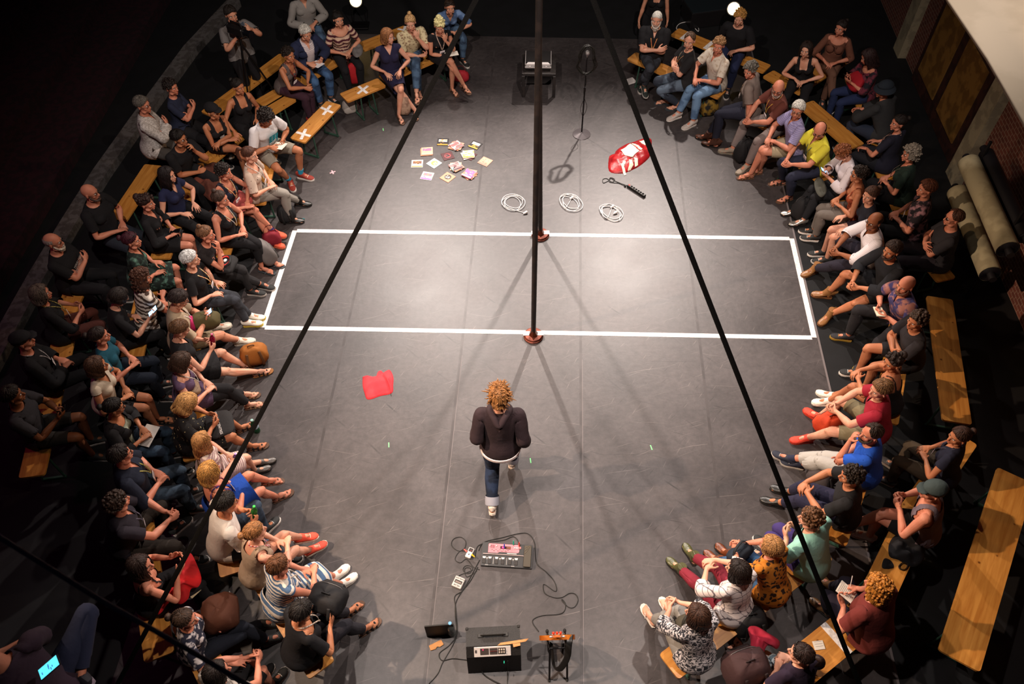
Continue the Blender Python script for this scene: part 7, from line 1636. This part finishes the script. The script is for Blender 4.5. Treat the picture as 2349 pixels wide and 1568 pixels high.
# paper, notebooks and pens
def at_hands(pid, dz=.02, s=0): h = PEOPLE[pid]['hand']; return (h[-1] if s == 0 else (h[1] + h[-1]) / 2) + np.array([0, 0, dz])
book('open sketchbook on the knees of the curly-haired man in a white t-shirt', at_hands('LB', .01, 1), yaw('LB') + .3, (.15, .20), lines=3, tilt=.15)
book('white sheet of paper on the lap of the grey-haired man in a navy jacket', at_hands('TD', .0, 1), yaw('TD') + .2, (.15, .21), .003, 'f0ecec', .1, 'paper_sheet', 'paper')
book('white notebook across the knees of the blonde woman with an orange hairband', at(1036, 124, .70), .25, (.21, .12), lines=0)
book('loose papers on the lap of the woman in a black cardigan', at_hands('MA', -.02, 1), yaw('MA') + 1.2, (.16, .25), .003, 'c8c0b8', .1, 'paper_sheet', 'paper')
book('notebook in the hands of the man in the purple and pink floral shirt', at_hands('RW', .0, 1), yaw('RW') + 1.3, (.10, .17), .012, 'e0d8c0', .2, cover='1c1a18')
book('small white notebook in the hands of the copper-haired writer', at_hands('SI', .015, 1), yaw('SI') + .3, (.13, .17), .008, 'efe6d8', .25, lines=9)
h = PEOPLE['SI']['hand'][1]; m = MB(); m.tube([(0, 0, 0), (.03, .09, .05)], .004, 6); tag(m.build('pen', mat('pen_white', 'd8d0cc', .4)), 'white pen in the hand of the copper-haired writer', 'pen').location = tuple(h + (0, 0, .03))
book('printed booklet lying on the floor by the feet of the grey-bearded man', at(1445, 187, .012), .45, (.19, .15), .01, 'd8d0cc', 0, 'booklet', 'booklet', lines=7, cover='2a2826')
book('white paper sheet lying on the pale bench at the bottom right', at(1878, 1479, .462), .1, (.10, .08), .001, 'e8e0d4', 0, 'paper_sheet', 'paper', lines=3)
book('cream card sticking out beside the red jacket on the lower left bench', at(447, 1358, .50), -.7, (.06, .11), .004, 'c8b490', 0, 'paper_sheet', 'card')
# bottles
def hand_bottle(label, pid, body, cap, h=.20, r=.032, **k):
    p = at_hands(pid, -.06, 1); R = rotz(yaw(pid)) @ rotx(-.25); return bottle(label, p, h, r, body, cap, T=R, **k)
hand_bottle('pink drinking bottle held by the woman with short brown hair in a black dress', 'LW', 'c81c50', 'e04878')
hand_bottle('green drinking bottle held by the dark-haired man in a white t-shirt', 'MF', '2a9a38', '30d048')
hand_bottle('small purple bottle held by the fair-haired girl', 'MC', '9a70c0', 'b890d8', h=.13, r=.028)
bottle('green glass water bottle with a pale label standing on the floor by the strap', at(590, 988, 0), .24, .040, '2a7a4a', 'a0c8c0', lab='a8c0d0', name='glass_bottle')
# bags on the left
bag('tote_bag', 'red bag between the knees of the woman in a striped t-shirt', 'bag', at(818, 190, .12), (.26, .16, .36), .3, 'a8141c', 'long', pocket=False)
bag('handbag', 'red quilted leather handbag on the floor beside the blonde woman', 'handbag', at(1057, 186, 0), (.30, .14, .20), -.1, 'a01c28', 'long', pocket=False)
bag('drawstring_bag', 'beige patterned drawstring bag between the feet of the woman in navy', 'bag', at(929, 262, 0), (.22, .16, .34), .1, 'b89880', 'none', c2='8a6a58', pat='noise', pocket=False)
bag('carrier_bag', 'white and brown paper bag on the floor behind the short bench end', 'bag', at(806, 258, 0), (.26, .14, .26), .5, 'b8b0a8', 'none', pocket=False)
bag('backpack', 'grey backpack on the floor by the left corner of the tape rectangle', 'backpack', at(622, 600, 0), (.30, .24, .42), -.9, '6a6462', 'loops', .2)
bag('shoulder_bag', 'dark red bag on the floor behind the orange trainers', 'bag', at(628, 560, 0), (.26, .18, .24), .3, '7a1424', 'long', pocket=False)
bag('backpack', 'black bag with turquoise straps on the floor beside the black ankle boots', 'backpack', at(662, 505, 0), (.26, .2, .28), .3, '18181a', 'loops')
m = MB(); m.tube(smoothline([at(656, 478, .05), at(664, 490, .04), at(668, 498, .02), at(684, 500, .008), at(699, 502, .006)], 4), .003, 6, ry=.010); tag(m.build('bag_strap', mat('turquoise_strap', '2ab0b8', .6)), 'turquoise strap trailing on the floor from the black bag', 'strap')
bag('backpack', 'tan suede backpack standing on the floor below the bare legs on the left', 'backpack', at(590, 828, 0), (.34, .24, .30), .35, '9a5c20', 'loops')
bag('backpack', 'olive bag on the lap of the person in a beige shirt', 'backpack', inw('LS', (0, .34, LAP)), (.34, .22, .20), yaw('LS') + 1.4, '4e4526', 'none')
bag('clutch_bag', 'beige clutch bag on the lap of the woman in a purple dress', 'bag', inw('LX', (0, .17, LAP + .02)), (.24, .08, .15), yaw('LX') + .3, '7a6450', 'none', .9, pocket=False)
bag('shoulder_bag', 'pink bag under the arm of the person in a beige shirt', 'bag', inw('LS', (.0, .19, LAP + .02)), (.16, .08, .18), yaw('LS'), 'b0205c', 'none', pocket=False)
t = bag('shoulder_bag', 'black bag with a red ring on the lap of the woman covering her mouth', 'bag', inw('LP', (.02, .30, LAP - .02)), (.30, .26, .10), yaw('LP'), '161416', 'long', pocket=False)
m = MB(); m.tube([(.075 * math.cos(a), .06 * math.sin(a), .112) for a in np.linspace(0, 2 * PI, 25)[:-1]], .011, 6, closed=True, ry=.005); m.build('red_ring', mat('ring_red', 'd02820', .5), t); m = MB(); m.ell((-.01, .0, .110), (.028, .022, .006)); m.build('white_spot', mat('spot_white', 'dcd4d0', .5), t)
t = bag('tote_bag', 'black tote bag with white lettering on the lap of the woman in a floral dress', 'bag', inw('LZ', (.02, .36, LAP - .03)), (.34, .30, .05), yaw('LZ'), '181516', 'none', pocket=False)
text_obj('CIRCUS CENTRES', .040, mat('print_white', ''), t, Matrix.Translation((.0, -.01, .054)))
bag('backpack', 'black backpack on the lap of the woman in a black t-shirt nearest the camera', 'backpack', inw('MJ', (-.12, .42, LAP)), (.36, .30, .22), yaw('MJ') + .5, '141214', 'loops')
bag('leather_bag', 'round brown leather bag beside the woman in a navy and white patterned top', 'bag', inw('ML', (-.20, .28, .52)), (.36, .34, .26), yaw('ML'), '4a2412', 'none', pocket=False)
bag('grey_bag', 'flat grey bag lying on the floor between the rows at the lower left', 'bag', at(488, 1352, 0), (.36, .34, .10), .2, '2e2b2a', 'none', pocket=False)
heap('red_jacket', 'bright red jacket spread over the lap of the gesturing woman and the bench', 'jacket', [(362, 1408), (372, 1380), (398, 1365), (402, 1330), (420, 1290), (436, 1268), (450, 1290), (462, 1325), (455, 1345), (438, 1350), (432, 1372), (415, 1385), (390, 1380), (372, 1402)], .10, mat('red_cotton', 'c8141a', .85, 'a81016', 'noise', 5, .4, 14), 9, .022, base=.64)
heap('red_scarf', 'salmon red cloth on the lap of the woman with a coloured lanyard', 'cloth', [(528, 452), (545, 436), (563, 444), (580, 458), (572, 472), (556, 486), (540, 476)], .06, mat('salmon_cloth', 'a84a44', .85, '8c3a38', 'noise', 5, .4, 14), 2, .015, base=.66)
heap('brown_jacket', 'rust-brown jacket hanging over the bench behind the woman with the lanyard', 'jacket', [(440, 412), (462, 388), (488, 372), (506, 382), (508, 408), (500, 440), (488, 462), (468, 448), (450, 430)], .10, mat('rust_cloth', '6a3426', .9, '542a1e', 'noise', 5, .4, 14), 6, .02, base=.46)
heap('grey_jacket', 'grey scarf on the lap of the woman in the striped t-shirt', 'scarf', [(806, 104), (820, 98), (832, 108), (830, 124), (818, 132), (808, 122)], .06, mat('grey_cloth', '6a6664', .9), 1, .015, base=.66)
# bags on the right
bag('backpack', 'mustard and black bag under the bench behind the blue jeans', 'backpack', at(1622, 262, 0), (.30, .22, .32), .3, '8a6a24', 'none', c2='1c1814', pat='noise')
bag('backpack', 'black backpack between the feet of the man in a rust-brown t-shirt', 'backpack', at(1700, 368, 0), (.28, .22, .38), .5, '141214', 'loops')
bag('backpack', 'black backpack between the silver shoes', 'backpack', at(1832, 498, 0), (.28, .22, .36), .6, '161417', 'loops')
bag('belt_bag', 'black pouch on the lap of the man in a rust-brown t-shirt', 'bag', inw('RG', (0, .14, LAP)), (.26, .14, .12), yaw('RG'), '1a1614', 'none', pocket=False)
bag('tote_bag', 'red tote bag with a white print on the lap in the far right row', 'bag', inw('RL', (0, .28, LAP - .03)), (.34, .12, .26), yaw('RL'), 'a01020', 'none', .5, pocket=False)
heap('grey_cloth', 'grey-green cloth over the knee of the woman with copper hair', 'cloth', [(1868, 416), (1880, 406), (1892, 420), (1896, 440), (1884, 452), (1872, 440)], .05, mat('grey_green_cloth', '4a4a42', .9), 4, .015, base=.66)
bag('backpack', 'orange backpack on the floor between the orange trainers', 'backpack', at(1892, 985, 0), (.34, .26, .30), .4, 'c8401c', 'loops')
bag('backpack', 'grey backpack between the man in blue and the man in a black t-shirt', 'backpack', at(1880, 1105, .05), (.34, .28, .34), .6, '4c4444', 'loops')
bag('shoulder_bag', 'small black bag on the lap of the man in a mint t-shirt', 'bag', inw('SE', (.08, .24, LAP - .02)), (.22, .14, .12), yaw('SE') + .3, '1c1618', 'long', pocket=False)
bag('handbag', 'navy bag on the far side of the woman in leopard print', 'bag', inw('SF', (-.02, .40, LAP - .10)), (.30, .16, .14), yaw('SF'), '16202c', 'long', pocket=False)
bag('backpack', 'black backpack with a red tag beside the woman in a dark purple t-shirt', 'backpack', at(1708, 1438, .28), (.34, .26, .34), .2, '121012', 'loops')
heap('red_cloth', 'raspberry red cloth on the lap of the woman in a dark purple t-shirt', 'cloth', [(1716, 1440), (1735, 1436), (1760, 1450), (1788, 1470), (1782, 1488), (1760, 1480), (1745, 1512), (1722, 1506), (1722, 1470)], .06, mat('raspberry_cloth', 'a01c34', .85, '84142a', 'noise', 5, .4, 14), 8, .018, base=.67)
bag('backpack', 'brown backpack at the bottom edge on the right', 'backpack', at(1700, 1545, .45), (.42, .34, .38), .3, '3c2424', 'loops')
bag('olive_bag', 'olive bag on the lap of the woman in a black and white print shirt', 'bag', inw('SH', (.05, .22, LAP - .02)), (.30, .20, .14), yaw('SH'), '3a3426', 'long', pocket=False)
heap('black_sweater', 'black sweater heaped on the bench beside the man in a grey cap', 'sweater', [(2040, 1245), (2058, 1226), (2090, 1232), (2120, 1250), (2118, 1285), (2092, 1300), (2062, 1284), (2040, 1275)], .10, BLK, 12, .025, base=.46)
heap('black_glove', 'small black cloth lying on the orange bench by the black sweater', 'cloth', [(2024, 1290), (2030, 1280), (2044, 1286), (2050, 1300), (2036, 1304), (2024, 1302)], .02, BLK, 13, .004, base=.46)
m = MB(); m.tube(smoothline([at(2062, 1298, .47), at(2072, 1290, .47), at(2082, 1294, .47), at(2078, 1304, .47), at(2068, 1306, .47)], 4, True), .006, 6, closed=True, ry=.012); tag(m.build('black_strap', BP), 'black strap loop lying on the orange bench', 'strap')
bag('motorcycle_helmet', 'black object with a red mark on the floor under the upper left bench', 'helmet', at(713, 252, 0), (.22, .2, .2), .2, '121214', 'none', pocket=False)

# ---------------------------------------------------------------- camera on its tripod
p = at(604, 268, 0); t = thing('tripod', 'black camera tripod in front of the camera operator', 'tripod', p)
head = at(560, 112, 1.50) - p
for a in (0.3, 2.4, 4.5):
    m = MB(); f = np.array([.42 * math.cos(a), .42 * math.sin(a), 0]); hh = np.array([0, 0, 1.32]); m.tube([hh, hh + (f - hh) * .5, f], [.016, .014, .010], 8); m.build('leg', ms, t)
m = MB(); m.tube([(0, 0, 1.25), (0, 0, 1.45)], .022, 10); m.ell((0, 0, 1.44), (.045, .045, .04)); m.tube([(0, 0, 1.44), (.12, .28, 1.30), (.2, .42, 1.22)], .008, 8); m.build('head', ms, t)
t = thing('video_camera', 'black video camera on the tripod in front of the camera operator', 'video camera', p + (0, 0, 1.47), math.atan2(-(at(760, 330)[0] - p[0]), at(760, 330)[1] - p[1]))
m = MB(); m.box((0, 0, .07), (.06, .15, .065), .012); m.build('body', DK, t)
m = MB(); m.tube([(0, .14, .07), (0, .24, .07), (0, .245, .07), (0, .29, .07)], [.045, .045, .055, .058], 18); m.build('lens', mat('lens_black', '101014', .2), t)
m = MB(); m.tube([(0, -.10, .14), (0, -.08, .19), (0, .10, .19), (0, .12, .14)], .012, 8); m.build('top_handle', DK, t)
m = MB(); m.box((-.10, .02, .10), (.045, .004, .035), .003); m.build('viewfinder_screen', mat('screen_dim', '38404a', .3, emit=.15), t)

# ---------------------------------------------------------------- floor lamps and the white cable behind the right benches
def lamp(label, px, py, z, tgt):
    p = at(px, py, z); base = np.array([p[0], p[1], 0]); t = thing('stage_lamp', label, 'lamp', base); d = unit(np.asarray(tgt) - p); Rl = frame_to(d)[:, [0, 2, 1]]
    m = MB(); m.lathe([(.07, -.16), (.10, -.12), (.105, .0), (.115, .03)], 24, T=(Rl, np.array([0, 0, z]))); m.build('housing', DK, t)
    m = MB(); m.ell((0, 0, 0), (.10, .10, .02), nu=24, nv=8, T=(Rl, np.array([0, 0, z]) + d * .035)); m.build('lens', mat('lamp_lens', 'ffd490', .3, emit=9), t)
    m = MB(); m.tube([(-.12, 0, z), (-.12, 0, .06), (.12, 0, .06), (.12, 0, z)], .01, 6); m.box((0, 0, .02), (.16, .12, .02), .005); m.build('yoke', ms, t)
lamp('glowing stage lamp on the floor behind the striped-shirt woman, cut by the top edge', 816, 2, .5, CAMP)
lamp('glowing stage lamp behind the curly blond man on the right', 1683, 20, .7, CAMP)
b_ = thing('flight_case', 'black equipment case behind the right-hand benches', 'case', at(1625, 44, 0), .2); m = MB(); m.box((0, 0, .15), (.45, .25, .15), .01); m.build('case_body', DK, b_); m = MB(); m.box((0, 0, .305), (.44, .24, .006), .003); m.build('case_lid', mat('case_lid', '1c2226', .4), b_)
cable('power_cable', 'thin white cable looped behind the right-hand benches', [(1600, 84, .02), (1570, 76), (1552, 66), (1560, 54), (1584, 50), (1600, 58), (1602, 72), (1590, 60), (1578, 44), (1590, 36), (1604, 44), (1590, 50)], .006, WC)

# ---------------------------------------------------------------- rolled mats on a rack, extinguishers
KRAFT = mat('roll_cream', 'a89e80', .85, '968c70', 'noise', 4, .15, 20)
def roll(label, a, b, r, cm):
    a, b = np.array(a), np.array(b); d = unit(b - a); t = thing('rolled_mat', label, 'rolled mat', a, 0); L = b - a
    m = MB(); m.tube([np.zeros(3), L * .5, L], r, 36, cap=False); m.tube([L * .001, L * .999], r * .93, 24, cap=False); m.build('sheet', cm, t, smooth='all')
    m = MB(); n = 120; P = []; fx = frame_to(d)
    for i in range(n): aa = i * .32; rr = r * (.35 + .6 * i / n); P.append(L * 1.001 + (fx[:, 0] * math.cos(aa) + fx[:, 2] * math.sin(aa)) * rr)
    m.tube(P, .006, 4); m.build('spiral_end', mat('roll_dark', '16131a', .6), t)
    m = MB(); m.tube([-d * .12, L + d * .10], .045, 14); m.build('core_tube', mat('roll_core', '1a181c', .5), t)
roll('upper cream rolled mat on the rack against the brick wall', at(2222, 372, 1.25), at(2312, 572, 1.25), .128, KRAFT)
roll('lower cream rolled mat on the rack behind the man in sunglasses', at(2196, 440, .75), at(2272, 628, .75), .128, KRAFT)
roll('black rolled mat on the rack nearest the brick wall', at(2262, 352, 1.30), at(2352, 545, 1.30), .09, mat('roll_black', '141318', .5))
ra, rb = at(2196, 440, 0), at(2312, 600, 0)
t = thing('mat_rack', 'dark steel rack carrying the rolled mats', 'rack', (ra + rb) / 2)
for q in (.12, .9):
    a0 = at(2196 + 76 * q, 440 + 188 * q, .56) - (ra + rb) / 2; b0 = at(2222 + 90 * q, 372 + 200 * q, 1.06) - (ra + rb) / 2; a1 = a0 * (1, 1, 0); b1 = b0 * (1, 1, 0)
    m = MB(); m.tube([a1, a0 + (0, 0, .3)], .022, 6); m.tube([b1, b0 + (0, 0, .5)], .022, 6); m.tube([a0 + (0, 0, .005), b0 * (1, 1, 0) + (0, 0, a0[2])], .02, 6); m.tube([a0 * (1, 1, 0) + (0, 0, b0[2]), b0], .02, 6); m.tube([a1 + (0, 0, .03), b1 + (0, 0, .03)], .022, 6); m.build('frame', mat('rack_steel', '1c1a1c', .5, metal=.4), t)
t = thing('fire_extinguisher', 'dim magenta-red fire extinguisher on the wall above the cream roll', 'fire extinguisher', at(2190, 345, 0)); EX = mat('extinguisher_red', '9a0c34', .3)
m = MB(); m.lathe([(.06, .62), (.075, .64), (.075, 1.05), (.05, 1.11), (.02, 1.14)], 20); m.build('cylinder', EX, t); m = MB(); m.box((0, 0, 1.17), (.03, .02, .03), .006); m.tube([(0, 0, 1.16), (.08, 0, 1.14), (.10, 0, .8)], .012, 7); m.build('valve_hose', DK, t)
# lettering and prints on clothes
def chest_print(pid, bodies, size, m, y=.155, name='print', dz=.30):
    i = PEOPLE[pid]; T = i['T'][CHE]; R = T[0]
    for k, s in enumerate(bodies):
        c = i['TT'](CHE, np.array([0, y, dz - k * size * 1.15])); X = R @ np.array([-1., 0, 0]); Z_ = R @ unit(np.array([0, 1., .12])); Y = np.cross(Z_, X)
        M4 = Matrix(((X[0], Y[0], Z_[0], c[0]), (X[1], Y[1], Z_[1], c[1]), (X[2], Y[2], Z_[2], c[2]), (0, 0, 0, 1)))
        text_obj(s, size, m, i['o'], M4, 'shirt_' + name)
chest_print('LM', ['TERRI NEO', 'DE CIRCUS'], .052, mat('print_grey', 'b0a8a4', .8), .196, 'lettering', .36)
def flat_print(pid, shapes, m, y, name):
    i = PEOPLE[pid]; b = MB()
    for (x, z, w, h, ell) in shapes:
        (b.tube([(x + w * math.cos(a), y + .004 - abs(x) * .15, z + h * math.sin(a)) for a in np.linspace(0, 2 * PI, 17)[:-1]], .004, 5, closed=True) if ell else b.box((x, y - abs(x) * .1, z), (w, .0015, h), .001))
    raw_mesh(name, i['TT'](CHE, np.concatenate(b.v)), b.f, [m], i['o'])
flat_print('LB', [(-.02, .32, .075, .095, 0)], mat('teal_print', '0c6a74', .8), .166, 'teal_print')
flat_print('LB', [(-.05, .27, .02, .02, 1), (-.01, .26, .02, .02, 1), (.03, .25, .018, .018, 1), (-.05, .35, .002, .05, 0), (.01, .35, .002, .06, 0)], mat('print_white', ''), .170, 'white_print')
flat_print('RC', [(0, .24, .05, .05, 1), (0, .24, .022, .022, 1)], mat('print_white', ''), .156, 'round_print')
flat_print('LC', [(0, .27, .04, .035, 0)], mat('print_pale', '8a8480', .8), .15, 'pale_print')
